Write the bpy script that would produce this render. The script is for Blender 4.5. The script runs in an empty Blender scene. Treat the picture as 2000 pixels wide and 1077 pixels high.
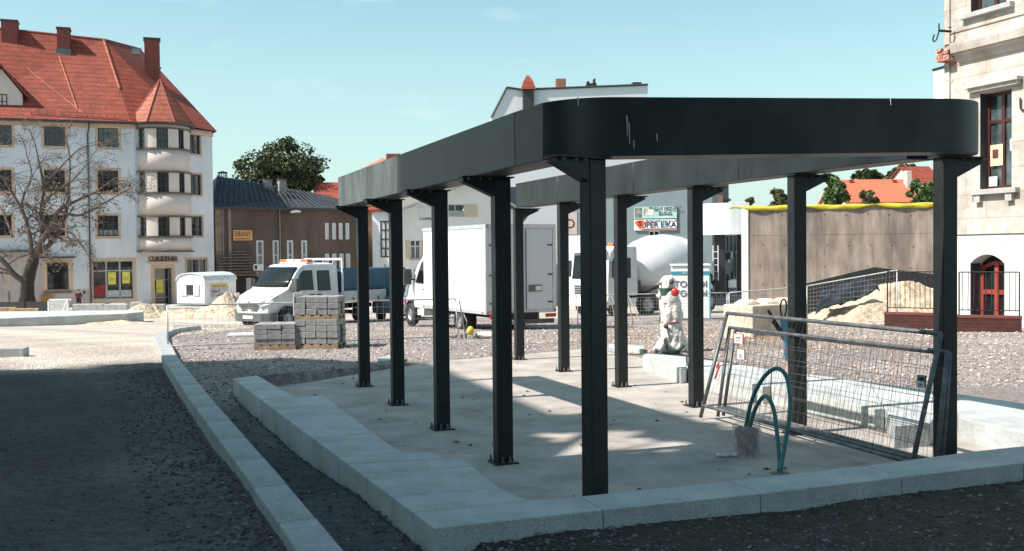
import bpy, bmesh, math, random
import numpy as np
from mathutils import Vector, Matrix
R = math.radians
random.seed(7)
S = bpy.context.scene
C = S.collection

# ------------------------------------------------------------------ camera, sky, sun, exposure
EYE = 1.75
F = 1950.0
PITCH = math.atan(46.5 / F)
ROLL = R(-0.58)
cam = bpy.data.objects.new('camera', bpy.data.cameras.new('camera'))
C.objects.link(cam)
cam.data.sensor_width = 36
cam.data.lens = F / 2000 * 36
cam.data.clip_start = 0.05
cam.data.clip_end = 3000
CR = (Matrix.Rotation(math.pi / 2 - PITCH, 4, 'X') @ Matrix.Rotation(ROLL, 4, 'Z'))
cam.matrix_world = Matrix.Translation((0, 0, EYE)) @ CR
S.camera = cam
SUN_EL = 47.5
SUN_TO = Vector((0.936, 0.351, 0)).normalized()      # the way the light travels on plan
w = bpy.data.worlds.new("World"); S.world = w; w.use_nodes = True
nt = w.node_tree; nt.nodes.clear()
sky = nt.nodes.new('ShaderNodeTexSky'); sky.sky_type = 'NISHITA'; sky.sun_disc = False
sky.sun_elevation = R(SUN_EL)
# the sun stands at -SUN_TO; sun_rotation is measured clockwise from +Y
sky.sun_rotation = math.atan2(-SUN_TO.x, -SUN_TO.y)
sky.air_density = 1.0; sky.dust_density = 1.0; sky.ozone_density = 1.0
tint = nt.nodes.new('ShaderNodeMix'); tint.data_type = 'RGBA'; tint.blend_type = 'MULTIPLY'
tint.inputs[0].default_value = 1.0
tint.inputs[7].default_value = (.96, 1.22, 1.0, 1)
# a few faint thin clouds
tc = nt.nodes.new('ShaderNodeTexCoord'); mp = nt.nodes.new('ShaderNodeMapping'); mp.inputs['Scale'].default_value = (3.0, 3.0, 14)
nz = nt.nodes.new('ShaderNodeTexNoise'); nz.inputs['Scale'].default_value = 3.2; nz.inputs['Detail'].default_value = 6
rp = nt.nodes.new('ShaderNodeValToRGB'); rp.color_ramp.elements[0].position = .60; rp.color_ramp.elements[1].position = .82
rp.color_ramp.elements[0].color = (0, 0, 0, 1); rp.color_ramp.elements[1].color = (.2, .2, .2, 1)
cl = nt.nodes.new('ShaderNodeMix'); cl.data_type = 'RGBA'; cl.inputs[7].default_value = (7.2, 8.0, 8.2, 1)
bg = nt.nodes.new('ShaderNodeBackground'); bg.inputs['Strength'].default_value = 0.11
out = nt.nodes.new('ShaderNodeOutputWorld')
L = nt.links.new
L(sky.outputs[0], tint.inputs[6]); L(tc.outputs['Generated'], mp.inputs[0]); L(mp.outputs[0], nz.inputs[0])
L(nz.outputs[0], rp.inputs[0]); L(rp.outputs[0], cl.inputs[0]); L(tint.outputs[2], cl.inputs[6])
sx_ = nt.nodes.new('ShaderNodeSeparateXYZ'); L(tc.outputs['Generated'], sx_.inputs[0])
hr_ = nt.nodes.new('ShaderNodeValToRGB'); hr_.color_ramp.elements[0].position = 0.0; hr_.color_ramp.elements[0].color = (.95, .95, .95, 1)
hr_.color_ramp.elements[1].position = .5; hr_.color_ramp.elements[1].color = (.0, .0, .0, 1)
q_ = hr_.color_ramp.elements.new(.10); q_.color = (.55, .55, .55, 1); q_ = hr_.color_ramp.elements.new(.24); q_.color = (.16, .16, .16, 1)
L(sx_.outputs[2], hr_.inputs[0])
hz = nt.nodes.new('ShaderNodeMix'); hz.data_type = 'RGBA'; hz.inputs[7].default_value = (3.9, 4.85, 4.95, 1)
L(hr_.outputs[0], hz.inputs[0]); L(cl.outputs[2], hz.inputs[6]); L(hz.outputs[2], bg.inputs[0]); L(bg.outputs[0], out.inputs[0])
sl = bpy.data.lights.new('sun', 'SUN'); sl.energy = 5.0; sl.angle = R(0.6); sl.color = (1.0, .93, .86)
so = bpy.data.objects.new('sun', sl); C.objects.link(so)
ldir = Vector((SUN_TO.x * math.cos(R(SUN_EL)), SUN_TO.y * math.cos(R(SUN_EL)), -math.sin(R(SUN_EL))))
so.rotation_euler = ldir.to_track_quat('-Z', 'Y').to_euler(); so.location = (-20, -8, 30)
S.view_settings.view_transform = 'Standard'; S.view_settings.look = 'None'
S.view_settings.exposure = 0.68; S.view_settings.gamma = 1; S.view_settings.use_curve_mapping = False

# ------------------------------------------------------------------ measuring helpers
def ray(px, py):
    d = CR.to_3x3() @ Vector(((px - 1000) / F, (538.5 - py) / F, -1))
    return d / d.y
def P(px, py, Y):                       # point seen at that pixel, Y metres ahead
    d = ray(px, py); return Vector((0, 0, EYE)) + d * Y
def PZ(px, py, Z):                      # point seen at that pixel on the level Z
    d = ray(px, py); return Vector((0, 0, EYE)) + d * ((Z - EYE) / d.z)
def interp(x, pts):
    if x <= pts[0][0]: return pts[0][1]
    for (a, b), (c, d) in zip(pts, pts[1:]):
        if x <= c: return b + (d - b) * (x - a) / (c - a)
    return pts[-1][1]
PROF = [(7.2, .08), (9.0, .0), (19, 0), (37, -.83), (73, -2.0), (110, -2.3)]
def G(x, y): return interp(y, PROF)
def PG(px, py):                         # point seen at that pixel on the ground
    d = ray(px, py); lo, hi = 2.0, 200.0
    for _ in range(50):
        m = (lo + hi) / 2
        if EYE + d.z * m > G(0, m): lo = m
        else: hi = m
    return Vector((0, 0, EYE)) + d * lo
def GP(px, Y):                          # on the ground under that pixel column, Y metres ahead
    p = P(px, 560, Y); return Vector((p.x, Y, G(p.x, Y)))

# ------------------------------------------------------------------ mesh helpers
class MB:
    def __init__(s): s.v = []; s.f = []; s.m = []; s.mi = 0
    def add(s, vs, fs):
        o = len(s.v); s.v += [tuple(v) for v in vs]
        for f in fs: s.f.append(tuple(i + o for i in f)); s.m.append(s.mi)
        return s
    def box(s, x0, x1, y0, y1, z0, z1, M=None):
        vs = [Vector((x, y, z)) for z in (z0, z1) for y in (y0, y1) for x in (x0, x1)]
        if M is not None: vs = [M @ v for v in vs]
        return s.add(vs, [(0, 2, 3, 1), (4, 5, 7, 6), (0, 1, 5, 4), (2, 6, 7, 3), (0, 4, 6, 2), (1, 3, 7, 5)])
    def prism(s, poly, z0, z1):             # poly: list of (x, y) or (x, y, ztop)
        n = len(poly)
        b = [(p[0], p[1], z0) for p in poly]; t = [(p[0], p[1], p[2] if len(p) > 2 else z1) for p in poly]
        area = sum(poly[i][0] * poly[(i + 1) % n][1] - poly[(i + 1) % n][0] * poly[i][1] for i in range(n))
        if area < 0: b.reverse(); t.reverse()
        fs = [tuple(range(n - 1, -1, -1)), tuple(range(n, 2 * n))]
        fs += [(i, (i + 1) % n, n + (i + 1) % n, n + i) for i in range(n)]
        return s.add(b + t, fs)
    def ext(s, poly, a0, a1, axis='y', f=None):    # side outline (a, z) extruded along an axis; f(z, side) narrows it
        n = len(poly); vs = []
        for sd in (a0, a1):
            for (a, z) in poly:
                e = sd * (f(a, z) if f else 1)
                vs.append((a, e, z) if axis == 'y' else (e, a, z))
        fs = [tuple(range(n - 1, -1, -1)), tuple(range(n, 2 * n))]
        fs += [(i, (i + 1) % n, n + (i + 1) % n, n + i) for i in range(n)]
        return s.add(vs, fs)
    def loft(s, rings, cap=True, close=True):
        n = len(rings[0]); o = len(s.v); fs = []
        vs = [v for r in rings for v in r]
        for k in range(len(rings) - 1):
            for i in range(n if close else n - 1):
                j = (i + 1) % n
                fs.append((k * n + i, k * n + j, (k + 1) * n + j, (k + 1) * n + i))
        if cap:
            fs.append(tuple(range(n - 1, -1, -1))); fs.append(tuple((len(rings) - 1) * n + i for i in range(n)))
        return s.add(vs, fs)
    def tube(s, pts, r, n=6, cap=True):
        pts = [Vector(p) for p in pts]; rings = []
        rr = r if isinstance(r, (list, tuple)) else [r] * len(pts)
        t0 = (pts[1] - pts[0]).normalized()
        u = t0.cross(Vector((0, 0, 1)) if abs(t0.z) < .9 else Vector((1, 0, 0))).normalized()
        for k, p in enumerate(pts):
            t = (pts[min(k + 1, len(pts) - 1)] - pts[max(k - 1, 0)])
            if t.length < 1e-9: t = t0
            t.normalize(); u = (u - t * u.dot(t)); 
            if u.length < 1e-6: u = t.orthogonal()
            u.normalize(); v = t.cross(u)
            rings.append([p + (u * math.cos(a) + v * math.sin(a)) * rr[k] for a in [2 * math.pi * i / n for i in range(n)]])
        return s.loft(rings, cap)
    def cyl(s, c, r, h, n=16, axis='z', r2=None):
        c = Vector(c); d = {'x': Vector((1, 0, 0)), 'y': Vector((0, 1, 0)), 'z': Vector((0, 0, 1))}[axis]
        return s.tube([c, c + d * h], [r, r if r2 is None else r2], n)
    def lathe(s, prof, n=20, c=(0, 0, 0), axis='z', a0=0, a1=2 * math.pi, cap=None):   # prof: (r, h)
        rings = []; c = Vector(c); full = abs(a1 - a0 - 2 * math.pi) < 1e-6
        for r, h in prof:
            ring = []
            for i in range(n if full else n + 1):
                a = a0 + (a1 - a0) * i / n
                if axis == 'z': ring.append(c + Vector((r * math.cos(a), r * math.sin(a), h)))
                elif axis == 'x': ring.append(c + Vector((h, r * math.cos(a), r * math.sin(a))))
                else: ring.append(c + Vector((r * math.sin(a), h, r * math.cos(a))))
            rings.append(ring)
        return s.loft(rings, full if cap is None else cap, full)
    def build(s, name, mat, parent=None, smooth=False, bevel=0, sub=0, seg=2, recalc=True):
        me = bpy.data.meshes.new(name); me.from_pydata(s.v, [], s.f)
        mats = mat if isinstance(mat, (list, tuple)) else [mat]
        for m in mats: me.materials.append(m)
        if len(mats) > 1: me.polygons.foreach_set('material_index', s.m)
        if recalc and len(s.f) < 60000:
            bm = bmesh.new(); bm.from_mesh(me); bmesh.ops.recalc_face_normals(bm, faces=bm.faces); bm.to_mesh(me); bm.free()
        if smooth:
            me.polygons.foreach_set('use_smooth', [True] * len(me.polygons))
            if smooth == 'auto': me.set_sharp_from_angle(angle=R(28))
        me.update()
        o = bpy.data.objects.new(name, me); C.objects.link(o)
        if parent is not None: o.parent = parent
        if bevel:
            b = o.modifiers.new('bevel', 'BEVEL'); b.width = bevel; b.segments = seg; b.limit_method = 'ANGLE'; b.angle_limit = R(35)
        if sub:
            b = o.modifiers.new('sub', 'SUBSURF'); b.levels = sub; b.render_levels = sub
        return o
def tag(o, label=None, cat=None, group=None, kind=None):
    if label: o['label'] = label
    if cat: o['category'] = cat
    if group: o['group'] = group
    if kind: o['kind'] = kind
    return o
def empty(name, loc, rz=0, label=None, cat=None, group=None):
    o = bpy.data.objects.new(name, None); C.objects.link(o); o.location = loc; o.rotation_euler = (0, 0, rz)
    o.empty_display_size = .2
    return tag(o, label, cat, group)
def copy_tree(o, parent=None):
    c = o.copy(); C.objects.link(c); c.parent = parent
    for ch in [k for k in o.children]: copy_tree(ch, c)
    return c
def text(name, s, size, mat, parent, loc, rot=(math.pi / 2, 0, 0), ext=.004, sx=1.0, align='CENTER', sp=1.0, off=0):
    cu = bpy.data.curves.new(name, 'FONT'); cu.body = s; cu.size = size; cu.extrude = ext; cu.align_x = align; cu.align_y = 'CENTER'
    cu.space_character = sp; cu.materials.append(mat); cu.resolution_u = 3; cu.offset = off
    t0 = bpy.data.objects.new(name + '_curve', cu); C.objects.link(t0)
    me = bpy.data.meshes.new_from_object(t0); bpy.data.objects.remove(t0); me.name = name
    o = bpy.data.objects.new(name, me); C.objects.link(o); o.parent = parent; o.location = loc; o.rotation_euler = rot; o.scale = (sx, 1, 1)
    return o
def fbm(x, y, seed=0, octv=4):
    v = 0; a = 1
    for k in range(octv):
        f = 2 ** k
        v = v + a * (np.sin(x * f * 1.3 + seed * 1.7 + k) * np.cos(y * f * 1.1 - seed * .9 + k * 2.1) + .5 * np.sin((x + y) * f * .77 + seed + k * 3.3))
        a *= .5
    return v * .5

# ------------------------------------------------------------------ materials
MATS = {}
def mk(name, col, rough=.6, metal=0, var=.12, scale=4, bump=.15, bscale=30, col2=None, thr=(.45, .62), spec=.5, dist=.01, coat=0, coord='Object', detail=6, stretch=(1, 1, 1)):
    if name in MATS: return MATS[name]
    m = bpy.data.materials.new(name); m.use_nodes = True; n = m.node_tree; b = n.nodes['Principled BSDF']; l = n.links.new
    b.inputs['Roughness'].default_value = rough; b.inputs['Metallic'].default_value = metal
    b.inputs['Specular IOR Level'].default_value = spec; b.inputs['Coat Weight'].default_value = coat
    t = n.nodes.new('ShaderNodeTexCoord'); mp = n.nodes.new('ShaderNodeMapping'); mp.inputs['Scale'].default_value = stretch
    l(t.outputs[coord], mp.inputs[0])
    nz = n.nodes.new('ShaderNodeTexNoise'); nz.inputs['Scale'].default_value = scale; nz.inputs['Detail'].default_value = detail; nz.inputs['Roughness'].default_value = .65
    l(mp.outputs[0], nz.inputs[0])
    r = n.nodes.new('ShaderNodeValToRGB')
    c = col
    if col2 is None:
        lo = tuple(max(0, k * (1 - var * 1.6)) for k in c) + (1,); hi = tuple(min(1, k * (1 + var)) for k in c) + (1,)
        r.color_ramp.elements[0].position = .3; r.color_ramp.elements[1].position = .7
    else:
        lo = tuple(c) + (1,); hi = tuple(col2) + (1,); r.color_ramp.elements[0].position, r.color_ramp.elements[1].position = thr
    r.color_ramp.elements[0].color = lo; r.color_ramp.elements[1].color = hi
    l(nz.outputs[0], r.inputs[0]); l(r.outputs[0], b.inputs['Base Color'])
    if bump:
        n2 = n.nodes.new('ShaderNodeTexNoise'); n2.inputs['Scale'].default_value = bscale; n2.inputs['Detail'].default_value = 4
        l(mp.outputs[0], n2.inputs[0]); bp = n.nodes.new('ShaderNodeBump'); bp.inputs['Strength'].default_value = bump; bp.inputs['Distance'].default_value = dist
        l(n2.outputs[0], bp.inputs['Height']); l(bp.outputs[0], b.inputs['Normal'])
    MATS[name] = m; m['n'] = 1
    return m
def nodes_of(m):
    n = m.node_tree; return n, n.nodes['Principled BSDF'], n.links.new
def concrete(name, col, pits=True):
    m = mk(name, col, .85, var=.22, scale=1.6, bump=0, detail=9)
    n, b, l = nodes_of(m)
    t = n.nodes.new('ShaderNodeTexCoord'); geo = n.nodes.new('ShaderNodeNewGeometry')
    nz = n.nodes.new('ShaderNodeTexNoise'); nz.inputs['Scale'].default_value = 95; nz.inputs['Detail'].default_value = 6; nz.inputs['Roughness'].default_value = .8; l(geo.outputs['Position'], nz.inputs[0])
    mx = n.nodes.new('ShaderNodeMix'); mx.data_type = 'RGBA'; mx.blend_type = 'MULTIPLY'
    rp = n.nodes.new('ShaderNodeValToRGB'); rp.color_ramp.elements[0].position = .3; rp.color_ramp.elements[1].position = .62
    rp.color_ramp.elements[0].color = (.42, .42, .42, 1) if pits else (.75, .75, .75, 1); rp.color_ramp.elements[1].color = (1.22, 1.22, 1.22, 1) if pits else (1.12, 1.12, 1.12, 1)
    l(nz.outputs[0], rp.inputs[0])
    src = b.inputs['Base Color'].links[0].from_socket
    mx.inputs[0].default_value = 1; l(src, mx.inputs[6]); l(rp.outputs[0], mx.inputs[7])
    # scattered small pits
    v2 = n.nodes.new('ShaderNodeTexVoronoi'); v2.inputs['Scale'].default_value = 24; l(geo.outputs['Position'], v2.inputs[0])
    r2 = n.nodes.new('ShaderNodeValToRGB'); r2.color_ramp.elements[0].position = .07; r2.color_ramp.elements[1].position = .14
    r2.color_ramp.elements[0].color = (.35, .35, .35, 1); r2.color_ramp.elements[1].color = (1, 1, 1, 1); l(v2.outputs['Distance'], r2.inputs[0])
    mx2 = n.nodes.new('ShaderNodeMix'); mx2.data_type = 'RGBA'; mx2.blend_type = 'MULTIPLY'; mx2.inputs[0].default_value = .8 if pits else 0
    l(mx.outputs[2], mx2.inputs[6]); l(r2.outputs[0], mx2.inputs[7]); l(mx2.outputs[2], b.inputs['Base Color'])
    bp = n.nodes.new('ShaderNodeBump'); bp.inputs['Strength'].default_value = .35; bp.inputs['Distance'].default_value = .004
    l(nz.outputs[0], bp.inputs['Height']); l(bp.outputs[0], b.inputs['Normal'])
    return m
def tiles(name, col, k=3.4, strength=.8, axis='Z'):
    m = mk(name, col, .75, var=.22, scale=1.3, bump=0)
    n, b, l = nodes_of(m)
    t = n.nodes.new('ShaderNodeTexCoord'); sp = n.nodes.new('ShaderNodeSeparateXYZ'); l(t.outputs['Object'], sp.inputs[0])
    mu = n.nodes.new('ShaderNodeMath'); mu.operation = 'MULTIPLY'; mu.inputs[1].default_value = k; l(sp.outputs[axis], mu.inputs[0])
    fr = n.nodes.new('ShaderNodeMath'); fr.operation = 'FRACT'; l(mu.outputs[0], fr.inputs[0])
    rp = n.nodes.new('ShaderNodeValToRGB'); rp.color_ramp.elements[0].position = .0; rp.color_ramp.elements[0].color = (.45, .42, .42, 1)
    rp.color_ramp.elements[1].position = .35; rp.color_ramp.elements[1].color = (1, 1, 1, 1); l(fr.outputs[0], rp.inputs[0])
    fl = n.nodes.new('ShaderNodeTexBrick'); 
    mx = n.nodes.new('ShaderNodeMix'); mx.data_type = 'RGBA'; mx.blend_type = 'MULTIPLY'; mx.inputs[0].default_value = strength
    src = b.inputs['Base Color'].links[0].from_socket
    l(src, mx.inputs[6]); l(rp.outputs[0], mx.inputs[7])
    nz = n.nodes.new('ShaderNodeTexNoise'); nz.inputs['Scale'].default_value = 9; l(t.outputs['Object'], nz.inputs[0])
    r3 = n.nodes.new('ShaderNodeValToRGB'); r3.color_ramp.elements[0].position = .35; r3.color_ramp.elements[1].position = .65
    r3.color_ramp.elements[0].color = (.68, .62, .62, 1); r3.color_ramp.elements[1].color = (1.1, 1.1, 1.1, 1); l(nz.outputs[0], r3.inputs[0])
    m2 = n.nodes.new('ShaderNodeMix'); m2.data_type = 'RGBA'; m2.blend_type = 'MULTIPLY'; m2.inputs[0].default_value = 1
    l(mx.outputs[2], m2.inputs[6]); l(r3.outputs[0], m2.inputs[7]); l(m2.outputs[2], b.inputs['Base Color'])
    bp = n.nodes.new('ShaderNodeBump'); bp.inputs['Strength'].default_value = .6; bp.inputs['Distance'].default_value = .06
    l(fr.outputs[0], bp.inputs['Height']); l(bp.outputs[0], b.inputs['Normal'])
    nodes_del = fl; n.nodes.remove(nodes_del)
    return m
M_CONC = concrete('kerb_concrete', (.52, .54, .53))
M_CONC_D = concrete('street_kerb_concrete', (.42, .44, .435))
M_STEEL = mk('dark_green_steel_paint', (.015, .021, .023), .48, var=.5, scale=2.5, bump=.25, bscale=3.5, dist=.003, spec=.5, stretch=(1, 1, .6))
M_STEEL_P = mk('dark_steel_post_paint', (.012, .016, .017), .5, var=.4, scale=6, bump=.15, bscale=8, dist=.002)
M_GALV = mk('galvanised_tube', (.17, .18, .185), .5, .5, var=.35, scale=9, bump=.1)
M_GALV_L = mk('sunlit_galvanised_tube', (.50, .50, .50), .5, .3, var=.2, scale=6)  # lighter copy of the galvanising for fences standing in the sun
M_WIRE_L = mk('sunlit_galvanised_wire', (.42, .42, .42), .6, .2, var=.2)  # lighter wire copy, the sun's brightness put into its colour
M_WIRE = mk('galvanised_wire', (.12, .12, .12), .6, .3, var=.2)
M_GLASS = mk('window_glass', (.018, .021, .025), .06, var=.4, scale=.7, bump=.2, bscale=1.2, dist=.02, spec=.8)
M_GLASSV = mk('vehicle_glass', (.008, .010, .010), .12, var=.5, scale=2, bump=0, spec=.45)
M_BLACK = mk('black_rubber', (.018, .018, .019), .75, var=.2)
M_DARK = mk('dark_void', (.03, .028, .027), .9, var=.3)
M_WHITEP = mk('white_vehicle_paint', (.70, .71, .71), .28, var=.10, scale=1.1, bump=0, coat=.3)
M_BOXW = mk('white_box_panel', (.80, .81, .82), .45, var=.03, scale=.8, bump=.03, bscale=.6)
M_GREYP = mk('grey_plastic', (.07, .072, .075), .55, var=.15)
M_CHROME = mk('chrome', (.6, .6, .6), .2, .9, var=.05, bump=0)
M_RED = mk('red_plastic', (.55, .03, .03), .35, var=.1)
M_ORANGE = mk('orange_lens', (.75, .17, .04), .3, var=.1, bump=0)
M_YELLOW = mk('yellow_plastic', (.62, .48, .06), .5, var=.12)
M_WHITE = mk('white_paint', (.72, .72, .71), .6, var=.05)
M_BROWNW = mk('red_brown_window_wood', (.065, .016, .012), .45, var=.2, scale=6)
M_PEACH = mk('peach_render_trim', (.52, .38, .28), .85, var=.08)
M_INK = mk('dark_lettering', (.03, .03, .035), .6, var=.1, bump=0)
M_BLUE = mk('blue_steel_sheet', (.02, .10, .17), .5, var=.2, scale=2)
# ------------------------------------------------------------------ ground
HK = 0.2                                                  # top of the coping above the floor screed
def XY(p): return (p.x, p.y)
def pin(poly, x, y):
    ins = np.zeros(x.shape, bool); n = len(poly)
    for i in range(n):
        x1, y1 = poly[i]; x2, y2 = poly[(i + 1) % n]
        if y1 == y2: continue
        c = ((y1 > y) != (y2 > y)) & (x < (x2 - x1) * (y - y1) / (y2 - y1) + x1)
        ins ^= c
    return ins
co_out = [XY(PZ(455, 740, HK)), XY(PZ(847, 1032, HK)), XY(PZ(1179, 996, HK)), XY(PZ(1487, 964, HK)), XY(PZ(1762, 931.5, HK)), XY(PZ(2000, 904, HK))]
fd = (Vector(co_out[5]) - Vector(co_out[4])).normalized()
co_end = tuple(Vector(co_out[5]) + fd * 1.6)
right_out = [XY(PZ(1340, 697, HK)), XY(PZ(1508, 721.5, HK)), XY(PZ(1816, 762, HK)), XY(PZ(2000, 788, HK))]
rd = (Vector(right_out[3]) - Vector(right_out[2])).normalized()
ro_end = tuple(Vector(right_out[3]) + rd * 1.9)
slab_poly = [co_out[0], co_out[1], co_end, ro_end, right_out[2], right_out[1], right_out[0], XY(PZ(1150, 680, .0)), XY(PZ(845, 707, 0)), XY(PZ(520, 733, 0))]
# the street kerb's centre line
KT = .12
kc = [XY((PZ(a, b, KT) + PZ(c, d, KT)) / 2) for (a, b, c, d) in
      [(672, 1077, 581, 1077), (585.7, 977.7, 525, 990), (506.5, 886, 455, 893), (410.5, 778, 376, 786), (343, 699, 325, 704)]]
d0 = (Vector(kc[0]) - Vector(kc[1])).normalized()
kc = [tuple(Vector(kc[0]) + d0 * 2.6)] + kc + [XY(PG(314, 674)), XY(PG(316, 660)), XY(PG(334, 652)), XY(PG(366, 646)), XY(PG(451, 639)), XY(PG(560, 633))]
kerb_side = lambda y: np.interp(y, [p[1] for p in kc[:8]], [p[0] for p in kc[:8]])
def ground_z(x, y):
    z = np.interp(y, [p[0] for p in PROF], [p[1] for p in PROF])
    near = np.clip((34 - y) / 20, 0.15, 1)
    z = z + near * (.022 * fbm(x * 1.1, y * 1.1, 1, 4) + .010 * fbm(x * 6, y * 6, 5, 3))
    ins = pin(slab_poly, x, y)
    z = np.where(ins, -.14, z)
    kx = kerb_side(y)
    tr = np.clip((x - kx) / .3, 0, 1) * np.clip((12.5 - y) / 2, 0, 1) * (x < -.2 - (y - 5.6) * .44)
    z = z - tr * (.05 + .03 * fbm(x * 2, y * 2, 9, 3))
    lane = (x < kx - .1) & (y < 16)
    z = z - lane * (.04 + .03 * np.exp(-((x - kx + 1.0) / .5) ** 2))
    return z
def make_ground():
    ys = np.concatenate([np.linspace(-25, 2.5, 20), np.geomspace(3, 40, 330), np.geomspace(41, 1500, 60)])
    s = np.concatenate([np.linspace(-2.2, -.62, 14)[:-1], np.linspace(-.62, .66, 420), np.linspace(.66, 2.2, 14)[1:]])
    yy, ss = np.meshgrid(ys, s, indexing='ij')
    eff = np.maximum(yy, 0) + 3 + np.where(yy < 3, 12, 0) * np.clip((3 - yy) / 6, 0, 1)
    xx = ss * eff
    zz = ground_z(xx, yy)
    n, m = xx.shape
    vs = np.stack([xx, yy, zz], -1).reshape(-1, 3)
    idx = np.arange(n * m).reshape(n, m)
    fs = np.stack([idx[:-1, :-1], idx[:-1, 1:], idx[1:, 1:], idx[1:, :-1]], -1).reshape(-1, 4)
    me = bpy.data.meshes.new('ground'); me.from_pydata(vs.tolist(), [], fs.tolist())
    # ground colours: lane dark near and pale farther on, sand, gravel, bare earth
    x, y = xx.ravel(), yy.ravel()
    kx = kerb_side(y); nb = .9 * fbm(x * .9, y * .9, 3, 5)
    def sm(a, b, t): t = np.clip((t - a) / (b - a), 0, 1); return t * t * (3 - 2 * t)
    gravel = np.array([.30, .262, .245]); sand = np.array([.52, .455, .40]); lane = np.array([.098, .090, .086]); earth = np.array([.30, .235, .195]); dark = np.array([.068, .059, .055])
    col = np.tile(gravel, (len(x), 1))
    def mix(c, wgt):
        nonlocal col; col = col * (1 - wgt[:, None]) + c * wgt[:, None]
    mix(earth, sm(.3, 1.2, x - .5) * sm(-.4, .9, y - 16.5 + nb) * sm(1, -1, y - 27 + nb) * sm(8.5, 7.0, x + nb * .4) * .8)
    mix(sand, sm(-1, 2, y - 40 + nb * 3) * .8)
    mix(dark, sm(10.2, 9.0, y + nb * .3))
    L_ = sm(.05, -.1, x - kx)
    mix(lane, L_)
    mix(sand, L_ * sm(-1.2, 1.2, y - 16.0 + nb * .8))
    # paler dusty wheel tracks in the lane
    mix(np.array([.19, .175, .165]), L_ * sm(17, 14, y) * np.exp(-((x + 2.2 + .22 * (y - 6) + .25 * nb) / .75) ** 2) * (.6 + .3 * nb).clip(0, 1))
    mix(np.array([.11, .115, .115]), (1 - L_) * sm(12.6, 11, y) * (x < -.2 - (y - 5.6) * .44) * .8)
    col *= (1 + .26 * fbm(x * 1.3, y * 1.3, 12, 6))[:, None]
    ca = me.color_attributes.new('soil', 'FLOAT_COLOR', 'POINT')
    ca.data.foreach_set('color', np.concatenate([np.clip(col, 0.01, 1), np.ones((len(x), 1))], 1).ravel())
    me.polygons.foreach_set('use_smooth', [True] * len(me.polygons))
    m = bpy.data.materials.new('ground_soil'); m.use_nodes = True; nt = m.node_tree; b = nt.nodes['Principled BSDF']; l = nt.links.new
    b.inputs['Roughness'].default_value = .95; b.inputs['Specular IOR Level'].default_value = .2
    at = nt.nodes.new('ShaderNodeAttribute'); at.attribute_name = 'soil'
    g = nt.nodes.new('ShaderNodeNewGeometry')
    v = nt.nodes.new('ShaderNodeTexVoronoi'); v.inputs['Scale'].default_value = 26; l(g.outputs['Position'], v.inputs[0])
    v2 = nt.nodes.new('ShaderNodeTexVoronoi'); v2.inputs['Scale'].default_value = 70; l(g.outputs['Position'], v2.inputs[0])
    nz = nt.nodes.new('ShaderNodeTexNoise'); nz.inputs['Scale'].default_value = 9; nz.inputs['Detail'].default_value = 8; nz.inputs['Roughness'].default_value = .75; l(g.outputs['Position'], nz.inputs[0])
    r1 = nt.nodes.new('ShaderNodeValToRGB'); r1.color_ramp.elements[0].color = (.55, .55, .55, 1); r1.color_ramp.elements[1].color = (1.42, 1.42, 1.40, 1)
    r1.color_ramp.elements[0].position = .3; r1.color_ramp.elements[1].position = .72; l(nz.outputs[0], r1.inputs[0])
    r2 = nt.nodes.new('ShaderNodeValToRGB'); r2.color_ramp.elements[0].color = (.55, .55, .55, 1); r2.color_ramp.elements[1].color = (1.5, 1.5, 1.5, 1); l(v2.outputs['Color'], r2.inputs[0])
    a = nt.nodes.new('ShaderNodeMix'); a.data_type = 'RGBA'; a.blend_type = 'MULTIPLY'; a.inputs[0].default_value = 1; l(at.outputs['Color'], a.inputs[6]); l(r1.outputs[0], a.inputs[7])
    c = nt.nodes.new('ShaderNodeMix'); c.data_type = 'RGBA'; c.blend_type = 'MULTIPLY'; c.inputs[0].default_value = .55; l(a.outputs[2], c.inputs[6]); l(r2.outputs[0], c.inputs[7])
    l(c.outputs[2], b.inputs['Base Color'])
    add = nt.nodes.new('ShaderNodeMath'); add.operation = 'MULTIPLY_ADD'; add.inputs[1].default_value = .35; l(v2.outputs['Distance'], add.inputs[0]); l(v.outputs['Distance'], add.inputs[2])
    ad2 = nt.nodes.new('ShaderNodeMath'); ad2.operation = 'MULTIPLY_ADD'; ad2.inputs[1].default_value = 1.2; l(nz.outputs[0], ad2.inputs[0]); l(add.outputs[0], ad2.inputs[2])
    bp = nt.nodes.new('ShaderNodeBump'); bp.inputs['Strength'].default_value = .7; bp.inputs['Distance'].default_value = .035; l(ad2.outputs[0], bp.inputs['Height']); l(bp.outputs[0], b.inputs['Normal'])
    me.materials.append(m); m['n'] = 1
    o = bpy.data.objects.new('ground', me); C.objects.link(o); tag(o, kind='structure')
    return o
make_ground()

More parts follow.
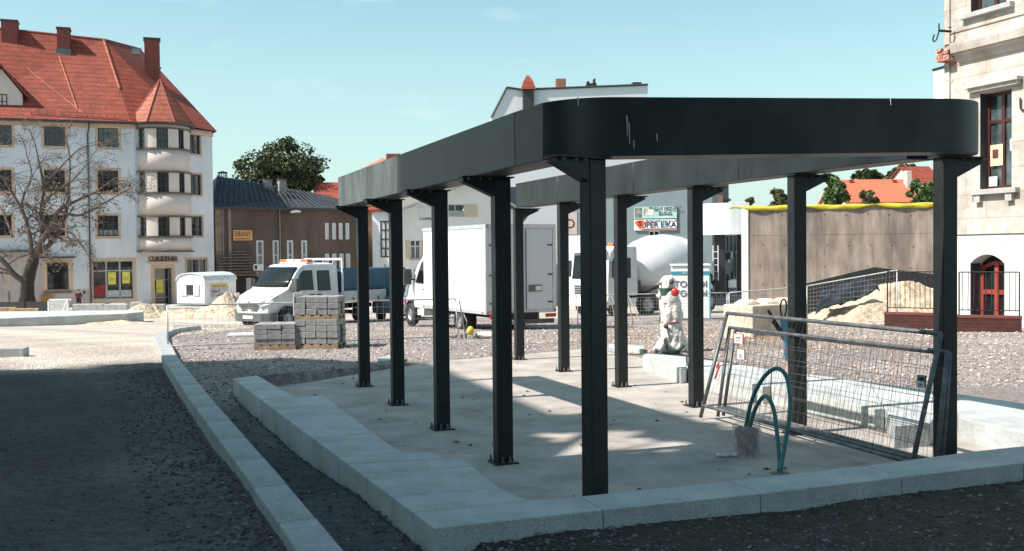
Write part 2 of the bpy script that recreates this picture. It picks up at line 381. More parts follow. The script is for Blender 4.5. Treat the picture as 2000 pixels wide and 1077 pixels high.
def make_stones(name, label, spec, seed, cols):
    rng = np.random.default_rng(seed)
    X = []; Y = []; SZ = []
    for (fn, cnt, s0, s1) in spec:
        x, y = fn(rng, cnt); sz = s0 + (s1 - s0) * rng.random(cnt) ** 2.2
        k = ~pin(slab_poly, x, y)
        kx = kerb_side(y); k &= ~((np.abs(x - kx) < .16) & (y < 17.5))
        X.append(x[k]); Y.append(y[k]); SZ.append(sz[k])
    x = np.concatenate(X); y = np.concatenate(Y); sz = np.concatenate(SZ); n = len(x)
    base = np.array([[1, 0, 0], [0, 1, 0], [-1, 0, 0], [0, -1, 0], [.2, .1, .75], [-.1, .2, -.6], [.6, .6, .45], [-.55, -.6, .45]], float)
    F_ = np.array([[0, 1, 6], [6, 1, 4], [0, 6, 4], [1, 2, 4], [2, 3, 7], [2, 7, 4], [7, 3, 4], [3, 0, 4], [1, 0, 5], [2, 1, 5], [3, 2, 5], [0, 3, 5]])
    v = base[None] * (1 + .35 * (rng.random((n, 8, 3)) - .5) * 2)
    a = rng.random(n) * 6.28; ca, sa = np.cos(a), np.sin(a)
    vx = v[..., 0] * ca[:, None] - v[..., 1] * sa[:, None]; vy = v[..., 0] * sa[:, None] + v[..., 1] * ca[:, None]
    t = (rng.random(n) - .5) * .9; vz = v[..., 2] * .8 + vx * t[:, None]
    z = ground_z(x, y)
    V = np.stack([vx * sz[:, None] + x[:, None], vy * sz[:, None] * .8 + y[:, None], vz * sz[:, None] + z[:, None] + sz[:, None] * .12], -1).reshape(-1, 3)
    Fc = (F_[None] + (np.arange(n) * 8)[:, None, None]).reshape(-1, 3)
    me = bpy.data.meshes.new(name); me.from_pydata(V.tolist(), [], Fc.tolist())
    cc = np.array(cols)[rng.integers(0, len(cols), n)] * (.7 + .6 * rng.random((n, 1)))
    cc = np.repeat(np.concatenate([cc, np.ones((n, 1))], 1), 8, 0)
    at = me.color_attributes.new('stone', 'FLOAT_COLOR', 'POINT'); at.data.foreach_set('color', cc.ravel())
    m = bpy.data.materials.new(name + '_stone'); m.use_nodes = True; nt = m.node_tree; b = nt.nodes['Principled BSDF']
    b.inputs['Roughness'].default_value = .9; b.inputs['Specular IOR Level'].default_value = .25
    q = nt.nodes.new('ShaderNodeAttribute'); q.attribute_name = 'stone'; nt.links.new(q.outputs['Color'], b.inputs['Base Color']); me.materials.append(m)
    o = bpy.data.objects.new(name, me); C.objects.link(o)
    tag(o, label, 'gravel', kind='stuff')
def fan(y0, y1, s0, s1, pw=1.0):
    def f(rng, n):
        y = y0 + (y1 - y0) * rng.random(n) ** pw; return (s0 + (s1 - s0) * rng.random(n)) * y, y
    return f
def rightof(f, m=.2):
    def g(rng, n):
        x, y = f(rng, n * 2); k = x > kerb_side(y) + m; return x[k][:n], y[k][:n] if k.sum() >= n else y[k]
    return g
def fix(f):
    def g(rng, n):
        x, y = f(rng, n); return x, y
    return g
def gr_mid(rng, n):
    x, y = fan(12.5, 36, -.36, .56, 1.15)(rng, n * 2); k = x > np.where(y < 18, kerb_side(y) + .2, -.34 * y); x, y = x[k], y[k]
    e = len(x); return np.resize(x, n), np.resize(y, n) if e >= n else np.resize(y, n)
def gr_front(rng, n):
    y = 4.0 + 4.6 * rng.random(n); return -.6 + rng.random(n) * (y * .62 + .6), y
def gr_lane(rng, n):
    y = 4.2 + 12 * rng.random(n) ** 1.3; kx = kerb_side(y); return kx - .15 - (rng.random(n) ** 1.25) * (y * .56 + kx + .2).clip(.5), y
def gr_lane_edge(rng, n):
    y = 4.6 + 11 * rng.random(n) ** 1.3; kx = kerb_side(y); return kx - .13 - rng.random(n) ** 2 * .8, y
def gr_trench(rng, n):
    y = 4.6 + 9 * rng.random(n); kx = kerb_side(y); return kx + .15 + rng.random(n) * (1.2 + .1 * y), y
make_stones('gravel', 'grey and beige crushed stone gravel spread over the site behind the pergola', [(gr_mid, 40000, .009, .036)], 3,
            [(.40, .345, .32), (.32, .275, .26), (.5, .45, .42), (.22, .19, .185), (.38, .30, .265)])
make_stones('asphalt_rubble', 'dark loose asphalt rubble lying along the kerbs in the shade', [(gr_front, 11000, .003, .019), (gr_lane, 3800, .003, .014), (gr_lane_edge, 6000, .003, .024), (gr_trench, 3500, .004, .024)], 4,
            [(.085, .08, .078), (.115, .105, .10), (.15, .145, .14), (.06, .056, .054), (.2, .19, .18)])

# ------------------------------------------------------------------ floor screed of the pergola
M_FLOOR = concrete('brushed_screed', (.43, .385, .345), False)
n_, b_, l_ = nodes_of(M_FLOOR)
g_ = n_.nodes.new('ShaderNodeNewGeometry'); mp_ = n_.nodes.new('ShaderNodeMapping'); mp_.inputs['Rotation'].default_value = (0, 0, R(-12)); mp_.inputs['Scale'].default_value = (.9, 60, 1)
l_(g_.outputs['Position'], mp_.inputs[0]); z_ = n_.nodes.new('ShaderNodeTexNoise'); z_.inputs['Scale'].default_value = 1; z_.inputs['Detail'].default_value = 5; l_(mp_.outputs[0], z_.inputs[0])
r_ = n_.nodes.new('ShaderNodeValToRGB'); r_.color_ramp.elements[0].position = .3; r_.color_ramp.elements[0].color = (.84, .84, .84, 1); r_.color_ramp.elements[1].position = .65; r_.color_ramp.elements[1].color = (1.08, 1.08, 1.08, 1); l_(z_.outputs[0], r_.inputs[0])
x_ = n_.nodes.new('ShaderNodeMix'); x_.data_type = 'RGBA'; x_.blend_type = 'MULTIPLY'; x_.inputs[0].default_value = 1
s_ = b_.inputs['Base Color'].links[0].from_socket; l_(s_, x_.inputs[6]); l_(r_.outputs[0], x_.inputs[7]); l_(x_.outputs[2], b_.inputs['Base Color'])
fl = MB()
_I = lambda px, py: XY(PZ(px, py, HK)); _LO = lambda px: XY(PZ(px, 740 + (px - 455) * (1032 - 740) / (847 - 455.), HK))
_l = lambda a, b, t: (a[0] + (b[0] - a[0]) * t, a[1] + (b[1] - a[1]) * t)
fpoly = [_l(_I(503, 733.5), _LO(455), .4), _l(_I(632, 772), _LO(520), .6), _l(_I(787, 884), _LO(660), .3), _l(_I(925, 912), _LO(704), .3), _l(_I(1033, 978), _LO(806), .15), XY(PZ(1133, 980, .1)), XY(PZ(2000, 872, .1)), tuple(Vector(ro_end) + Vector((-.3, 0))), XY(PZ(1816, 790, 0)), XY(PZ(1508, 745, 0)), XY(PZ(1345, 715, 0)), XY(PZ(1150, 681, 0)), XY(PZ(845, 707, 0))]
fl.prism(fpoly, -.12, 0)
tag(fl.build('floor', M_FLOOR), kind='structure')

def floor_debris():
    rng = np.random.default_rng(6); m = MB(); ins_ = [tuple(p) for p in fpoly]
    x = rng.uniform(-4, 6, 1500); y = rng.uniform(6, 16, 1500); k = pin(ins_, x, y); x, y = x[k][:260], y[k][:260]
    for a, b in zip(x, y):
        s = .006 + .02 * rng.random() ** 3; t = rng.random() * 6.28
        m.add([(a + s * math.cos(t + j * 1.57) * (1.5 if j % 2 else .8), b + s * math.sin(t + j * 1.57), .003) for j in range(4)] + [(a, b, .003 + s * .6)], [(0, 1, 4), (1, 2, 4), (2, 3, 4), (3, 0, 4)])
    tag(m.build('debris', mk('dry_leaf_bits', (.09, .06, .045), .9, var=.4, scale=3)), 'small dark crumbs and dry leaf bits strewn over the pergola floor', 'debris', kind='stuff')
floor_debris()

# ------------------------------------------------------------------ coping stones round the floor
def stone_prism(poly, z0, z1, name, label, group, cat='kerb stone', mat=None, gap=.004, bevel=.007):
    cx = sum(p[0] for p in poly) / len(poly); cy = sum(p[1] for p in poly) / len(poly)
    q = []
    for p in poly:
        d = Vector((p[0] - cx, p[1] - cy)); L_ = d.length; q.append(tuple(d * ((L_ - gap) / L_)))
    m = MB().prism(q, 0, z1 - z0)
    o = m.build(name, mat or M_CONC, bevel=bevel); o.location = (cx, cy, z0)
    return tag(o, label, cat, group)
def lerp2(a, b, t): return (a[0] + (b[0] - a[0]) * t, a[1] + (b[1] - a[1]) * t)
LO = lambda px: XY(PZ(px, 740 + (px - 455) * (1032 - 740) / (847 - 455.), HK))
I = lambda px, py: XY(PZ(px, py, HK))
gl = 'wide concrete coping stones along the left edge of the pergola floor'
stone_prism([LO(455), LO(510), I(576, 776), I(503, 733.5)], -.16, HK, 'coping_stone', 'narrow concrete coping stone at the far left tip of the pergola floor', gl)
stone_prism([LO(511), LO(611), I(729, 846), I(632, 772.5), I(576, 776.5)], -.16, HK, 'coping_stone', 'longest left coping stone, where the edging first steps wider', gl)
stone_prism([LO(611.5), LO(660), I(787, 884.5), I(729, 846.4)], -.16, HK, 'coping_stone', 'short coping stone just before the double step in the left edging', gl)
stone_prism([LO(660.5), LO(678), I(868, 895.5), I(839, 880.7), I(787, 885)], -.16, HK, 'coping_stone', 'smallest coping stone between the two close steps in the left edging', gl)
stone_prism([LO(678.5), LO(704), I(924, 911), I(897.5, 893.5), I(868, 896)], -.16, HK, 'coping_stone', 'slim coping stone just after the second close step of the left edging', gl)
stone_prism([LO(704.5), LO(762), I(975, 952), I(924, 911.5)], -.16, HK, 'coping_stone', 'wide plain coping stone beside the fourth left post', gl)
stone_prism([LO(762.5), LO(806), I(1033, 978), I(975, 952.5)], -.16, HK, 'coping_stone', 'broadest coping stone of the left edging, next to the front corner', gl)
gf = 'long concrete kerb stones along the front edge of the pergola floor'
stone_prism([LO(806.6), I(847, 1032), I(1179, 996), I(1133, 969.5), I(1033, 978)], -.16, HK, 'coping_stone', 'front corner kerb stone whose sharp corner points at the camera', gf)
stone_prism([I(1179, 996), I(1487, 964), I(1424, 939.5), I(1133, 969.5)], -.16, HK, 'coping_stone', 'front kerb stone directly in front of the nearest post', gf)
stone_prism([I(1487, 964), I(1762, 931.5), I(1690, 909.5), I(1424, 939.5)], -.16, HK, 'coping_stone', 'front kerb stone in front of the bent teal conduits', gf)
stone_prism([I(1762, 931.5), I(2000, 904), I(1900, 882), I(1690, 909.5)], -.16, HK, 'coping_stone', 'front kerb stone before the right corner post, in shade', gf)
e2 = tuple(Vector(I(1900, 882)) + fd * 2.0)
stone_prism([I(2000, 904), co_end, e2, I(1900, 882)], -.16, HK, 'coping_stone', 'rightmost front kerb stone running out of the picture', gf)
# right-hand coping: staggered stones, inner edge steps
J = lambda px, py: XY(PZ(px, py, 0))
def ro(t):
    ps = right_out + [ro_end]; k = min(int(t), len(ps) - 2); return lerp2(ps[k], ps[k + 1], t - k)
gr = 'pale sunlit concrete coping stones along the right edge of the pergola floor'
stone_prism([J(1329, 750), J(1341, 748), ro(0), XY(PZ(1262, 690, HK)), J(1255, 722)], -.1, HK, 'coping_stone', 'far stone of the right edging, its end block standing by the third right post', gr)
stone_prism([J(1345, 752), J(1490, 790), J(1505, 788), ro(1.0), ro(.02)], -.16, HK, 'coping_stone', 'second stone from the far end of the sunlit right edging', gr)
a2 = J(1600, 806); 
stone_prism([J(1506, 788), J(1708, 840), J(1727, 838), ro(1.66), ro(1.002)], -.16, HK, 'coping_stone', 'long white stone of the right edging between the fifth right post and the middle step', gr)
stone_prism([J(1728, 838), J(1747, 877), J(1816, 873), ro(2.25), ro(1.662)], -.16, HK, 'coping_stone', 'pale stone of the right edging behind the right end of the leaning panels', gr)
stone_prism([XY(PZ(1872, 815, HK)), XY(PZ(1960, 838, HK)), XY(PZ(2040, 850, HK)), ro(3.2), ro(2.27)], -.16, HK, 'coping_stone', 'pale stone of the right edging seen right of the corner post', gr)
st2 = [XY(PZ(1750, 795, .3)), XY(PZ(1816, 838, .3))]
stone_prism([XY(PZ(737, 713, 0)), XY(PZ(790, 709, 0)), XY(PZ(790, 701, 0)), XY(PZ(737, 705, 0))], -.05, .06, 'coping_stone', 'short pale kerb stone lying alone at the back edge of the floor', 'loose kerb stones behind the floor')
stone_prism([XY(PZ(1185, 686, 0)), XY(PZ(1258, 690, 0)), XY(PZ(1258, 683, 0)), XY(PZ(1190, 679, 0))], -.05, .07, 'coping_stone', 'short pale kerb stone on the gravel behind the third right post', 'loose kerb stones behind the floor')

# ------------------------------------------------------------------ street kerb
def kerb_stones():
    pts = [Vector(p) for p in kc]; seg = []; 
    L_ = [0]
    for a, b in zip(pts, pts[1:]): L_.append(L_[-1] + (b - a).length)
    def at(t):
        for i in range(len(pts) - 1):
            if t <= L_[i + 1] + 1e-9: 
                k = (t - L_[i]) / (L_[i + 1] - L_[i]); p = pts[i].lerp(pts[i + 1], k); return p
        return pts[-1]
    ords = ['first', 'second', 'third', 'fourth', 'fifth', 'sixth', 'seventh', 'eighth', 'ninth', 'tenth', 'eleventh', 'twelfth', 'thirteenth', 'fourteenth', 'fifteenth', 'sixteenth', 'seventeenth', 'eighteenth', 'nineteenth', 'twentieth', 'twenty-first', 'twenty-second', 'twenty-third', 'twenty-fourth', 'twenty-fifth', 'twenty-sixth', 'twenty-seventh', 'twenty-eighth', 'twenty-ninth', 'thirtieth']
    t = 1.3; k = 0; hw = .118
    while t < L_[-1] - .5 and k < 30:
        ln = 1.0 if t < L_[5] else (.8 if t < L_[8] else 1.3)
        a, b = at(t), at(min(t + ln, L_[-1])); d = (b - a).normalized(); nn = Vector((-d.y, d.x))
        j = (random.random() - .5) * .006
        za, zb = (G(0, p.y) + KT + (.0 if p.y < 17 else -.02) for p in (a, b))
        zt = lambda p: G(0, p[1]) if p[1] > 9 else 0
        a2, b2 = a + d * .003, b - d * .003
        m = MB(); bot = -.3
        q = [a2 + nn * (hw + j), a2 - nn * (hw - j), b2 - nn * (hw - j), b2 + nn * (hw + j)]
        base = zt(a); tops = [zt(a) + KT, zt(a) + KT, zt(b) + KT, zt(b) + KT]
        m.add([(v.x - a.x, v.y - a.y, bot) for v in q] + [(v.x - a.x, v.y - a.y, tt - base) for v, tt in zip(q, tops)],
              [(3, 2, 1, 0), (4, 5, 6, 7), (0, 1, 5, 4), (1, 2, 6, 5), (2, 3, 7, 6), (3, 0, 4, 7)])
        o = m.build('kerb_stone', M_CONC_D, bevel=.012); o.location = (a.x, a.y, base)
        where = 'beside the shaded lane' if t < L_[4] else ('where the kerb bends' if t < L_[8] else 'curving toward the white tipper')
        tag(o, f'{ords[k]} kerb stone from the bottom edge, {where}', 'kerb stone', 'stones of the long curved street kerb')
        t += ln; k += 1
kerb_stones()

# ------------------------------------------------------------------ the steel pergola
ROWA = math.atan(.385)
rowL = lambda y: 3.087 - .385 * y
rowR = lambda y: 6.33 - .385 * y
def beam_bot(x, y):
    u = (x + .385 * y - 3.087) / 3.24; return EYE + .615 + .085 * max(-.1, min(1.1, u))
BH = .385
perg = empty('pergola', (1.8, 9.5, 0), 0, 'large dark steel pergola frame with a rounded ring beam on bolted posts', 'pergola')
def to_local(m): 
    off = perg.location; m.v = [(a - off.x, b - off.y, c - off.z) for a, b, c in m.v]; return m
def fillet(c, d1, d2, t, n=14):
    # rounded corner between the line arriving along d1 and the one leaving along d2
    c, d1, d2 = Vector(c), Vector(d1).normalized(), Vector(d2).normalized()
    p0 = c - d1 * t; p2 = c + d2 * t; out_ = []
    ang = d1.angle(d2); r = t / math.tan((math.pi - ang) / 2)
    side = 1 if d1.x * d2.y - d1.y * d2.x > 0 else -1
    nrm = Vector((-d1.y, d1.x)) * side; cen = p0 + nrm * r
    a0 = math.atan2(p0.y - cen.y, p0.x - cen.x)
    for i in range(n + 1):
        a = a0 + side * ang * i / n; out_.append(Vector((cen.x + r * math.cos(a), cen.y + r * math.sin(a))))
    return out_
rdir = Vector((-.385, 1)).normalized(); fdir = Vector((1, .31)).normalized()
cL = Vector((.317, 6.363)); cR = Vector((3.70, 7.41))
def Lo(y): return Vector((2.767 - .385 * y, y))
def Ro(y): return Vector((6.55 - .385 * y, y))
cornL = fillet(cL, -rdir, fdir, .48); cornR = fillet(cR, fdir, rdir, .55)
M_STEEL_SUN = mk('sunlit_steel_paint', (.085, .10, .098), .42, var=.45, scale=3, bump=.5, bscale=5, dist=.004, stretch=(1, 1, .5))  # lighter steel for the far beam end, standing in for sun on it
def beam(path, name='beam', label=None, mat=None, width=.28):
    rings = []
    for k, p in enumerate(path):
        t = (path[min(k + 1, len(path) - 1)] - path[max(k - 1, 0)]).normalized(); n2 = Vector((-t.y, t.x))
        zb = beam_bot(p.x, p.y); q = p + n2 * width
        rings.append([(p.x, p.y, zb), (p.x, p.y, zb + BH), (q.x, q.y, zb + BH), (q.x, q.y, zb)])
    m = MB().loft(rings); o = to_local(m).build(name, mat or M_STEEL, perg, smooth='auto', bevel=.004, seg=1)
    if label: o['label'] = label
    for p_ in o.data.polygons: pass
    return o
def lin(a, b, n=6): return [a.lerp(b, i / n) for i in range(n + 1)]
g3 = .002
beam(lin(Lo(13.05), Lo(10.2 + g3)), label='far left end of the ring beam, its sunlight put into lighter grey paint', mat=M_STEEL_SUN)
beam(lin(Lo(10.2 - g3), Lo(7.11 + g3)))
beam(lin(Lo(7.11 - g3), cornL[3] - rdir * -.002, 2), label='short slightly reddish panel just before the rounded left corner', mat=mk('reddish_steel_paint', (.024, .020, .022), .5, var=.3, bump=.1))
beam(cornL[3:] + lin(cornL[-1], cornR[0], 8)[1:-1] + cornR + [Ro(8.1)], label='front part of the ring beam with both rounded corners')
beam(lin(Ro(8.103), Ro(10.3)))
beam(lin(Ro(10.303), Ro(12.42)))
beam(lin(Ro(12.424), Ro(14.6)))
beam(lin(Ro(14.604), Ro(16.15)))
def scratches():
    m = MB()
    for (px, y0, y1) in [(1223.5, 226, 266), (1228, 240, 281), (1237, 275, 291), (1282, 262, 277), (1128, 190, 207), (1738, 192, 206)]:
        Yd = 6.46 + .31 * ((P(px, y0, 6.6).x - .63)) if px > 1180 else 6.52
        a = P(px, y0, 6.5); s = a.x - .63; Yd = 6.46 + .31 * s
        for _ in range(4): a = P(px, y0, Yd); Yd = 6.46 + .31 * (a.x - .63)
        a = P(px, y0, Yd) + Vector((.002, -.005, 0)); b = P(px + 1, y1, Yd) + Vector((.002, -.005, 0))
        if px < 1180: a += Vector((0, -.0, 0)); 
        m.tube([a, b], [.0035, .002], 4)
    to_local(m).build('paint_scratch', mk('bare_steel_scratch', (.5, .52, .52), .5, bump=0), perg)
scratches()
def post(x, y, out_side, rz, label=None):
    pt = empty('post', (0, 0, 0)); pt.parent = perg
    pt.location = Vector((x, y, 0)) - perg.location; pt.rotation_euler = (0, 0, rz)
    if label: pt['label'] = label
    top = beam_bot(x, y) - .012
    o = MB().box(-.07, .07, -.0550, .0550, .014, top).build('shaft', M_STEEL_P, pt, bevel=.006)
    bp = MB().box(-.105, .105, -.095, .095, .0, .014).build('base_plate', M_STEEL_P, pt, bevel=.002, seg=1)
    for sx in (-1, 1):
        for sy in (-1, 1):
            b = MB(); b.cyl((sx * .032 if sy < 0 else sx * .085, sy * .074, .014), .009, .05, 8); b.cyl((sx * .032 if sy < 0 else sx * .085, sy * .074, .014), .016, .015, 6)
            b.build('anchor_bolt', M_GALV, bp)
    s = out_side
    br = MB()
    br.box(min(s * -.09, s * .36), max(s * -.09, s * .36), -.09, .09, top, top + .012)
    pr = [(s * .07, top - .15), (s * .34, top - .03), (s * .34, top), (s * .07, top)]
    if s < 0: pr = pr[::-1]
    br.ext(pr, -.05, .05, 'y')
    k = br.build('bracket', M_STEEL_P, pt)
    for bx in (.12, .2, .3):
        b = MB(); b.cyl((s * bx, -.07, top - .018), .010, .03, 6); b.build('bracket_bolt', M_GALV, k)
    return pt
Lp = [711, 776, 862, 981, 1160]; nmL = ['farthest post of the left row', 'second farthest post of the left row', 'middle post of the left row', 'fourth post of the left row', 'nearest post, at the front left corner']
for i, px in enumerate(Lp):
    y = [13.03, 11.42, 9.87, 8.24, 6.64][i]
    # depth along the row from the pixel column
    for _ in range(30):
        p = P(px, 700 if i < 4 else 640, y); y = y + (rowL(y) - p.x) * .9 / (p.x / y + .385) if True else y
    post(rowL(y), y, -1, ROWA + (R(14) if i == 4 else 0), nmL[i])
Rp = [1014, 1101, 1213, 1359, 1557, 1846]; nmR = ['farthest post of the right row', 'second farthest post of the right row', 'third post of the right row', 'fourth post of the right row', 'post the wire panels lean on, fifth of the right row', 'front right corner post']
for i, px in enumerate(Rp):
    y = [16.1, 14.5, 12.9, 11.1, 9.46, 7.7][i]
    for _ in range(30):
        p = P(px, 640, y); y = y + (rowR(y) - p.x) * .9 / (p.x / y + .385)
    post(rowR(y), y, 1, ROWA, nmR[i])

# ------------------------------------------------------------------ wire panels
def wire_panel(name, label, group, BL, BR, TR, TL, nx=26, nz=8, r=.019, leg=.0, rw=.0016, cat='wire fence', sag=.0, rail=None, light=False):
    o0 = (BL + BR) / 2; e = empty(name, o0, 0, label, cat, group)
    f = MB(); q = [v - o0 for v in (BL, BR, TR, TL)]
    up = (q[3] - q[0]).normalized(); up2 = (q[2] - q[1]).normalized(); bl, brr = q[0] + up * leg, q[1] + up2 * leg
    f.tube([q[0], q[3]], r, 8); f.tube([q[1], q[2]], r, 8)
    nrm = (q[1] - q[0]).cross(q[3] - q[0]).normalized()
    s = [lambda t, a=a, b=b: a.lerp(b, t) + nrm * sag * math.sin(t * 3.1) for a, b in ((q[3], q[2]), (bl, brr))]
    f.tube([s[0](i / 8) - up * .0 for i in range(9)], r * .95, 8); f.tube([s[1](i / 8) for i in range(9)], r * .9, 8)
    f.build('frame', M_GALV_L if light else M_GALV, e, smooth=True)
    m = MB(); rng = random.Random(sum(map(ord, label)) % 999)
    for i in range(1, nx):
        t = i / nx + (rng.random() - .5) * .008; a = s[1](t); b = s[0](min(1, t + .004)); mid = a.lerp(b, .5) + nrm * (rng.random() - .5) * .02 + (b - a).cross(nrm) * (rng.random() - .5) * .012
        m.tube([a, mid, b], rw, 3, False)
    for j in range(1, nz):
        t = j / nz; a = bl.lerp(q[3], t); b = brr.lerp(q[2], t)
        m.tube([a.lerp(b, k / 6) + nrm * (rng.random() - .5) * .012 + up * (rng.random() - .5) * .008 for k in range(7)], rw, 3, False)
    m.build('wire_mesh', M_WIRE_L if light else M_WIRE, e)
    return e
gp = 'three low wire panels leaned against the right posts'
bl, br_ = PZ(1368, 820, .0), P(1775, 940, 7.4); br_.z = 0
p1 = wire_panel('wire_fence', 'outermost and tallest standing of the three leaned wire panels', gp, bl + Vector((0, 0, .02)), br_ + Vector((0, 0, .02)), P(1838, 652, 7.45), P(1420, 612, 10.45), 34, 7, .020, .13, sag=.01)
b2, b3 = PZ(1402, 818, .0), P(1826, 940, 7.46); b3.z = 0
wire_panel('wire_fence', 'middle one of the three leaned wire panels, with two small paper notices', gp, b2 + Vector((0, 0, .02)), b3 + Vector((0, 0, .02)), P(1850, 688, 7.50), P(1425, 640, 10.45), 30, 7, .018, .10)
wire_panel('wire_fence', 'rearmost of the three leaned wire panels, resting on the posts', gp, b2 + Vector((.07, .06, .02)), b3 + Vector((.07, .05, .02)), P(1856, 692, 7.52) + Vector((.01, .03, 0)), P(1425, 646, 10.5) + Vector((.07, .05, 0)), 30, 7, .018, .10)
def notice(label, c4, lines, edge):
    o0 = c4[0]; e = empty('notice_sign', o0, 0, label, 'sign', 'small notices tied to the leaning panels')
    u = (c4[1] - c4[0]); v = (c4[3] - c4[0]); nn = u.cross(v).normalized()
    m = MB(); th = nn * .006
    m.add([Vector((0, 0, 0)), u, u + v, v] + [Vector((0, 0, 0)) + th, u + th, u + v + th, v + th], [(0, 1, 2, 3), (7, 6, 5, 4), (0, 4, 5, 1), (1, 5, 6, 2), (2, 6, 7, 3), (3, 7, 4, 0)])
    m.build('board', edge, e)
    m = MB(); f = lambda a, b, z=.0085: u * a + v * b + nn * z
    m.add([f(.07, .05), f(.93, .05), f(.93, .95), f(.07, .95)], [(0, 1, 2, 3)]); 
    m.add([f(.07, .05, -.0025), f(.93, .05, -.0025), f(.93, .95, -.0025), f(.07, .95, -.0025)], [(0, 1, 2, 3)]); m.build('paper', M_WHITE, e)
    m = MB()
    for (a, b, c, d) in lines:
        m.add([f(a, b, .0115), f(c, b, .0115), f(c, d, .0115), f(a, d, .0115)], [(0, 1, 2, 3)])
        m.add([f(a, b, -.0055), f(c, b, -.0055), f(c, d, -.0055), f(a, d, -.0055)], [(0, 1, 2, 3)])
    m.build('lettering', M_INK, e)
Yp = lambda px: 5.584 / ((px - 1000) / 1950. + .32) - .02
def q4(x0, y0, x1, y1, dy=-.05):
    return [P(x0, y1, Yp(x0) + dy), P(x1, y1 + 2, Yp(x1) + dy), P(x1, y0 + 2, Yp(x1) + dy), P(x0, y0, Yp(x0) + dy)]
notice('white notice with a red edge hanging near the left end of the leaning panels', q4(1434, 651, 1453, 671), [(.25, .62, .75, .68), (.3, .5, .7, .54), (.25, .3, .75, .34)], M_RED)
notice('white notice with yellow heading just below the red-edged one', q4(1440, 681, 1456, 702), [(.25, .45, .75, .49), (.3, .33, .7, .37), (.25, .2, .75, .24)], M_GREYP)
nb_ = q4(1791, 732, 1809, 756); notice('blue-grey square notice at the right end of the leaning panels', nb_, [(.2, .25, .8, .3), (.25, .15, .75, .19)], M_GREYP)
e_ = [o for o in C.objects if o.name.startswith('notice_sign')][-1]
text('lettering', 'ABE', .05, M_INK, e_, ((nb_[1] - nb_[0]) * .5 + (nb_[3] - nb_[0]) * .7) + Vector((-.01, -.012, 0)), rot=(math.pi / 2, 0, math.atan2((nb_[1] - nb_[0]).y, (nb_[1] - nb_[0]).x)), sx=.8)

# red and white tape on the first panel
m = MB()
tp = [P(1412, 694, 10.35), P(1407, 700, 10.33), P(1400, 712, 10.32), P(1398, 722, 10.3), P(1403, 716, 10.3), P(1394, 742, 10.25), P(1391, 752, 10.2)]
for a, b in zip(tp, tp[1:]): m.add([a, b, b + Vector((.025, .01, .01)), a + Vector((.03, .0, .015))], [(0, 1, 2, 3)]); m.mi = 1 - m.mi
o = m.build('barrier_tape', [M_RED, M_WHITE], recalc=False); sm_ = o.modifiers.new('s', 'SOLIDIFY'); sm_.thickness = .002
tag(o, 'torn red and white tape tied round the left leg of the tallest leaning panel', 'tape')

# ------------------------------------------------------------------ teal conduits and the wrapped bucket
M_TEAL = mk('teal_plastic_conduit', (.04, .17, .18), .4, var=.12, scale=8)
def spline(pts, n=8):
    pts = [Vector(p) for p in pts]; out_ = []
    for i in range(len(pts) - 1):
        p0, p1, p2, p3 = pts[max(i - 1, 0)], pts[i], pts[i + 1], pts[min(i + 2, len(pts) - 1)]
        for k in range(n):
            t = k / n; out_.append(.5 * ((2 * p1) + (p2 - p0) * t + (2 * p0 - 5 * p1 + 4 * p2 - p3) * t * t + (3 * p1 - p0 - 3 * p2 + p3) * t ** 3))
    out_.append(pts[-1]); return out_
bk = PZ(1459, 890, 0)
def conduit(pxs, label):
    n = len(pxs); pts = [P(a, b, 8.42 + (7.83 - 8.42) * i / (n - 1)) for i, (a, b) in enumerate(pxs)]
    pts[-1].z = max(pts[-1].z, .0)
    m = MB().tube(spline(pts), .0175, 10); o = m.build('conduit', M_TEAL, smooth=True); tag(o, label, 'conduit', 'bent teal plastic conduits')
conduit([(1453, 852), (1457, 832), (1470, 778), (1492, 737), (1516, 720), (1535, 734), (1543, 775), (1541, 820), (1531, 880), (1524, 924)], 'taller teal conduit bent in a high arch from the wrapped bucket to the floor')
conduit([(1462, 852), (1465, 834), (1474, 802), (1488, 778), (1499, 776), (1511, 800), (1518, 850), (1522, 900), (1521, 924)], 'shorter teal conduit bent in a lower arch beneath the tall one')
pl = MB(); c_ = PZ(1523, 925, 0); pl.box(-.07, .07, -.035, .04, 0, .006); o = pl.build('anchor_plate', M_GALV); o.location = (c_.x, c_.y, 0); tag(o, 'small rusty metal plate where both teal conduits end on the floor', 'plate')
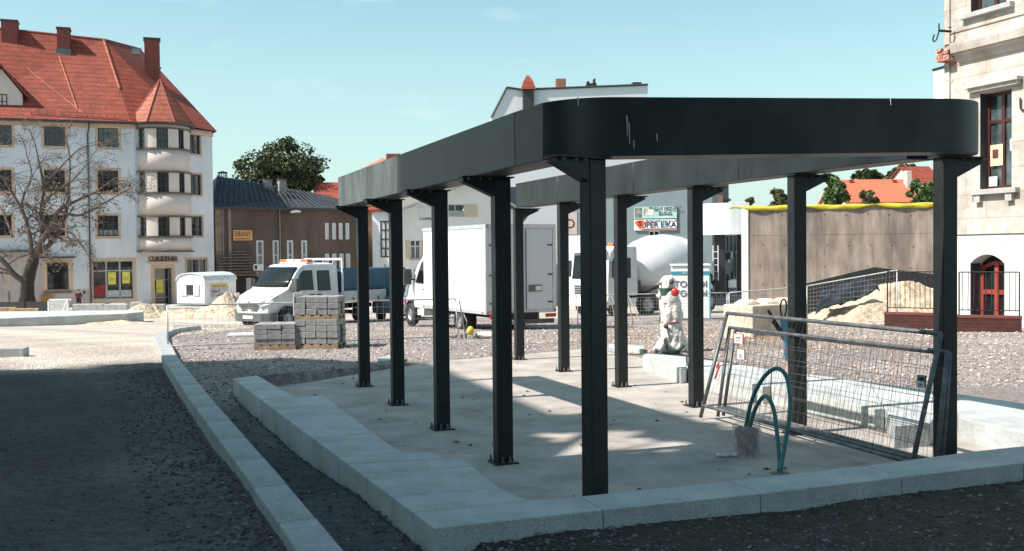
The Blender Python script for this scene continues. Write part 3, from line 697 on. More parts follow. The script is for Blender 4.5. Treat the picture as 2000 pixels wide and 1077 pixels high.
def bucket():
    e = empty('bucket', bk, 0, 'reddish bucket wrapped in crumpled clear plastic holding the teal conduit ends', 'bucket')
    mb = MB().lathe([(.0, .0), (.078, .0), (.098, .225), (.103, .23), (.094, .23), (.076, .02), (0, .02)], 24)
    mb.build('pail', mk('dull_red_plastic', (.26, .11, .10), .5), e, smooth=True)
    rng = random.Random(4); rings = []
    for k in range(14):
        h = k / 13 * .27; ring = []
        for i in range(40):
            a = 2 * math.pi * i / 40
            r = .089 + .022 * h / .25 + .008 * math.sin(a * 5 + k * .9) + .007 * math.sin(a * 11 - k * 1.7) + (.018 * (k == 0)) + (rng.random() * .007) + (.012 * math.sin(a * 4) if k > 11 else 0)
            ring.append((r * math.cos(a), r * math.sin(a), h))
        rings.append(ring)
    m = MB().loft(rings, False)
    pm = mk('clear_wrap', (.75, .70, .70), .3, var=.1, scale=20, bump=.9, bscale=34, dist=.012); pm.node_tree.nodes['Principled BSDF'].inputs['Alpha'].default_value = .42
    m.build('plastic_wrap', pm, e, smooth=True)
    t = MB(); rings = []
    for k in range(8):
        u = k / 7; cx, cy = -.08 - u * .19, -.04 + .01 * math.sin(k * 2); w_ = .02 + .02 * abs(math.sin(k * 2.1)) + .01 * (k == 7)
        rings.append([(cx + .01 * math.sin(i + k), cy + w_ * math.cos(i / 8 * 6.28), .004 + max(0, .024 * math.sin(i / 8 * 6.28) + .012 * math.sin(k * 1.9 + i))) for i in range(8)])
    t.loft(rings).build('plastic_tail', mk('milky_wrap', (.66, .64, .64), .4, bump=.5), e, smooth=True)
bucket()

# ------------------------------------------------------------------ blue taped cable riser by the fifth right post
def riser():
    Y = 12.3
    e = empty('cable_riser', Vector((P(1536, 700, Y).x, Y, .0)), 0, 'blue taped pipe with black cable loops standing behind the leaning panels', 'cable riser'); o0 = e.location
    q = lambda a, b, dy=0: P(a, b, Y + dy) - o0
    MB().tube([q(1540, 735), q(1538, 700)], .022, 8).build('bare_pipe', mk('pink_tape', (.5, .3, .28), .6), e)
    MB().tube([q(1538, 703), q(1534, 660), q(1531, 622)], [.032, .036, .05], 10).build('blue_sleeve', mk('blue_tape', (.10, .26, .38), .5, var=.25, scale=30), e, smooth=True)
    m = MB()
    m.tube(spline([q(1529, 625), q(1524, 603), q(1527, 588), q(1533, 586), q(1536, 600), q(1532, 625)]), .011, 6)
    m.tube(spline([q(1532, 660), q(1522, 640), q(1507, 618), q(1500, 606)]), .017, 6); m.tube(spline([q(1533, 668), q(1519, 644), q(1508, 628)]), .015, 6)
    m.tube(spline([q(1530, 650), q(1541, 640), q(1538, 630)]), .012, 6)
    m.build('cable', M_BLACK, e, smooth=True)
    m = MB(); m.tube([q(1528, 650), q(1538, 652)], .042, 10); m.tube([q(1530, 672), q(1540, 674)], .037, 10)
    m = MB(); m.cyl(q(1534, 652), .043, .012, 12); m.cyl(q(1536, 680), .04, .01, 12); m.build('tie', mk('pink_tie', (.6, .1, .15), .5), e)
riser()
# ------------------------------------------------------------------ wheels and vehicles
M_RIM = mk('steel_rim', (.42, .43, .44), .4, .6, var=.15)
def wheel(parent, x, y, r=.34, wd=.22, side=1, hub=True):
    w_ = empty('wheel', (x, y, r)); w_.parent = parent
    a, b = -wd / 2, wd / 2
    MB().lathe([(r * .62, a), (r * .93, a), (r, a + .03), (r, b - .03), (r * .93, b), (r * .62, b), (r * .6, 0)], 28, axis='y').build('tyre', M_BLACK, w_, smooth=True)
    s = side; f = [(0, s * wd * .36), (r * .16, s * wd * .38), (r * .2, s * wd * .2), (r * .5, s * wd * .22), (r * .6, s * wd * .42), (r * .66, s * wd * .44), (r * .66, -s * wd * .1), (0, -s * wd * .1)]
    m = MB().lathe(f, 28, axis='y')
    for k in range(8):
        an = k * math.pi / 4; m.box(-r * .05, r * .05, s * wd * .21 - .01, s * wd * .27 + .01, r * .24, r * .46, Matrix.Rotation(an, 4, 'Y'))
    m.build('rim', M_RIM, w_, smooth=False)
    return w_
def van_cab(e, xf, xr, hw=.98, roof=2.28, doors=1, label_w=None, mats=None):
    """front of a panel-van based truck: nose at xf, rear wall of the cab at xr"""
    P_ = mats or M_WHITEP
    pr = [(xf - .10, .30), (xf - .02, .42), (xf, .62), (xf - .02, .86), (xf - .07, 1.02), (xf - .22, 1.13), (xf - .60, 1.27), (xf - .86, 1.38), (xf - 1.30, 1.92), (xf - 1.47, 2.12), (xf - 1.68, roof - .03), (xf - 2.1, roof + .0), (xr + .2, roof), (xr + .03, roof - .08), (xr, roof - .35), (xr, .32)]
    def nar(a, z):
        k = 1 - max(0, z - 1.15) * .13
        if a > xf - .35: k -= (.10 if z < 1.3 else 0) * (a - (xf - .35)) / .35 + 0
        if a > xf - .12: k -= .08
        return k
    # inner vertices for a rounded body section
    m = MB(); n = len(pr); rings = []
    for t in (-1, -.93, -.55, 0, .55, .93, 1):
        ring = []
        for (a, z) in pr:
            aa, zz = a, z
            ex = (abs(t) ** 3)
            if a > xf - 1.7 and z > .3: aa = a - .16 * ex * (1 if a > xf - .3 else .6)
            if z > roof - .2: zz = z - .05 * ex
            y = hw * t * nar(a, z)
            ring.append((aa, y, zz))
        rings.append(ring)
    m.loft(rings)
    # wheel arch cut is suggested by a dark arch liner standing proud
    body = m.build('cab_body', P_, e, smooth=False, bevel=.035, seg=3)
    sy = lambda z: hw * (1 - max(0, z - 1.15) * .13)
    # windscreen
    ws = MB(); rows = []
    for t in (0, .33, .66, 1):
        row = []
        a0, z0 = xf - .86 - .03, 1.38 + .05; a1, z1 = xf - 1.47, 2.12
        for u in (-1, -.92, -.5, 0, .5, .92, 1):
            a = a0 + (a1 - a0) * t; z = z0 + (z1 - z0) * t
            bow = .0 if True else 0
            a2 = a - .16 * .6 * abs(u) ** 3 + .022; row.append((a2, sy(z) * u * .93, z + .022))
        rows.append(row)
    ws.loft(rows, False, False); o = ws.build('windscreen', M_GLASSV, e, smooth=True); 
    s_ = o.modifiers.new('s', 'SOLIDIFY'); s_.thickness = .02
    # side windows
    for s in (-1, 1):
        def panel(pts, name, mat, off=.012, par=e):
            m = MB(); q = [(a, s * (sy(z) + off), z) for a, z in pts]; q2 = [(a, s * (sy(z) - .03), z) for a, z in pts]
            k = len(pts); m.add(q + q2, [tuple(range(k)), tuple(range(2 * k - 1, k - 1, -1))] + [(i, i + k, (i + 1) % k + k, (i + 1) % k) for i in range(k)])
            return m.build(name, mat, par, bevel=.01, seg=1)
        x0 = xf - 1.32
        d = panel([(x0 + .10, 1.22), (x0 + .1, .55), (x0 - .95, .55), (x0 - .95, 2.1), (x0 - .42, 2.1), (x0 - .22, 1.98)], 'door', P_, .008)
        panel([(x0 + .02, 1.32), (x0 - .88, 1.30), (x0 - .88, 2.02), (x0 - .42, 2.02), (x0 - .26, 1.90)], 'door_window', M_GLASSV, .014, d)
        h = MB(); h.box(x0 - .86, x0 - .66, s * (sy(1.12)) - .01, s * (sy(1.12)) + .04, 1.10, 1.15); h.build('handle', M_GREYP, d)
        if doors == 2:
            d = panel([(x0 - .98, .55), (x0 - 1.86, .55), (x0 - 1.86, 2.1), (x0 - .98, 2.1)], 'door', P_, .008)
            panel([(x0 - 1.10, 1.26), (x0 - 1.74, 1.26), (x0 - 1.74, 2.0), (x0 - 1.10, 2.0)], 'door_window', M_GLASSV, .016, d)
            h = MB(); h.box(x0 - 1.22, x0 - 1.02, s * (sy(1.12)) - .01, s * (sy(1.12)) + .04, 1.10, 1.15); h.build('handle', M_GREYP, d)
        # mirror
        mm = MB(); mm.box(x0 + .10, x0 + .30, s * 1.04, s * 1.30, 1.26, 1.74); mm.tube([(x0 + .1, s * .93, 1.4), (x0 + .2, s * 1.08, 1.42)], .03, 6); mr = mm.build('mirror', M_GREYP, e, bevel=.03)
        MB().box(x0 + .112, x0 + .12, s * 1.04, s * 1.2, 1.34, 1.69).build('mirror_glass', M_CHROME, mr)
        # lamp
        hl = MB(); hl.loft([[(xf - .17, s * hw * .52, .90), (xf - .12, s * hw * .53, .77), (xf - .30, s * hw * .88, .88), (xf - .55, s * hw * .94, 1.14), (xf - .40, s * hw * .78, 1.14)],
                            [(xf + .01, s * hw * .52, .92), (xf + .035, s * hw * .53, .77), (xf - .16, s * (hw * .88 + .03), .88), (xf - .5, s * (hw * .94 + .02), 1.14), (xf - .30, s * hw * .78, 1.16)]])
        hl.build('headlight', mk('headlight_lens', (.62, .66, .68), .1, .2, var=.3, scale=18, bump=.3, bscale=14), e, bevel=.01)
    # grille, badge, bumper, plate
    g = MB()
    for k in range(4): g.box(xf - .12, xf + .012 - k * .006, -.48 + .03 * k, .48 - .03 * k, .86 - k * .07 - .03, .86 - k * .07 + .012)
    g.build('grille', M_GREYP, e)
    bd = MB(); bd.ext([(0, .085), (.055, 0), (0, -.085), (-.055, 0)], xf - .02, xf + .03, 'x'); bo = bd.build('badge', M_CHROME, e, bevel=.006); bo.location = (0, 0, .90)
    hd = MB(); hd.ext([(0, .045), (.028, 0), (0, -.045), (-.028, 0)], xf + .02, xf + .033, 'x'); hd.build('badge_hole', M_GREYP, bo)
    bm = MB(); bp = [(-hw * .97, -.42), (-hw * .93, -.14), (-hw * .62, .025), (0, .05), (hw * .62, .025), (hw * .93, -.14), (hw * .97, -.42)]
    bm.loft([[(xf + a, y, z) for y, a in bp] + [(xf + a - .12, y * .9, z) for y, a in reversed(bp)] for z in (.26, .30, .46, .56)])
    bb = bm.build('bumper', mk('dark_grey_bumper', (.10, .105, .11), .55), e, bevel=.02)
    pl = MB().box(xf + .045, xf + .062, -.26, .26, .36, .47).build('number_plate', M_WHITE, bb)
    w = MB()
    for s in (-1, 1): w.tube([(xf - .90, s * .1, 1.42), (xf - 1.0, s * .6, 1.53)], .014, 4)
    w.build('wiper', M_BLACK, e)
    # arch
    for s in (-1, 1):
        a = MB(); a.lathe([(.30, s * hw * .90), (.42, s * hw * .90), (.425, s * (hw + .012)), (.37, s * (hw + .012)), (.37, s * hw * .90)], 28, c=(xf - .92, 0, .36), axis='y', cap=False); a.build('wheel_arch', M_BLACK, e)
    return body
tr = empty('tipper_truck', (-7.55, 37.3, G(0, 37.3) - .02), math.atan2(-.83, -.56), 'white double cab tipper truck with orange roof beacons and blue skip on its bed', 'truck')
van_cab(tr, 2.95, -.55, doors=2)
for s in (-1, 1): wheel(tr, 2.03, s * .885, side=s); wheel(tr, -1.75, s * .84, side=s)
m = MB(); m.box(-2.95, .3, -.40, .40, .50, .66); m.box(-2.0, -1.5, -.8, .8, .30, .42); m.build('chassis', M_DARK, tr)
bd_ = MB().box(-3.05, -.68, -1.02, 1.02, .80, .86).build('load_bed', mk('grey_alloy', (.42, .43, .44), .45, .5, var=.1), tr)
m_al = mk('bare_alloy_board', (.50, .52, .53), .45, .35, var=.1)
for s in (-1, 1):
    a = MB(); a.box(-3.05, -.72, min(s * 1.02, s * 1.05), max(s * 1.02, s * 1.05), .78, 1.20)
    for k in range(3): a.box(-3.05, -.72, min(s * 1.05, s * 1.062), max(s * 1.05, s * 1.062), .82 + k * .13, .91 + k * .13)
    sb = a.build('drop_side', m_al, tr)
    for xx in (-2.6, -1.9, -1.2): MB().box(xx - .03, xx + .03, min(s * 1.062, s * 1.08), max(s * 1.062, s * 1.08), .80, .95).build('latch', M_GREYP, sb)
MB().box(-3.08, -3.05, -1.02, 1.02, .78, 1.20).build('tailboard', m_al, tr)
hb = MB(); hb.box(-.72, -.68, -1.0, 1.0, .86, 1.15); [hb.box(-.73, -.67, y - .03, y + .03, .86, 2.42) for y in (-.98, .98)]; hb.box(-.73, -.67, -1.01, 1.01, 2.36, 2.44); [hb.box(-.71, -.69, y - .015, y + .015, 1.15, 2.4) for y in (-.5, 0, .5)]
hb.build('headboard', M_WHITEP, tr)
bl_ = MB().box(.55, .85, -.70, .70, 2.27, 2.31).build('beacon_bar', M_WHITE, tr)
for y, mt in ((-.55, M_ORANGE), (-.2, M_WHITE), (.2, M_WHITE), (.55, M_ORANGE)): MB().box(.57, .83, y - .17, y + .17, 2.31, 2.41).build('beacon', mt, bl_, bevel=.02)
MB().box(.9, 2.4, -.99, -.985, .3, .5)
# skip
sk = empty('skip', (0, 0, 0), 0, 'dark blue steel skip riding on the bed of the white tipper', 'skip'); sk.location = tr.matrix_basis @ Vector((-1.95, 0, .865)); sk.rotation_euler = tr.rotation_euler
m = MB(); m.loft([[(-1.55, -.80, 0), (1.1, -.80, 0), (1.1, .80, 0), (-1.55, .80, 0)], [(-2.3, -.98, 1.12), (1.22, -.98, 1.12), (1.22, .98, 1.12), (-2.3, .98, 1.12)], [(-2.22, -.92, 1.12), (1.16, -.92, 1.12), (1.16, .92, 1.12), (-2.22, .92, 1.12)], [(-1.5, -.74, .06), (1.05, -.74, .06), (1.05, .74, .06), (-1.5, .74, .06)]])
m.build('body', M_BLUE, sk, bevel=.01)
rm = MB(); [rm.box(-2.33, 1.25, min(s * .95, s * 1.02), max(s * .95, s * 1.02), 1.07, 1.16) for s in (-1, 1)]; rm.box(1.18, 1.26, -1, 1, 1.07, 1.16); rm.box(-2.36, -2.27, -1, 1, 1.07, 1.16); rm.build('rim', M_BLUE, sk)

# box truck
hd_ = Vector((-.47, .883)); rc = Vector((.24, 26.9)); oc = rc + hd_ * 3.2
bt = empty('box_truck', (oc.x, oc.y, G(0, oc.y) - .0), math.atan2(hd_.y, hd_.x), 'white box body truck parked with its rear doors toward the pergola', 'truck')
van_cab(bt, 3.2, 1.25, hw=.97, roof=2.2)
wheel(bt, 2.28, .885, side=1); wheel(bt, 2.28, -.885, side=-1)
for s in (-1, 1): wheel(bt, -1.35, s * .80, side=s, wd=.42)
bx = MB().box(-3.2, 1.02, -1.05, 1.05, .62, 2.96).build('box_body', M_BOXW, bt, bevel=.02)
tr_ = MB()
for s in (-1, 1):
    tr_.box(-3.22, 1.03, min(s * 1.045, s * 1.07), max(s * 1.045, s * 1.07), 2.88, 2.98); tr_.box(-3.22, 1.03, min(s * 1.045, s * 1.066), max(s * 1.045, s * 1.066), .58, .68)
    tr_.box(-3.24, -3.12, min(s * .98, s * 1.075), max(s * .98, s * 1.075), .6, 2.97)
tr_.box(-3.24, -3.18, -1.06, 1.06, 2.87, 2.985); tr_.box(-3.24, -3.18, -1.06, 1.06, .58, .66)
tr_.build('box_frame', mk('alloy_trim', (.55, .56, .57), .4, .4, var=.08), bt)
for y0, y1 in ((-.97, -.01), (.01, .97)):
    d = MB().box(-3.235, -3.2, y0, y1, .67, 2.86).build('rear_door', mk('grey_white_door', (.62, .64, .67), .5, var=.03), bt, bevel=.006)
    for z in (.85, 1.6, 2.4):
        MB().box(-3.25, -3.23, (y0 if y0 < -.5 else y1 - .16), (y0 + .16 if y0 < -.5 else y1), z, z + .04).build('hinge', M_GREYP, d)
MB().box(-3.26, -3.235, -.62, -.22, 1.16, 1.34).build('door_label', mk('brown_label', (.16, .11, .10), .5), bt)
MB().box(-3.266, -3.26, -.60, -.42, 1.19, 1.31).build('label_panel', M_WHITE, bt)
[MB().tube([(-3.26, y, .68), (-3.26, y, 2.86)], .013, 5).build('lock_rod', M_GREYP, bt) for y in (-.13, .13)]
m = MB(); m.box(-3.3, 1.2, -.42, .42, .42, .60); m.build('chassis', M_DARK, bt)
m = MB(); m.box(-3.34, -3.28, -.95, .95, .30, .42); m.box(-3.3, -3.2, -.5, -.44, .4, .6); m.box(-3.3, -3.2, .44, .5, .4, .6); rb = m.build('rear_bumper', M_GREYP, bt)
MB().box(-3.352, -3.34, .20, .72, .31, .42).build('number_plate', M_WHITE, rb)
text('number_plate_lettering', 'S 179QQ', .11, M_INK, rb, (-3.356, .46, .365), rot=(math.pi / 2, 0, -math.pi / 2), sx=.9)
for y in (-.85, .85): MB().box(-3.345, -3.30, y - .16, y + .16, .46, .56).build('tail_light', M_RED, bt, bevel=.01)
for s in (-1, 1):
    for x in (-3.0, 1.0): MB().box(x - .03, x + .03, min(s * 1.066, s * 1.08), max(s * 1.066, s * 1.08), .6, .64).build('marker_light', M_RED, bt)
m = MB(); m.box(-.7, .6, 1.0, 1.03, .40, .60); m.box(-.7, .6, -1.03, -1.0, .40, .60); 
gs = MB(); [gs.box(-.8, .9, 1.0, 1.025, z, z + .04) for z in (.25, .42)]; gs.build('side_guard', M_GREYP, bt)

# concrete mixer
hm = Vector((-.80, -.60)); mc = Vector((P(1250, 550, 44).x, 44.0))
mx_ = empty('mixer_truck', (mc.x, mc.y, G(0, 44)), math.atan2(hm.y, hm.x), 'white concrete mixer truck with a big white drum behind the site fence', 'truck')
cb = MB().ext([(3.0, .55), (3.02, 1.5), (2.88, 2.75), (2.6, 3.0), (1.3, 3.0), (1.25, .9), (1.9, .9), (1.95, .5)], -1.2, 1.2, 'y').build('cab_body', M_WHITEP, mx_, bevel=.08, seg=3)
MB().add([(3.03, -1.06, 1.62), (3.03, 1.06, 1.62), (2.91, 1.02, 2.62), (2.91, -1.02, 2.62), (3.0, -1.06, 1.62), (3.0, 1.06, 1.62), (2.88, 1.02, 2.62), (2.88, -1.02, 2.62)], [(0, 1, 2, 3), (7, 6, 5, 4), (0, 4, 5, 1), (1, 5, 6, 2), (2, 6, 7, 3), (3, 7, 4, 0)]).build('windscreen', M_GLASSV, mx_)
for s in (-1, 1):
    MB().box(1.7, 2.7, min(s * 1.2, s * 1.215), max(s * 1.2, s * 1.215), 1.65, 2.5).build('side_window', M_GLASSV, mx_, bevel=.01)
    MB().box(2.85, 3.0, min(s * 1.25, s * 1.45), max(s * 1.25, s * 1.45), 1.7, 2.4).build('mirror', M_GREYP, mx_, bevel=.03)
    MB().box(3.0, 3.06, s * .95 - .16, s * .95 + .16, .75, .95).build('headlight', mk('headlight_lens', (.6, .6, .6)), mx_, bevel=.01)
m = MB(); [m.box(3.0, 3.04, -.9, .9, .98 + k * .1, 1.04 + k * .1) for k in range(4)]; m.build('grille', M_GREYP, mx_)
text('front_lettering', 'FABRYKA', .22, M_INK, mx_, (3.06, 0, 1.48), rot=(math.pi / 2, 0, math.pi / 2))
MB().box(2.95, 3.1, -1.22, 1.22, .45, .72).build('bumper', M_WHITEP, mx_, bevel=.03)
vs_ = MB().box(2.9, 3.2, -1.1, 1.1, 2.72, 2.86).build('sun_visor', M_WHITEP, mx_, bevel=.03)
[MB().box(2.2, 2.5, y - .15, y + .15, 3.0, 3.14).build('beacon', M_ORANGE, mx_, bevel=.03) for y in (-.8, .8)]
MB().box(-4.2, 2.9, -.45, .45, .75, 1.0).build('chassis', M_DARK, mx_)
for x in (2.3, .6, -1.9, -3.2):
    for s in (-1, 1): wheel(mx_, x, s * 1.0, r=.5, wd=.3, side=s)
dr = MB().lathe([(0, 0), (.55, .02), (.78, .25), (1.08, .95), (1.20, 1.6), (1.18, 2.4), (1.0, 3.3), (.62, 4.3), (.5, 4.35), (0, 4.35)], 40, axis='x').build('drum', mk('drum_paint', (.72, .73, .75), .3, var=.06, coat=.2, bump=0), mx_, smooth=True)
dr.location = (.95, 0, 1.92); dr.rotation_euler = (0, R(-6), math.pi); dr.scale = (1.06, 1.14, 1.14)
text('drum_mark', 'O', .7, mk('drum_grey_mark', (.45, .47, .5), .5, bump=0), dr, (2.4, 1.0, .72), rot=(R(60), 0, math.pi), sx=.8)
m = MB(); m.tube([(.9, .3, .95), (.4, .5, 1.4), (.8, .6, 1.9)], .05); m.tube([(.6, .9, 1.0), (-.4, 1.0, 1.3), (-1.4, .9, 1.05)], .06); m.box(.75, 1.1, -.8, .8, .95, 1.5); m.box(-3.4, -3.1, -.7, .7, .95, 2.3); m.build('drum_cradle', M_GREYP, mx_)
m = MB(); m.loft([[(-3.7, -.5, 3.3), (-3.2, -.5, 3.3), (-3.2, .5, 3.3), (-3.7, .5, 3.3)], [(-3.9, -.25, 2.5), (-3.6, -.25, 2.5), (-3.6, .25, 2.5), (-3.9, .25, 2.5)]]); m.build('hopper', M_WHITEP, mx_)
m = MB(); m.loft([[(-3.9, -.2, 2.2), (-3.8, 0, 2.1), (-3.9, .2, 2.2)], [(-4.9, -.2, 1.2), (-4.8, 0, 1.1), (-4.9, .2, 1.2)]], False, False); o = m.build('chute', M_GREYP, mx_); q_ = o.modifiers.new('s', 'SOLIDIFY'); q_.thickness = .03
m = MB(); [m.box(-3.93, -3.9, y - .015, y + .015, 1.4, 3.0) for y in (.75, 1.05)]; [m.box(-3.93, -3.9, .75, 1.05, 1.5 + k * .3, 1.52 + k * .3) for k in range(5)]; m.build('ladder', M_WHITE, mx_)

# parked car seen in the gap
def car(loc, rz, label, col):
    e = empty('parked_car', loc, rz, label, 'car')
    pr = [(-2.05, .35), (-2.1, .7), (-1.95, 1.0), (-1.2, 1.08), (-.9, .0 + 1.42), (.3, 1.46), (1.1, 1.02), (1.9, .85), (2.1, .6), (2.05, .3)]
    MB().ext(pr, -.85, .85, 'y', lambda a, z: 1 - max(0, z - .9) * .28).build('body', col, e, bevel=.05, seg=3)
    for s in (-1, 1):
        q = [(-1.0, 1.05), (-.78, 1.36), (.25, 1.39), (.92, 1.05)]
        m = MB(); m.add([(a, s * (.85 * (1 - max(0, z - .9) * .28) + .006), z) for a, z in q] + [(a, s * (.85 * (1 - max(0, z - .9) * .28) - .02), z) for a, z in q], [(0, 1, 2, 3), (7, 6, 5, 4), (0, 4, 5, 1), (1, 5, 6, 2), (2, 6, 7, 3), (3, 7, 4, 0)]); m.build('side_window', M_GLASSV, e)
        for x in (-1.35, 1.35): wheel(e, x, s * .76, .31, .2, s)
        MB().box(2.0, 2.08, s * .6 - .15, s * .6 + .15, .66, .78).build('headlight', M_CHROME, e); MB().box(-2.1, -2.03, s * .65 - .12, s * .65 + .12, .75, .92).build('tail_light', M_RED, e)
    MB().add([(.36, -.62, 1.44), (.36, .62, 1.44), (1.12, .74, 1.04), (1.12, -.74, 1.04), (.36, -.62, 1.40), (.36, .62, 1.40), (1.12, .74, 1.0), (1.12, -.74, 1.0)], [(0, 1, 2, 3), (7, 6, 5, 4), (0, 4, 5, 1), (1, 5, 6, 2), (2, 6, 7, 3), (3, 7, 4, 0)]).build('windscreen', M_GLASSV, e)
    return e
car(GP(802, 41), R(75), 'blue grey car half hidden between the box truck and the pergola posts', mk('blue_grey_paint', (.10, .14, .17), .3, var=.1, coat=.4, bump=0))

# site caravan
def caravan():
    c0 = GP(400, 55.5); e = empty('site_caravan', c0, R(70), 'small white arched roof site caravan with a torn poster on its side', 'caravan')
    M_ = mk('scuffed_white_sheet', (.66, .68, .68), .5, var=.18, scale=2.5, bump=.4, bscale=4, dist=.02)
    arch = [(-.0, .45), (0, 1.75), (.12, 1.98), (.45, 2.12), (.95, 2.17), (1.45, 2.12), (1.78, 1.98), (1.9, 1.75), (1.9, .45)]
    # local x along the long side, local y across; corner at the origin
    m = MB(); m.loft([[(x, y, z) for y, z in arch] for x in (0, 2.9)]); m.build('body', M_, e, bevel=.03)
    m = MB(); m.loft([[(x, .95 + (y - .95) * 1.04, z + .03) for y, z in arch[1:-1]] + [(x, .95 + (y - .95) * 1.0, z - .02) for y, z in reversed(arch[1:-1])] for x in (-.06, 2.96)]); m.build('roof_skin', mk('grey_roof_edge', (.60, .63, .64), .5, var=.15), e)
    MB().box(-.03, .0, .75, 1.2, .95, 1.5).build('window', M_GLASS, e)
    for y0, y1 in ((.38, .74), (1.21, 1.57)): MB().box(-.05, -.0, y0, y1, .9, 1.55).build('shutter', M_, e, bevel=.01)
    po = MB().box(.45, 2.1, -.02, .0, .75, 1.55).build('poster', mk('torn_grey_poster', (.30, .29, .31), .7, col2=(.55, .54, .55), scale=5, thr=(.4, .6)), e)
    MB().box(.5, 2.0, -.03, -.021, 1.30, 1.48).build('poster_strip', M_YELLOW, po)
    text('poster_lettering', 'FABRYKA DOMU', .17, mk('dark_gold', (.25, .16, .02), .6, bump=0), po, (1.25, -.034, 1.385))
    text('poster_lettering', 'OKNA', .22, M_INK, po, (.9, -.028, 1.10), ext=.003); text('poster_lettering', 'TEL 677 177', .12, M_INK, po, (1.35, -.028, .87), ext=.003)
    for x in (.9, 2.0): wheel(e, x, .12, .3, .2, -1)
    MB().box(0, 2.9, .1, 1.8, .32, .45).build('chassis', M_DARK, e)
    MB().tube([(2.9, .95, .4), (3.8, .95, .45)], .05).build('drawbar', M_GREYP, e)
caravan()

# paver pallets
M_PAV = mk('dark_grey_paver', (.30, .30, .30), .85, var=.3, scale=5)
M_PALLET = mk('pallet_wood', (.32, .24, .16), .85, var=.3, scale=8)
def pavers(loc, rz, nx, nz, label, ny=3, bx=.22, by=.22, bz=.095, gap=.004, wrap=False):
    e = empty('paver_stack', loc, rz, label, 'paving stones', 'stacks of grey paving blocks on pallets')
    m = MB(); Wd, Dp = nx * bx, ny * by
    for y in (.0, Dp / 2 - .05, Dp - .1): m.box(0, Wd, y, y + .1, 0, .07)
    for k in range(5): m.box(k * (Wd - .12) / 4, k * (Wd - .12) / 4 + .12, 0, Dp, .07, .092)
    m.build('pallet', M_PALLET, e)
    blk = None; rng = random.Random(nx * 7 + nz)
    for k in range(nz):
        off = bx / 2 if k % 2 else 0
        for j in range(ny):
            if 0 < j < ny - 1 and k < nz - 1: continue
            for i in range(nx):
                if blk is None:
                    blk = MB().box(gap, bx - gap, gap, by - gap, gap / 2, bz - gap / 2).build('paver_block', M_PAV, e, bevel=.006, seg=1); o = blk
                else: o = blk.copy(); C.objects.link(o)
                o.parent = e; o.location = (i * bx + (rng.random() - .5) * .014, j * by + (rng.random() - .5) * .02, .092 + k * bz)
                o.rotation_euler = (0, 0, (rng.random() - .5) * .04)
    return e
def pv(px, Y): p = GP(px, Y); return p
w0 = pv(494, 18.2); pavers(w0, R(3), 3, 4, 'low pile of grey paving blocks left of the tall double stack', 3, .25)
w1 = pv(574, 18.3); a1 = pavers(w1, R(-4), 4, 4, 'lower grey paver stack on which the other stack stands', 3, .2, bz=.112)
w2 = w1 + Vector((.01, 0, .092 + 4 * .11 + .002)); pavers(w2, R(-2), 4, 3, 'upper grey paver stack on its pallet, topmost of the tall pair', 3, .2, bz=.112)
o = MB().box(0, .02, 0, .58, 0, .42).build('white_sheet', M_WHITE); o.location = w2 + Vector((-.03, 0, .08)); o.rotation_euler = (0, 0, R(-2)); tag(o, 'white plastic sheet hanging at the left end of the upper paver stack', 'sheet')
sl_ = MB().box(0, 1.3, 0, .9, -.1, .05).build('concrete_slab', M_CONC, bevel=.01); sl_.location = GP(442, 23.5); sl_.rotation_euler = (0, 0, R(12)); tag(sl_, 'thin pale concrete slab lying on the gravel in front of the white tipper', 'slab')

# site fences
gf1 = 'light wire fence panels standing across the gravel'
wire_panel('wire_fence', 'long wire fence panel from the bend of the street kerb to the paver stacks', gf1, GP(326, 18.2), GP(608, 19.0), GP(608, 19.0) + Vector((0, 0, .83)), GP(326, 18.2) + Vector((0, 0, .83)), 24, 6, .015, .09, .0022, light=True)
wire_panel('wire_fence', 'wire fence panel running behind the left posts from the paver stacks', gf1, GP(612, 19.1), GP(895, 21.6), GP(889, 21.6) + Vector((0, 0, .86)), GP(612, 19.1) + Vector((0, 0, .83)), 24, 6, .015, .06, .0022, light=True)
def foot(px, Y, label):
    p = GP(px, Y); o = MB().ext([(-.3, 0), (-.26, .11), (.26, .11), (.3, 0)], -.1, .1, 'y').build('fence_ballast', mk('grey_rubber_foot', (.26, .24, .22), .85, var=.2), bevel=.015); o.location = p; o.rotation_euler = (0, 0, R(85)); tag(o, label, 'fence foot', 'blocks holding the wire fence')
foot(609, 19.0, 'concrete fence foot in front of the tall paver stack'); foot(905, 21.6, 'fence foot behind the third left post, beside the yellow lamp')
def prop():
    m = MB(); a = GP(880, 21.7); b = a + Vector((.3, -.2, 0))
    m.tube([P(897, 588, 21.5), GP(909, 21.3)], .016, 6); m.tube([P(905, 612, 21.6), P(912, 628, 21.5), P(908, 650, 21.5)], .012, 5)
    o = m.build('fence_prop', M_GALV); tag(o, 'tilted galvanised prop tube leaning at the end of the fence by the box truck', 'prop')
prop()
c_ = GP(918, 21.2)
e = empty('warning_lamp', c_ + Vector((0, 0, .0)), 0, 'round yellow warning lamp lying on the gravel near the box truck', 'lamp')
MB().lathe([(0, .1), (.06, .12), (.1, .2), (.1, .26), (.06, .33), (0, .35)], 16).build('lens', M_YELLOW, e, smooth=True); MB().box(-.09, .09, -.07, .07, 0, .11).build('battery_case', mk('cream_case', (.4, .36, .3), .7), e, bevel=.02); e.scale = (.8, .8, .8)
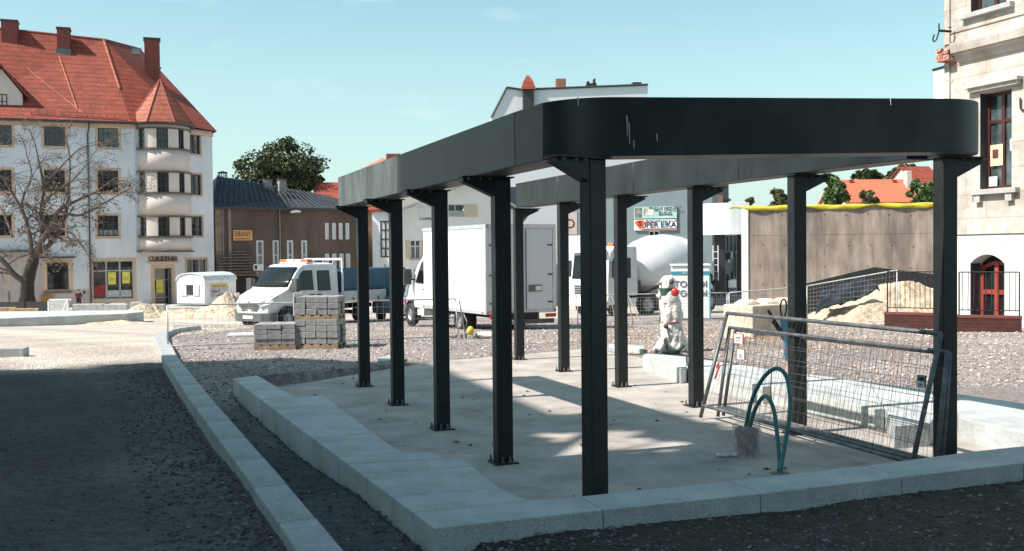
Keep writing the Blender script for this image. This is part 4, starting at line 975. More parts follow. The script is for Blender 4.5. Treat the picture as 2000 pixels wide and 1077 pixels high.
def lump(name, loc, sx, sy, sz, mat, seed=1, n=20, m_=12, rough=.25):
    mb = MB(); rings = []
    for k in range(m_ + 1):
        ph = math.pi * k / m_ ; ring = []
        for i in range(n):
            a = 2 * math.pi * i / n; r = 1 + rough * (math.sin(a * 3 + seed + k * .5) * .4 + math.sin(a * 7 + seed * 2 - k) * .25 + math.sin(k * 1.3 + a * 2 + seed) * .4)
            ring.append((sx * math.sin(ph) * math.cos(a) * r, sy * math.sin(ph) * math.sin(a) * r, sz * (.75 - .85 * math.cos(ph) * -1) if False else sz * (.5 - .5 * math.cos(ph)) * (1 + rough * .3 * math.sin(a * 4 + seed))))
        rings.append(ring)
    o = mb.loft(rings).build(name, mat, smooth=True); o.location = loc; return o
M_CREAM = mk('cream_wrapping', (.70, .675, .63), .5, var=.2, scale=7, bump=1.0, bscale=11, dist=.05)
o = lump('plastic_bag', GP(945, 21.3), .22, .14, .15, M_CREAM, 3); tag(o, 'crumpled whitish bag on the gravel beside the yellow lamp', 'bag')
for (px, Y, lab, s) in [(884, 21.9, 'small dark stone block on the gravel by the third left post', .1)]:
    o = lump('stone', GP(px, Y), .1, .08, .08, M_PAV, 5); tag(o, lab, 'stone')
# fences further back
gf2 = 'wire fence panels far behind the pergola'
def fp(pxa, Ya, ya, pxb, Yb, yb, label, nx=30, nz=8, h0=.0):
    a, b = GP(pxa, Ya), GP(pxb, Yb); ta = P(pxa, ya, Ya); tb = P(pxb, yb, Yb)
    wire_panel('wire_fence', label, gf2, a, b, tb, ta, nx, nz, .018, .1, .003, light=True)
fp(1128, 31.5, 578, 1288, 31.5, 574, 'wire fence panel in front of the mixer truck')
fp(1292, 31.5, 574, 1420, 32, 572, 'wire fence panel in front of the portable toilet')
fp(1424, 32, 572, 1572, 32, 560, 'wire fence panel behind the concrete block')
fp(1576, 31, 559, 1752, 28.5, 528, 'tall wire fence panel in front of the black sheet and sand heap', 26, 9)
def stand(px, Y, label):
    m = MB(); p = GP(px, Y); 
    m.tube([p + Vector((-.35, 0, 0)), p + Vector((-.02, .1, .9))], .02, 6); m.tube([p + Vector((.42, -.1, 0)), p + Vector((.02, .1, .9))], .02, 6); m.tube([p + Vector((.2, .35, 0)), p + Vector((.02, .12, .88))], .02, 6)
    o = m.build('trestle', mk('pale_wood', (.5, .45, .38), .8, var=.2)); tag(o, label, 'trestle', 'pale wooden fence props')
stand(1192, 30.6, 'pale wooden trestle left of the third right post by the fence'); stand(1226, 30.6, 'pale wooden trestle just right of the third right post'); 

# portable toilet
def toilet():
    e = empty('portable_toilet', GP(1348, 37), R(-8), 'white portable toilet cabin with teal trim and TOI TOI lettering', 'toilet')
    W_ = .69
    MB().box(-W_, W_, -.55, .55, .06, 1.98).build('cabin', M_BOXW, e, bevel=.03)
    m_t = mk('teal_panel', (.05, .27, .33), .5)
    MB().box(-W_ - .01, W_ + .01, -.57, .57, 1.68, 1.80).build('trim_band', m_t, e)
    MB().box(-W_ - .04, W_ + .04, -.6, .6, 1.98, 2.06).build('roof', M_BOXW, e, bevel=.03)
    for x in (-W_, W_): MB().box(x - .03, x + .03, -.585, -.53, .0, 1.6).build('corner_post', m_t, e)
    MB().box(-W_, W_, -.5, .5, 0, .07).build('skid', M_DARK, e)
    text('lettering', 'TOI TOI', .33, mk('soft_black_letters', (.07, .07, .075), .6, bump=0), e, (0, -.562, 1.32), ext=.006); text('lettering', 'TOI TOI', .33, mk('soft_black_letters', (.07, .07, .075), .6, bump=0), e, (0, -.562, .98), ext=.006)
    text('small_lettering', 'WC SERWIS', .11, M_WHITE, e, (0, -.575, 1.74), ext=.004)
toilet()

# wrapped standpipe
def wrapped():
    b0 = PG(1308, 688); Y = b0.y
    e = empty('wrapped_standpipe', b0, 0, 'tall standpipe bundled in crumpled cream plastic with green strap and round red cap', 'standpipe')
    k = Y / F
    # centre line px, half width px at image heights
    prof = [(690, 1310, 27), (684, 1311, 26), (672, 1314, 21), (655, 1313, 20), (640, 1312, 18), (630, 1312, 18), (622, 1315, 19), (605, 1312, 19.5), (590, 1309, 18), (578, 1309, 17), (572, 1306, 15), (562, 1306, 14), (552, 1307, 14), (546, 1307, 11), (541, 1307, 5)]
    rings = []; n = 36
    for j, (py, px, hw) in enumerate(prof):
        cx = (px - 1309) * k; z = (690 - py) * k; ring = []
        for i in range(n):
            a = 2 * math.pi * i / n
            r = hw * k * (1 + .10 * math.sin(a * 5 + j * 1.1) + .06 * math.sin(a * 9 - j * 1.9) + .05 * math.sin(a * 3 + j * .6))
            if j < 3: r *= 1 + .25 * max(0, math.cos(a * 2 + 1))
            ring.append((cx + r * math.cos(a), r * .8 * math.sin(a), z))
        rings.append(ring)
    o = MB().loft(rings).build('wrapping', M_CREAM, e, smooth=True, sub=1)
    tx = bpy.data.textures.new('crumple', 'VORONOI'); tx.noise_scale = .11; tx.intensity = 1.3
    d = o.modifiers.new('crumple', 'DISPLACE'); d.texture = tx; d.strength = .055; d.mid_level = .5
    o2 = o.modifiers.new('sub2', 'SUBSURF'); o2.levels = 1; o2.render_levels = 1; 
    q = lambda px, py, dy=-.16: Vector(((px - 1309) * k, dy, (690 - py) * k))
    m = MB(); m.lathe([(0, 0), (.060, 0), (.069, .025), (.065, .06), (.04, .075), (0, .078)], 20, axis='y'); c = m.build('red_cap', M_RED, e, smooth=True, bevel=.005); c.location = q(1317, 572, -.19); c.rotation_euler = (math.pi, 0, R(-15))
    M_GR = mk('green_strap', (.02, .07, .05), .6)
    m = MB(); rr = 14.8 * k
    m.lathe([(rr, -.06), (rr + .02, -.06), (rr + .02, .06), (rr, .06)], 24); s = m.build('strap', M_GR, e); s.location = q(1306, 571, 0); s.scale = (1, .9, 1)
    m = MB(); m.tube(spline([q(1304, 690, -.18), q(1312, 690, -.26), q(1322, 684, -.24), q(1333, 676, -.15)]), .035, 6); m.build('strap_end', M_GR, e)
    m = MB(); m.lathe([(18.5 * k, -.012), (18.5 * k + .02, -.012), (18.5 * k + .02, .012), (18.5 * k, .012)], 20); s = m.build('waist_string', mk('rust_string', (.28, .12, .09), .8), e); s.location = q(1312, 631, 0); s.scale = (1, .85, 1)
    # torn ears of plastic and loose flap
    F4 = []
    f = MB(); F4.append(f)
    f.loft([[q(1295, 560, -.02), q(1297, 556, .03), q(1298, 552, -.02)], [q(1288, 558, -.05), q(1290, 554, -.02), q(1290, 553, -.06)], [q(1283, 557, -.05), q(1283, 556, -.04), q(1283, 555, -.06)]])
    f = MB(); F4.append(f)
    f.loft([[q(1298, 562, 0), q(1300, 575, .05), q(1297, 590, 0)], [q(1291, 572, -.06), q(1290, 582, 0), q(1291, 588, -.06)], [q(1282, 578, -.04), q(1284, 581, 0), q(1286, 584, -.05)]])
    f = MB(); F4.append(f)
    f.loft([[q(1300, 690, -.1), q(1302, 682, .05), q(1306, 688, .1)], [q(1290, 691, -.16), q(1292, 685, -.1), q(1296, 689, 0)], [q(1281, 691, -.18), q(1284, 689, -.15), q(1288, 690, -.1)]])
    f = MB(); F4.append(f)
    f.loft([[q(1296, 655, -.1), q(1301, 640, -.12), q(1303, 660, -.1)], [q(1294, 668, -.2), q(1300, 645, -.2), q(1306, 668, -.18)], [q(1302, 686, -.2), q(1304, 660, -.18), q(1311, 686, -.16)]])
    for f in F4: f.build('loose_flap', M_CREAM, e, smooth=True)
    [MB().lathe([(0, -.035), (.045, 0), (0, .035)], 8, c=q(px, py, -.17), axis='y').build('rag_knot', mk('brown_rag', (.1, .07, .06), .9), e) for px, py in ((1310, 552), (1299, 638))]
wrapped()

# big concrete block
def block():
    c0 = PG(1470, 664); e = empty('concrete_block', Vector((c0.x, c0.y, G(0, c0.y) - .03)), R(33), 'large weathered yellowish concrete block with three stud humps on top', 'concrete block')
    M_ = mk('yellow_weathered_concrete', (.62, .53, .42), .9, var=.25, scale=3, bump=.8, bscale=9, dist=.03)
    m = MB(); nx, nz = 16, 8
    m.box(0, 1.62, 0, .8, 0, .70); o = m.build('block', M_, e, bevel=.03, seg=3)
    for x in (.27, .81, 1.35):
        m = MB(); m.loft([[(x + dx * s, .4 + dy * s, z) for dx, dy in ((-.2, -.2), (.2, -.2), (.2, .2), (-.2, .2))] for s, z in ((1.05, .69), (.9, .74), (.55, .80))]); m.build('stud', M_, e, bevel=.03, seg=3)
block()

# heaps
def heap(px, Y, W_, D_, H, name, label, mat, seed, rough=.5, n=110):
    c0 = GP(px, Y); xs = np.linspace(-1, 1, n); xx, yy = np.meshgrid(xs, xs, indexing='ij')
    r = np.sqrt(xx ** 2 + yy ** 2); h = np.clip(1 - r ** 1.35 * (1 + .22 * np.sin(3 * np.arctan2(yy, xx) + seed)), 0, 1) ** 1.05
    h = h * (1 + rough * fbm(xx * 3, yy * 3, seed, 6)) + .09 * np.abs(fbm(xx * 11, yy * 11, seed + 2, 4)) * (h > .02)
    z = np.clip(h, 0, 2) * H - .12
    vs = np.stack([xx * W_ / 2, yy * D_ / 2, z], -1).reshape(-1, 3)
    idx = np.arange(n * n).reshape(n, n); fs = np.stack([idx[:-1, :-1], idx[1:, :-1], idx[1:, 1:], idx[:-1, 1:]], -1).reshape(-1, 4)
    me = bpy.data.meshes.new(name); me.from_pydata(vs.tolist(), [], fs.tolist()); me.materials.append(mat); me.polygons.foreach_set('use_smooth', [True] * len(me.polygons))
    o = bpy.data.objects.new(name, me); C.objects.link(o); o.location = c0; tag(o, label, 'sand heap', 'heaps of pale sand'); return o
M_SAND = mk('pale_sand', (.56, .44, .32), .95, var=.22, scale=2.5, bump=1.0, bscale=7, dist=.08)
heap(283, 46, 3.6, 4, .62, 'sand_heap', 'low wide heap of pale sand on the left before the corner building', M_SAND, 3)
heap(442, 45.5, 3.4, 4.5, .98, 'sand_heap', 'taller heap of pale sand between the white caravan and the tipper truck', M_SAND, 8)
heap(372, 46, 4.0, 4, .5, 'sand_heap', 'low wide bank of pale sand at the foot of the white caravan', M_SAND, 21)
heap(215, 38.5, 4.2, 2.4, .25, 'sand_heap', 'thin spill of sand at the end of the raised pavement', M_SAND, 5)
heap(1775, 33, 7.5, 5, 1.4, 'sand_heap', 'broad heap of sand behind the railing right of the pergola', M_SAND, 11, .25)
heap(1690, 30.5, 6.0, 3.2, .7, 'sand_heap', 'low sand bank at the foot of the black plastic sheet', M_SAND, 17, .3)
heap(1500, 19.6, 1.8, 1.2, .22, 'earth_heap', 'small brown earth heap at the foot of the concrete block', mk('brown_earth', (.24, .17, .13), .95, var=.3, bump=1, bscale=12, dist=.05), 14)
# flat black sheet painting the wall-foot shade; draped plastic sheet on the sand
o = MB().ext([(0, 0), (5.2, .25), (5.2, 1.55), (2.6, 1.9), (0, 1.3)], -.03, .03, 'y').build('plastic_or_shade_sheet', mk('wall_foot_shade', (.016, .016, .018), .8, var=.4)); o.location = GP(1577, 36.5); o.rotation_euler = (R(-14), 0, 0); tag(o, 'flat black sheet added for the shade at the foot of the concrete wall', 'sheet')
def sheet():
    n = 26; rows = []
    A, B, D, E = P(1612, 578, 32), P(1674, 552, 32.0), P(1718, 569, 30.6), P(1592, 612, 29.4)
    m = MB()
    for i in range(n + 1):
        u = i / n; a = A.lerp(B, u); b = E.lerp(D, u)
        rows.append([a.lerp(b, j / n) + Vector((0, 0, .25 * math.sin(math.pi * j / n) + .13 * float(fbm(np.array(i * .45), np.array(j * .4), 4, 5)))) for j in range(n + 1)])
    m.loft(rows, False, False); o = m.build('plastic_or_shade_sheet', mk('black_sheeting', (.022, .024, .028), .42, var=.3), smooth=True); q = o.modifiers.new('s', 'SOLIDIFY'); q.thickness = .02
    tag(o, 'wrinkled black plastic sheet draped over sand before the concrete wall', 'sheet')
sheet()

# left raised pavement and its clutter
pv_ = MB(); a, b = PG(-160, 642), PG(250, 632)
zt = G(0, a.y) + .30
pv_.prism([(a.x - 14, a.y), (a.x, a.y), (b.x, b.y + .0), (b.x + .25, b.y + 1.0), (b.x - .2, b.y + 2.2), (a.x - 14, b.y + 2.2)], -2.6, zt - .05)
o = pv_.build('pavement', M_CONC, bevel=.03); tag(o, kind='structure')
PVZ = zt - .05
def onp(px, Y): return GP(px, Y)
e = empty('kerb_piece', (0, 0, 0)); bpy.data.objects.remove(e)
k_ = PG(-30, 700); o = MB().box(-.9, .55, 0, .28, -.1, .16).build('kerb_stone', M_CONC_D, bevel=.015); o.location = (k_.x + .1, k_.y, 0); o.rotation_euler = (0, 0, R(8)); tag(o, 'grey kerb stone poking in at the left edge of the picture', 'kerb stone')
for i, (px, Y, n_) in enumerate([(4, 57, 4), (30, 57, 3), (50, 57, 3)]):
    e = empty('brick_pile', onp(px, Y), R(10), ['yellow paving bricks piled at the left picture edge', 'middle low pile of yellow paving bricks on the raised pavement', 'rightmost low pile of yellow paving bricks on the raised pavement'][i], 'bricks', 'piles of yellow paving bricks')
    mb = mk('yellow_brick', (.58, .40, .24), .85, var=.25, scale=10)
    for a in range(n_):
        for b in range(4):
            o = MB().box(0, .2, 0, .3, 0, .07).build('brick', mb, e, bevel=.006); o.location = (b * .215 - .3 + .04 * a, random.random() * .05, a * .072 + .05); o.rotation_euler = (0, 0, random.random() * .1)
def barrier():
    e = empty('site_barrier', onp(92, 56), 0, 'white framed barrier panel standing on the raised pavement', 'barrier')
    e.scale = (1.15,) * 3; m = MB(); m.box(0, 1.15, 0, .05, .62, .70); m.box(0, 1.15, 0, .05, .04, .1); m.box(0, .07, -.0, .05, 0, .7); m.box(.95, 1.03, -.02, .06, 0, .7); m.build('frame', M_WHITE, e)
    MB().box(.07, .95, .01, .03, .1, .62).build('panel', mk('grey_panel', (.5, .5, .5), .7, var=.15), e)
    MB().tube([(1.02, 0, .68), (.85, -.35, 0)], .035).build('stay', M_WHITE, e)
barrier()
for i, (px, Y, L_, H_, lab) in enumerate([(140, 56, 1.7, .5, 'long grey stone slab just right of the white framed barrier'), (201, 55, 1.3, .48, 'short pale stone slab near the end of the raised pavement'), (213, 58, .9, .5, 'grey stone block in front of the shop window'), (253, 58, .65, .55, 'white concrete planter block left of the shop door'), (298, 56, .62, .45, 'round holed white concrete block beside the caravan')]):
    p = onp(px, Y) if px < 250 else GP(px, Y); o = MB().box(0, L_, 0, .5, 0, H_).build('stone_slab', mk('pale_grey_stone', (.42, .41, .40), .85, var=.25), bevel=.04); o.location = p; o.rotation_euler = (0, 0, R(4)); tag(o, lab, 'stone block', 'stone blocks on the left pavement')
def low_wall():
    for i, (x0, x1) in enumerate([(-60, 46), (50, 96)]):
        a, b = onp(x0, 59), onp(x1, 59); o = MB().box(0, b.x - a.x, 0, .12, 0, .62).build('low_panel', mk('black_board', (.035, .035, .04), .7)); o.location = a; tag(o, ['long black low board along the building foot at the left edge', 'short black low board left of the bare tree trunk'][i], 'board', 'black low boards before the corner building')
low_wall()

# person in dark red
def person(loc, rz, h, label):
    e = empty('person', loc, rz, label, 'person'); s = h / 1.75
    J_ = {'pel': (0, 0, .95), 'wst': (0, -.01, 1.1), 'chs': (0, 0, 1.35), 'nck': (0, 0, 1.5), 'hd0': (0, -.02, 1.6), 'hd1': (0, -.02, 1.70),
          'shl': (-.19, 0, 1.42), 'ell': (-.25, .02, 1.15), 'wrl': (-.14, -.18, 1.02), 'shr': (.19, 0, 1.42), 'elr': (.26, .0, 1.15), 'wrr': (.16, -.2, 1.05),
          'hpl': (-.1, 0, .9), 'knl': (-.11, -.03, .5), 'anl': (-.11, .02, .08), 'tol': (-.12, -.14, .04), 'hpr': (.1, 0, .9), 'knr': (.12, -.02, .5), 'anr': (.12, .02, .08), 'tor': (.13, -.14, .04)}
    E_ = [('pel', 'wst'), ('wst', 'chs'), ('chs', 'nck'), ('nck', 'hd0'), ('hd0', 'hd1'), ('chs', 'shl'), ('shl', 'ell'), ('ell', 'wrl'), ('chs', 'shr'), ('shr', 'elr'), ('elr', 'wrr'), ('pel', 'hpl'), ('hpl', 'knl'), ('knl', 'anl'), ('anl', 'tol'), ('pel', 'hpr'), ('hpr', 'knr'), ('knr', 'anr'), ('anr', 'tor')]
    Rr = {'pel': .15, 'wst': .13, 'chs': .16, 'nck': .06, 'hd0': .085, 'hd1': .09, 'shl': .075, 'ell': .05, 'wrl': .035, 'shr': .075, 'elr': .05, 'wrr': .035, 'hpl': .1, 'knl': .07, 'anl': .045, 'tol': .04, 'hpr': .1, 'knr': .07, 'anr': .045, 'tor': .04}
    ks = list(J_)
    def skin(name, keys, mat, extra=0, dense=True):
        vs = [tuple(c * s for c in J_[k]) for k in keys]; es = [(keys.index(a), keys.index(b)) for a, b in E_ if a in keys and b in keys]
        me = bpy.data.meshes.new(name); me.from_pydata(vs, es, []); me.materials.append(mat)
        o = bpy.data.objects.new(name, me); C.objects.link(o); o.parent = e
        o.modifiers.new('skin', 'SKIN'); me.skin_vertices or None
        lay = me.skin_vertices[0] if me.skin_vertices else None
        if lay is None:
            bm = bmesh.new(); bm.from_mesh(me); bm.verts.layers.skin.verify(); bm.to_mesh(me); bm.free(); lay = me.skin_vertices[0]
        for i, k in enumerate(keys): lay.data[i].radius = ((Rr[k] + extra) * s,) * 2; lay.data[i].use_root = (i == 0)
        o.modifiers.new('sub', 'SUBSURF').render_levels = 2; return o
    skin('body', ks, mk('skin_tone', (.45, .27, .2), .6))
    skin('jacket', ['pel', 'wst', 'chs', 'shl', 'ell', 'wrl', 'shr', 'elr', 'wrr'], mk('dark_red_jacket', (.10, .02, .02), .85), .02)
    skin('trousers', ['pel', 'hpl', 'knl', 'anl', 'hpr', 'knr', 'anr'], mk('dark_trousers', (.03, .03, .035), .9), .02)
    hr = MB().lathe([(0, .0), (.08, .01), (.1, .06), (.095, .12), (.05, .16), (0, .165)], 14).build('hair', mk('dark_hair', (.02, .013, .01), .7), e, smooth=True); hr.location = (0, .01 * s, 1.63 * s); hr.scale = (s, s, s)
person(GP(153, 66), R(20), 1.3, 'person in a dark red jacket standing small against the corner building')
# ------------------------------------------------------------------ building helpers
class Face:
    """A wall plane standing on plan from point a to point b (left to right as seen); local x along it, y into the building, z up."""
    def __init__(s, name, label, a, b, zb, cat='building', parent=None, group=None):
        s.a = Vector((a[0], a[1])); s.b = Vector((b[0], b[1])); s.d = (s.b - s.a).normalized(); s.L = (s.b - s.a).length; s.zb = zb
        s.rz = math.atan2(s.d.y, s.d.x)
        if parent is None: s.e = empty(name, (a[0], a[1], zb), s.rz, label, cat, group)
        else: s.e = parent
    def uw(s, px, py):
        r = ray(px, py); n = Vector((-s.d.y, s.d.x)); t = s.a.dot(n) / (r.x * n.x + r.y * n.y)
        p = Vector((0, 0, EYE)) + r * t; return ((Vector((p.x, p.y)) - s.a).dot(s.d), p.z - s.zb)
    def rect(s, x0, y0, x1, y1):
        ax, ay = s.uw(x0, (y0 + y1) / 2)[0], 0; bx = s.uw(x1, (y0 + y1) / 2)[0]; xm = (x0 + x1) / 2
        return (ax, bx, s.uw(xm, y1)[1], s.uw(xm, y0)[1])
    def w(s, px, py): return s.uw(px, py)[1]
    def u(s, px, py=500): return s.uw(px, py)[0]
def wall_mesh(u0, u1, w0, w1, ops, depth=.2, top=None, y=0.0):
    """front sheet with rectangular openings and their reveals; top(u) bends the upper edge"""
    m = MB(); us = sorted(set([u0, u1] + [o[0] for o in ops] + [o[1] for o in ops])); ws = sorted(set([w0, w1] + [o[2] for o in ops] + [o[3] for o in ops]))
    us = [u for u in us if u0 - 1e-6 <= u <= u1 + 1e-6]; ws = [w_ for w_ in ws if w0 - 1e-6 <= w_ <= w1 + 1e-6]
    for a, b in zip(us, us[1:]):
        for c, d in zip(ws, ws[1:]):
            mx, mz = (a + b) / 2, (c + d) / 2
            if any(o[0] < mx < o[1] and o[2] < mz < o[3] for o in ops): continue
            m.add([(a, y, c), (b, y, c), (b, y, d), (a, y, d)], [(0, 1, 2, 3)])
    for (a, b, c, d) in [o[:4] for o in ops]:
        a, b, c, d = max(a, u0), min(b, u1), max(c, w0), min(d, w1)
        m.add([(a, y, c), (a, y + depth, c), (a, y + depth, d), (a, y, d)], [(0, 1, 2, 3)]); m.add([(b, y, c), (b, y, d), (b, y + depth, d), (b, y + depth, c)], [(0, 1, 2, 3)])
        m.add([(a, y, d), (a, y + depth, d), (b, y + depth, d), (b, y, d)], [(0, 1, 2, 3)]); m.add([(a, y, c), (b, y, c), (b, y + depth, c), (a, y + depth, c)], [(0, 1, 2, 3)])
    return m
def window(par, r, fm, nx=2, nz=2, depth=.16, fr=.06, bar=.035, glass=None, surround=None, sill=None, tr=None, name='window', curtain=None, sw=.14, hs=None):
    a, b, c, d = r; y = depth
    m = MB(); e = .004
    m.box(a, a + fr, y - .05, y, c, d); m.box(b - fr, b, y - .05, y, c, d); m.box(a + fr, b - fr, y - .05, y, c, c + fr); m.box(a + fr, b - fr, y - .05, y, d - fr, d)
    for i in range(1, nx): u = a + (b - a) * i / nx; m.box(u - bar, u + bar, y - .045, y - .002, c + fr, d - fr)
    zs = [c + (d - c) * k / nz for k in range(1, nz)] if hs is None else [c + (d - c) * k for k in hs]
    for z in zs: m.box(a + fr, b - fr, y - .04, y - .004, z - bar * .8, z + bar * .8)
    o = m.build(name, fm, par)
    MB().box(a + .01, b - .01, y + .0, y + .03, c + .01, d - .01).build('pane', glass or M_GLASS, o)
    if surround:
        s = MB(); s.box(a - sw, a, -.03, .05, c - sw, d + sw); s.box(b, b + sw, -.03, .05, c - sw, d + sw); s.box(a, b, -.03, .05, d, d + sw); s.box(a, b, -.03, .05, c - sw, c); s.build('surround', surround, o)
    if sill: MB().box(a - .1, b + .1, -.10, .06, c - .07, c + .012).build('sill', sill, o)
    if curtain: MB().box(a + .05, b - .05, y - .004, y + .0, c + .05, c + (d - c) * curtain).build('curtain', mk('net_curtain', (.32, .33, .33), .8, var=.5, scale=6, stretch=(5, 1, .5)), o)
    return o
def poster(par, r, mat, y=-.01, name='poster', lines=0):
    a, b, c, d = r; o = MB().box(a, b, y - .01, y, c, d).build(name, mat, par)
    for k in range(lines):
        z = c + (d - c) * (.35 + .12 * k); MB().box(a + (b - a) * .2, b - (b - a) * .2, y - .016, y - .01, z, z + (d - c) * .03).build('printed_line', M_INK, o)
    return o

# ------------------------------------------------------------------ corner tenement on the left
M_RENDER = mk('white_blue_render', (.59, .61, .65), .9, var=.12, scale=.35, bump=.3, bscale=20, dist=.01)
M_BAY = mk('cream_render', (.56, .485, .45), .9, var=.06, scale=.8, bump=.2, bscale=20)
M_PLINTH = mk('pinkish_render', (.42, .36, .35), .9, var=.1, scale=1)
M_TILE = tiles('orange_roof_tiles', (.31, .058, .030), 2.6, .95)
M_TILE2 = tiles('pale_orange_tiles', (.40, .11, .06), 2.6, .8)
M_CHIM = mk('chimney_brick', (.20, .055, .045), .9, var=.2, scale=6)
M_LEAD = mk('dark_zinc', (.05, .052, .055), .5, .3)
ZB = -2.2
def left_building():
    A0, A1 = P(-75, 600, 69.6), P(268, 600, 73.4); B0, B1 = P(362, 600, 76.3), P(420, 600, 79.0)
    f = Face('corner_tenement', 'white four storey corner tenement with steep red tiled roof and rounded bay', A0, A1, ZB)
    e = f.e; to_l = lambda p: e_inv @ Vector(p); bpy.context.view_layer.update(); e_inv = (Matrix.Translation(e.location) @ Matrix.Rotation(f.rz, 4, 'Z')).inverted()
    top = 11.45 - ZB
    cols = [(-42, -4), (-2, 23), (86, 127), (191, 231)]
    rows = [(248, 288), (333, 376), (421, 462)]
    ops = []; wins = []
    for ri, (y0, y1) in enumerate(rows):
        for ci, (x0, x1) in enumerate(cols[1:]):
            r = f.rect(x0 if ci else -18, y0 - (4 - ci * 2) * (1 if ri == 0 else .3), x1, y1 - (4 - ci * 2) * (1 if ri == 0 else .3)); ops.append(r); wins.append((r, ri, ci))
    shop = f.rect(181, 510, 260, 584); ops.append(shop); win2 = f.rect(92, 513, 134, 566); ops.append(win2); dr = f.rect(20, 515, 48, 594); ops.append(dr)
    wm = wall_mesh(0, f.L, -.3, top, ops, .18)
    w = wm.build('wall', M_RENDER, e)
    for r, ri, ci in wins:
        window(e, r, mk('dark_window_frame', (.06, .05, .05), .5), 4 if ci else 3, 3, surround=M_PEACH, glass=mk('teal_reflecting_glass', (.05, .085, .09), .06, spec=.8) if ri == 0 and ci == 2 else None, sill=M_PEACH, curtain=.3 if (ri == 2 and ci == 2) else None, sw=.17, bar=.03, fr=.07)
    # shop front
    o = window(e, shop, mk('grey_shop_frame', (.34, .36, .36), .5), 3, 2, surround=M_PEACH, sw=.22, hs=(.74,), bar=.06)
    y = .15; a, b, c, d = shop; W = b - a
    M_YP = mk('yellow_notice', (.66, .60, .10), .7)
    poster(e, (a + W * .38, a + W * .57, c + (d - c) * .38, c + (d - c) * .70), M_YP, .10, lines=2); poster(e, (a + W * .73, a + W * .92, c + (d - c) * .40, c + (d - c) * .71), M_YP, .10, lines=2)
    poster(e, (a + W * .36, a + W * .95, c + .12, c + .62), mk('frosted_film', (.38, .42, .42), .6), .125, 'frosted_film')
    poster(e, (a + W * .03, a + W * .31, c + .2, c + 1.0), mk('red_flowers', (.35, .03, .04), .8, col2=(.08, .02, .03), scale=6), .125, 'red_display')
    window(e, win2, mk('dark_window_frame', (.06, .05, .05), .5), 1, 1, surround=M_PEACH, sw=.28)
    window(e, dr, mk('grey_shop_frame', (.34, .36, .36), .5), 1, 3, surround=M_PEACH, sw=.15, name='door')
    h = MB(); h.box(win2[0] - .5, win2[1] + .5, -.25, 0.0, win2[3] + .32, win2[3] + .42); h.build('window_hood', M_LEAD, e)
    h = MB(); h.box(-.2, f.u(100), -.30, 0, f.w(40, 492), f.w(40, 492) + .1); h.build('ledge', M_LEAD, e)
    MB().box(0, f.u(172), -.03, 0.001, -.3, f.w(150, 566)).build('plinth', M_PLINTH, e); 
    MB().box(0, f.u(84, 530), -.025, 0.001, f.w(150, 566) + .003, f.w(40, 493)).build('shop_panel', M_PLINTH, e)
    MB().box(f.u(176) + .03, f.L, -.03, 0.001, -.3, c - .24).build('plinth', M_PLINTH, e)
    MB().box(f.u(79), f.u(101), -.18, -.03, f.w(90, 592), f.w(90, 576)).build('meter_box', mk('orange_brown_box', (.30, .14, .05), .7), e)
    MB().box(f.u(161), f.u(165), -.06, -.03, f.w(163, 574), f.w(163, 569)).build('meter_cover', M_DARK, e)
    # frieze and gutter
    MB().box(0, f.L, -.12, .0, top - .42, top - .12).build('frieze', M_PEACH, e)
    MB().box(-.2, f.L + .3, -.55, .05, top - .12, top + .03).build('gutter', M_LEAD, e)
    m = MB(); u = f.u(172, 300); m.tube([(u + .12, -.35, top - .1), (u + .1, -.35, top - .5), (u, -.1, top - .9), (u, -.1, -.2)], .06, 6); m.build('downpipe', M_LEAD, e)
    # chamfer between the two walls and the right-hand wall
    c0, c1, d1 = to_l((A1.x, A1.y, ZB)), to_l((B0.x, B0.y, ZB)), to_l((B1.x, B1.y, ZB))
    g = Face(None, None, (A1.x, A1.y), (B0.x, B0.y), ZB, parent=e)
    def sub_face(face, ops_, mat, name, top_, w0=-.3):
        m = wall_mesh(0, face.L, w0, top_, ops_, .18); o = m.build(name, mat, e)
        o.matrix_local = e_inv @ Matrix.Translation((face.a.x, face.a.y, ZB)) @ Matrix.Rotation(face.rz, 4, 'Z'); return o
    dr2 = g.rect(302, 524, 336, 596)
    o = sub_face(g, [dr2], M_RENDER, 'corner_wall', top)
    sh = lambda r: r
    dw = window(o, dr2, mk('grey_shop_frame', (.34, .36, .36), .5), 1, 3, depth=.5, surround=M_PEACH, sw=.25, name='door', hs=(.2, .68))
    a, b, c, d = dr2; poster(o, (a + .35, b - .5, c + .9, c + 1.9), M_YP, .43, lines=1)
    text('shop_lettering', 'CUKIERNIA', .52, mk('brown_letters', (.20, .13, .10), .7), o, ((g.u(292) + g.u(344)) / 2, -.05, g.w(318, 506)), sx=.88, ext=.05)
    MB().box(a - .5, b + .5, -.3, 0, d + .35, d + .5).build('door_hood', M_PEACH, o)
    b_ = Face(None, None, (B0.x, B0.y), (B1.x, B1.y), ZB, parent=e)
    ops2 = [b_.rect(370, 264, 391, 301), b_.rect(372, 341, 393, 381), b_.rect(374, 423, 395, 461), b_.rect(364, 506, 404, 560)]
    o = sub_face(b_, ops2, M_RENDER, 'side_wall', top)
    for r in ops2[:3]: window(o, r, mk('dark_window_frame', (.06, .05, .05), .5), 2, 3, surround=M_PEACH, sw=.15)
    window(o, ops2[3], mk('grey_shop_frame', (.34, .36, .36), .5), 3, 2, surround=M_PEACH, hs=(.5,))
    a, b, c, d = ops2[3]
    for k in range(3): poster(o, (a + (b - a) * (.06 + .33 * k), a + (b - a) * (.26 + .33 * k), c + .25, c + .9), M_YP, .1)
    MB().box(0, b_.L, -.12, 0, top - .42, top - .12).build('frieze', M_PEACH, o)
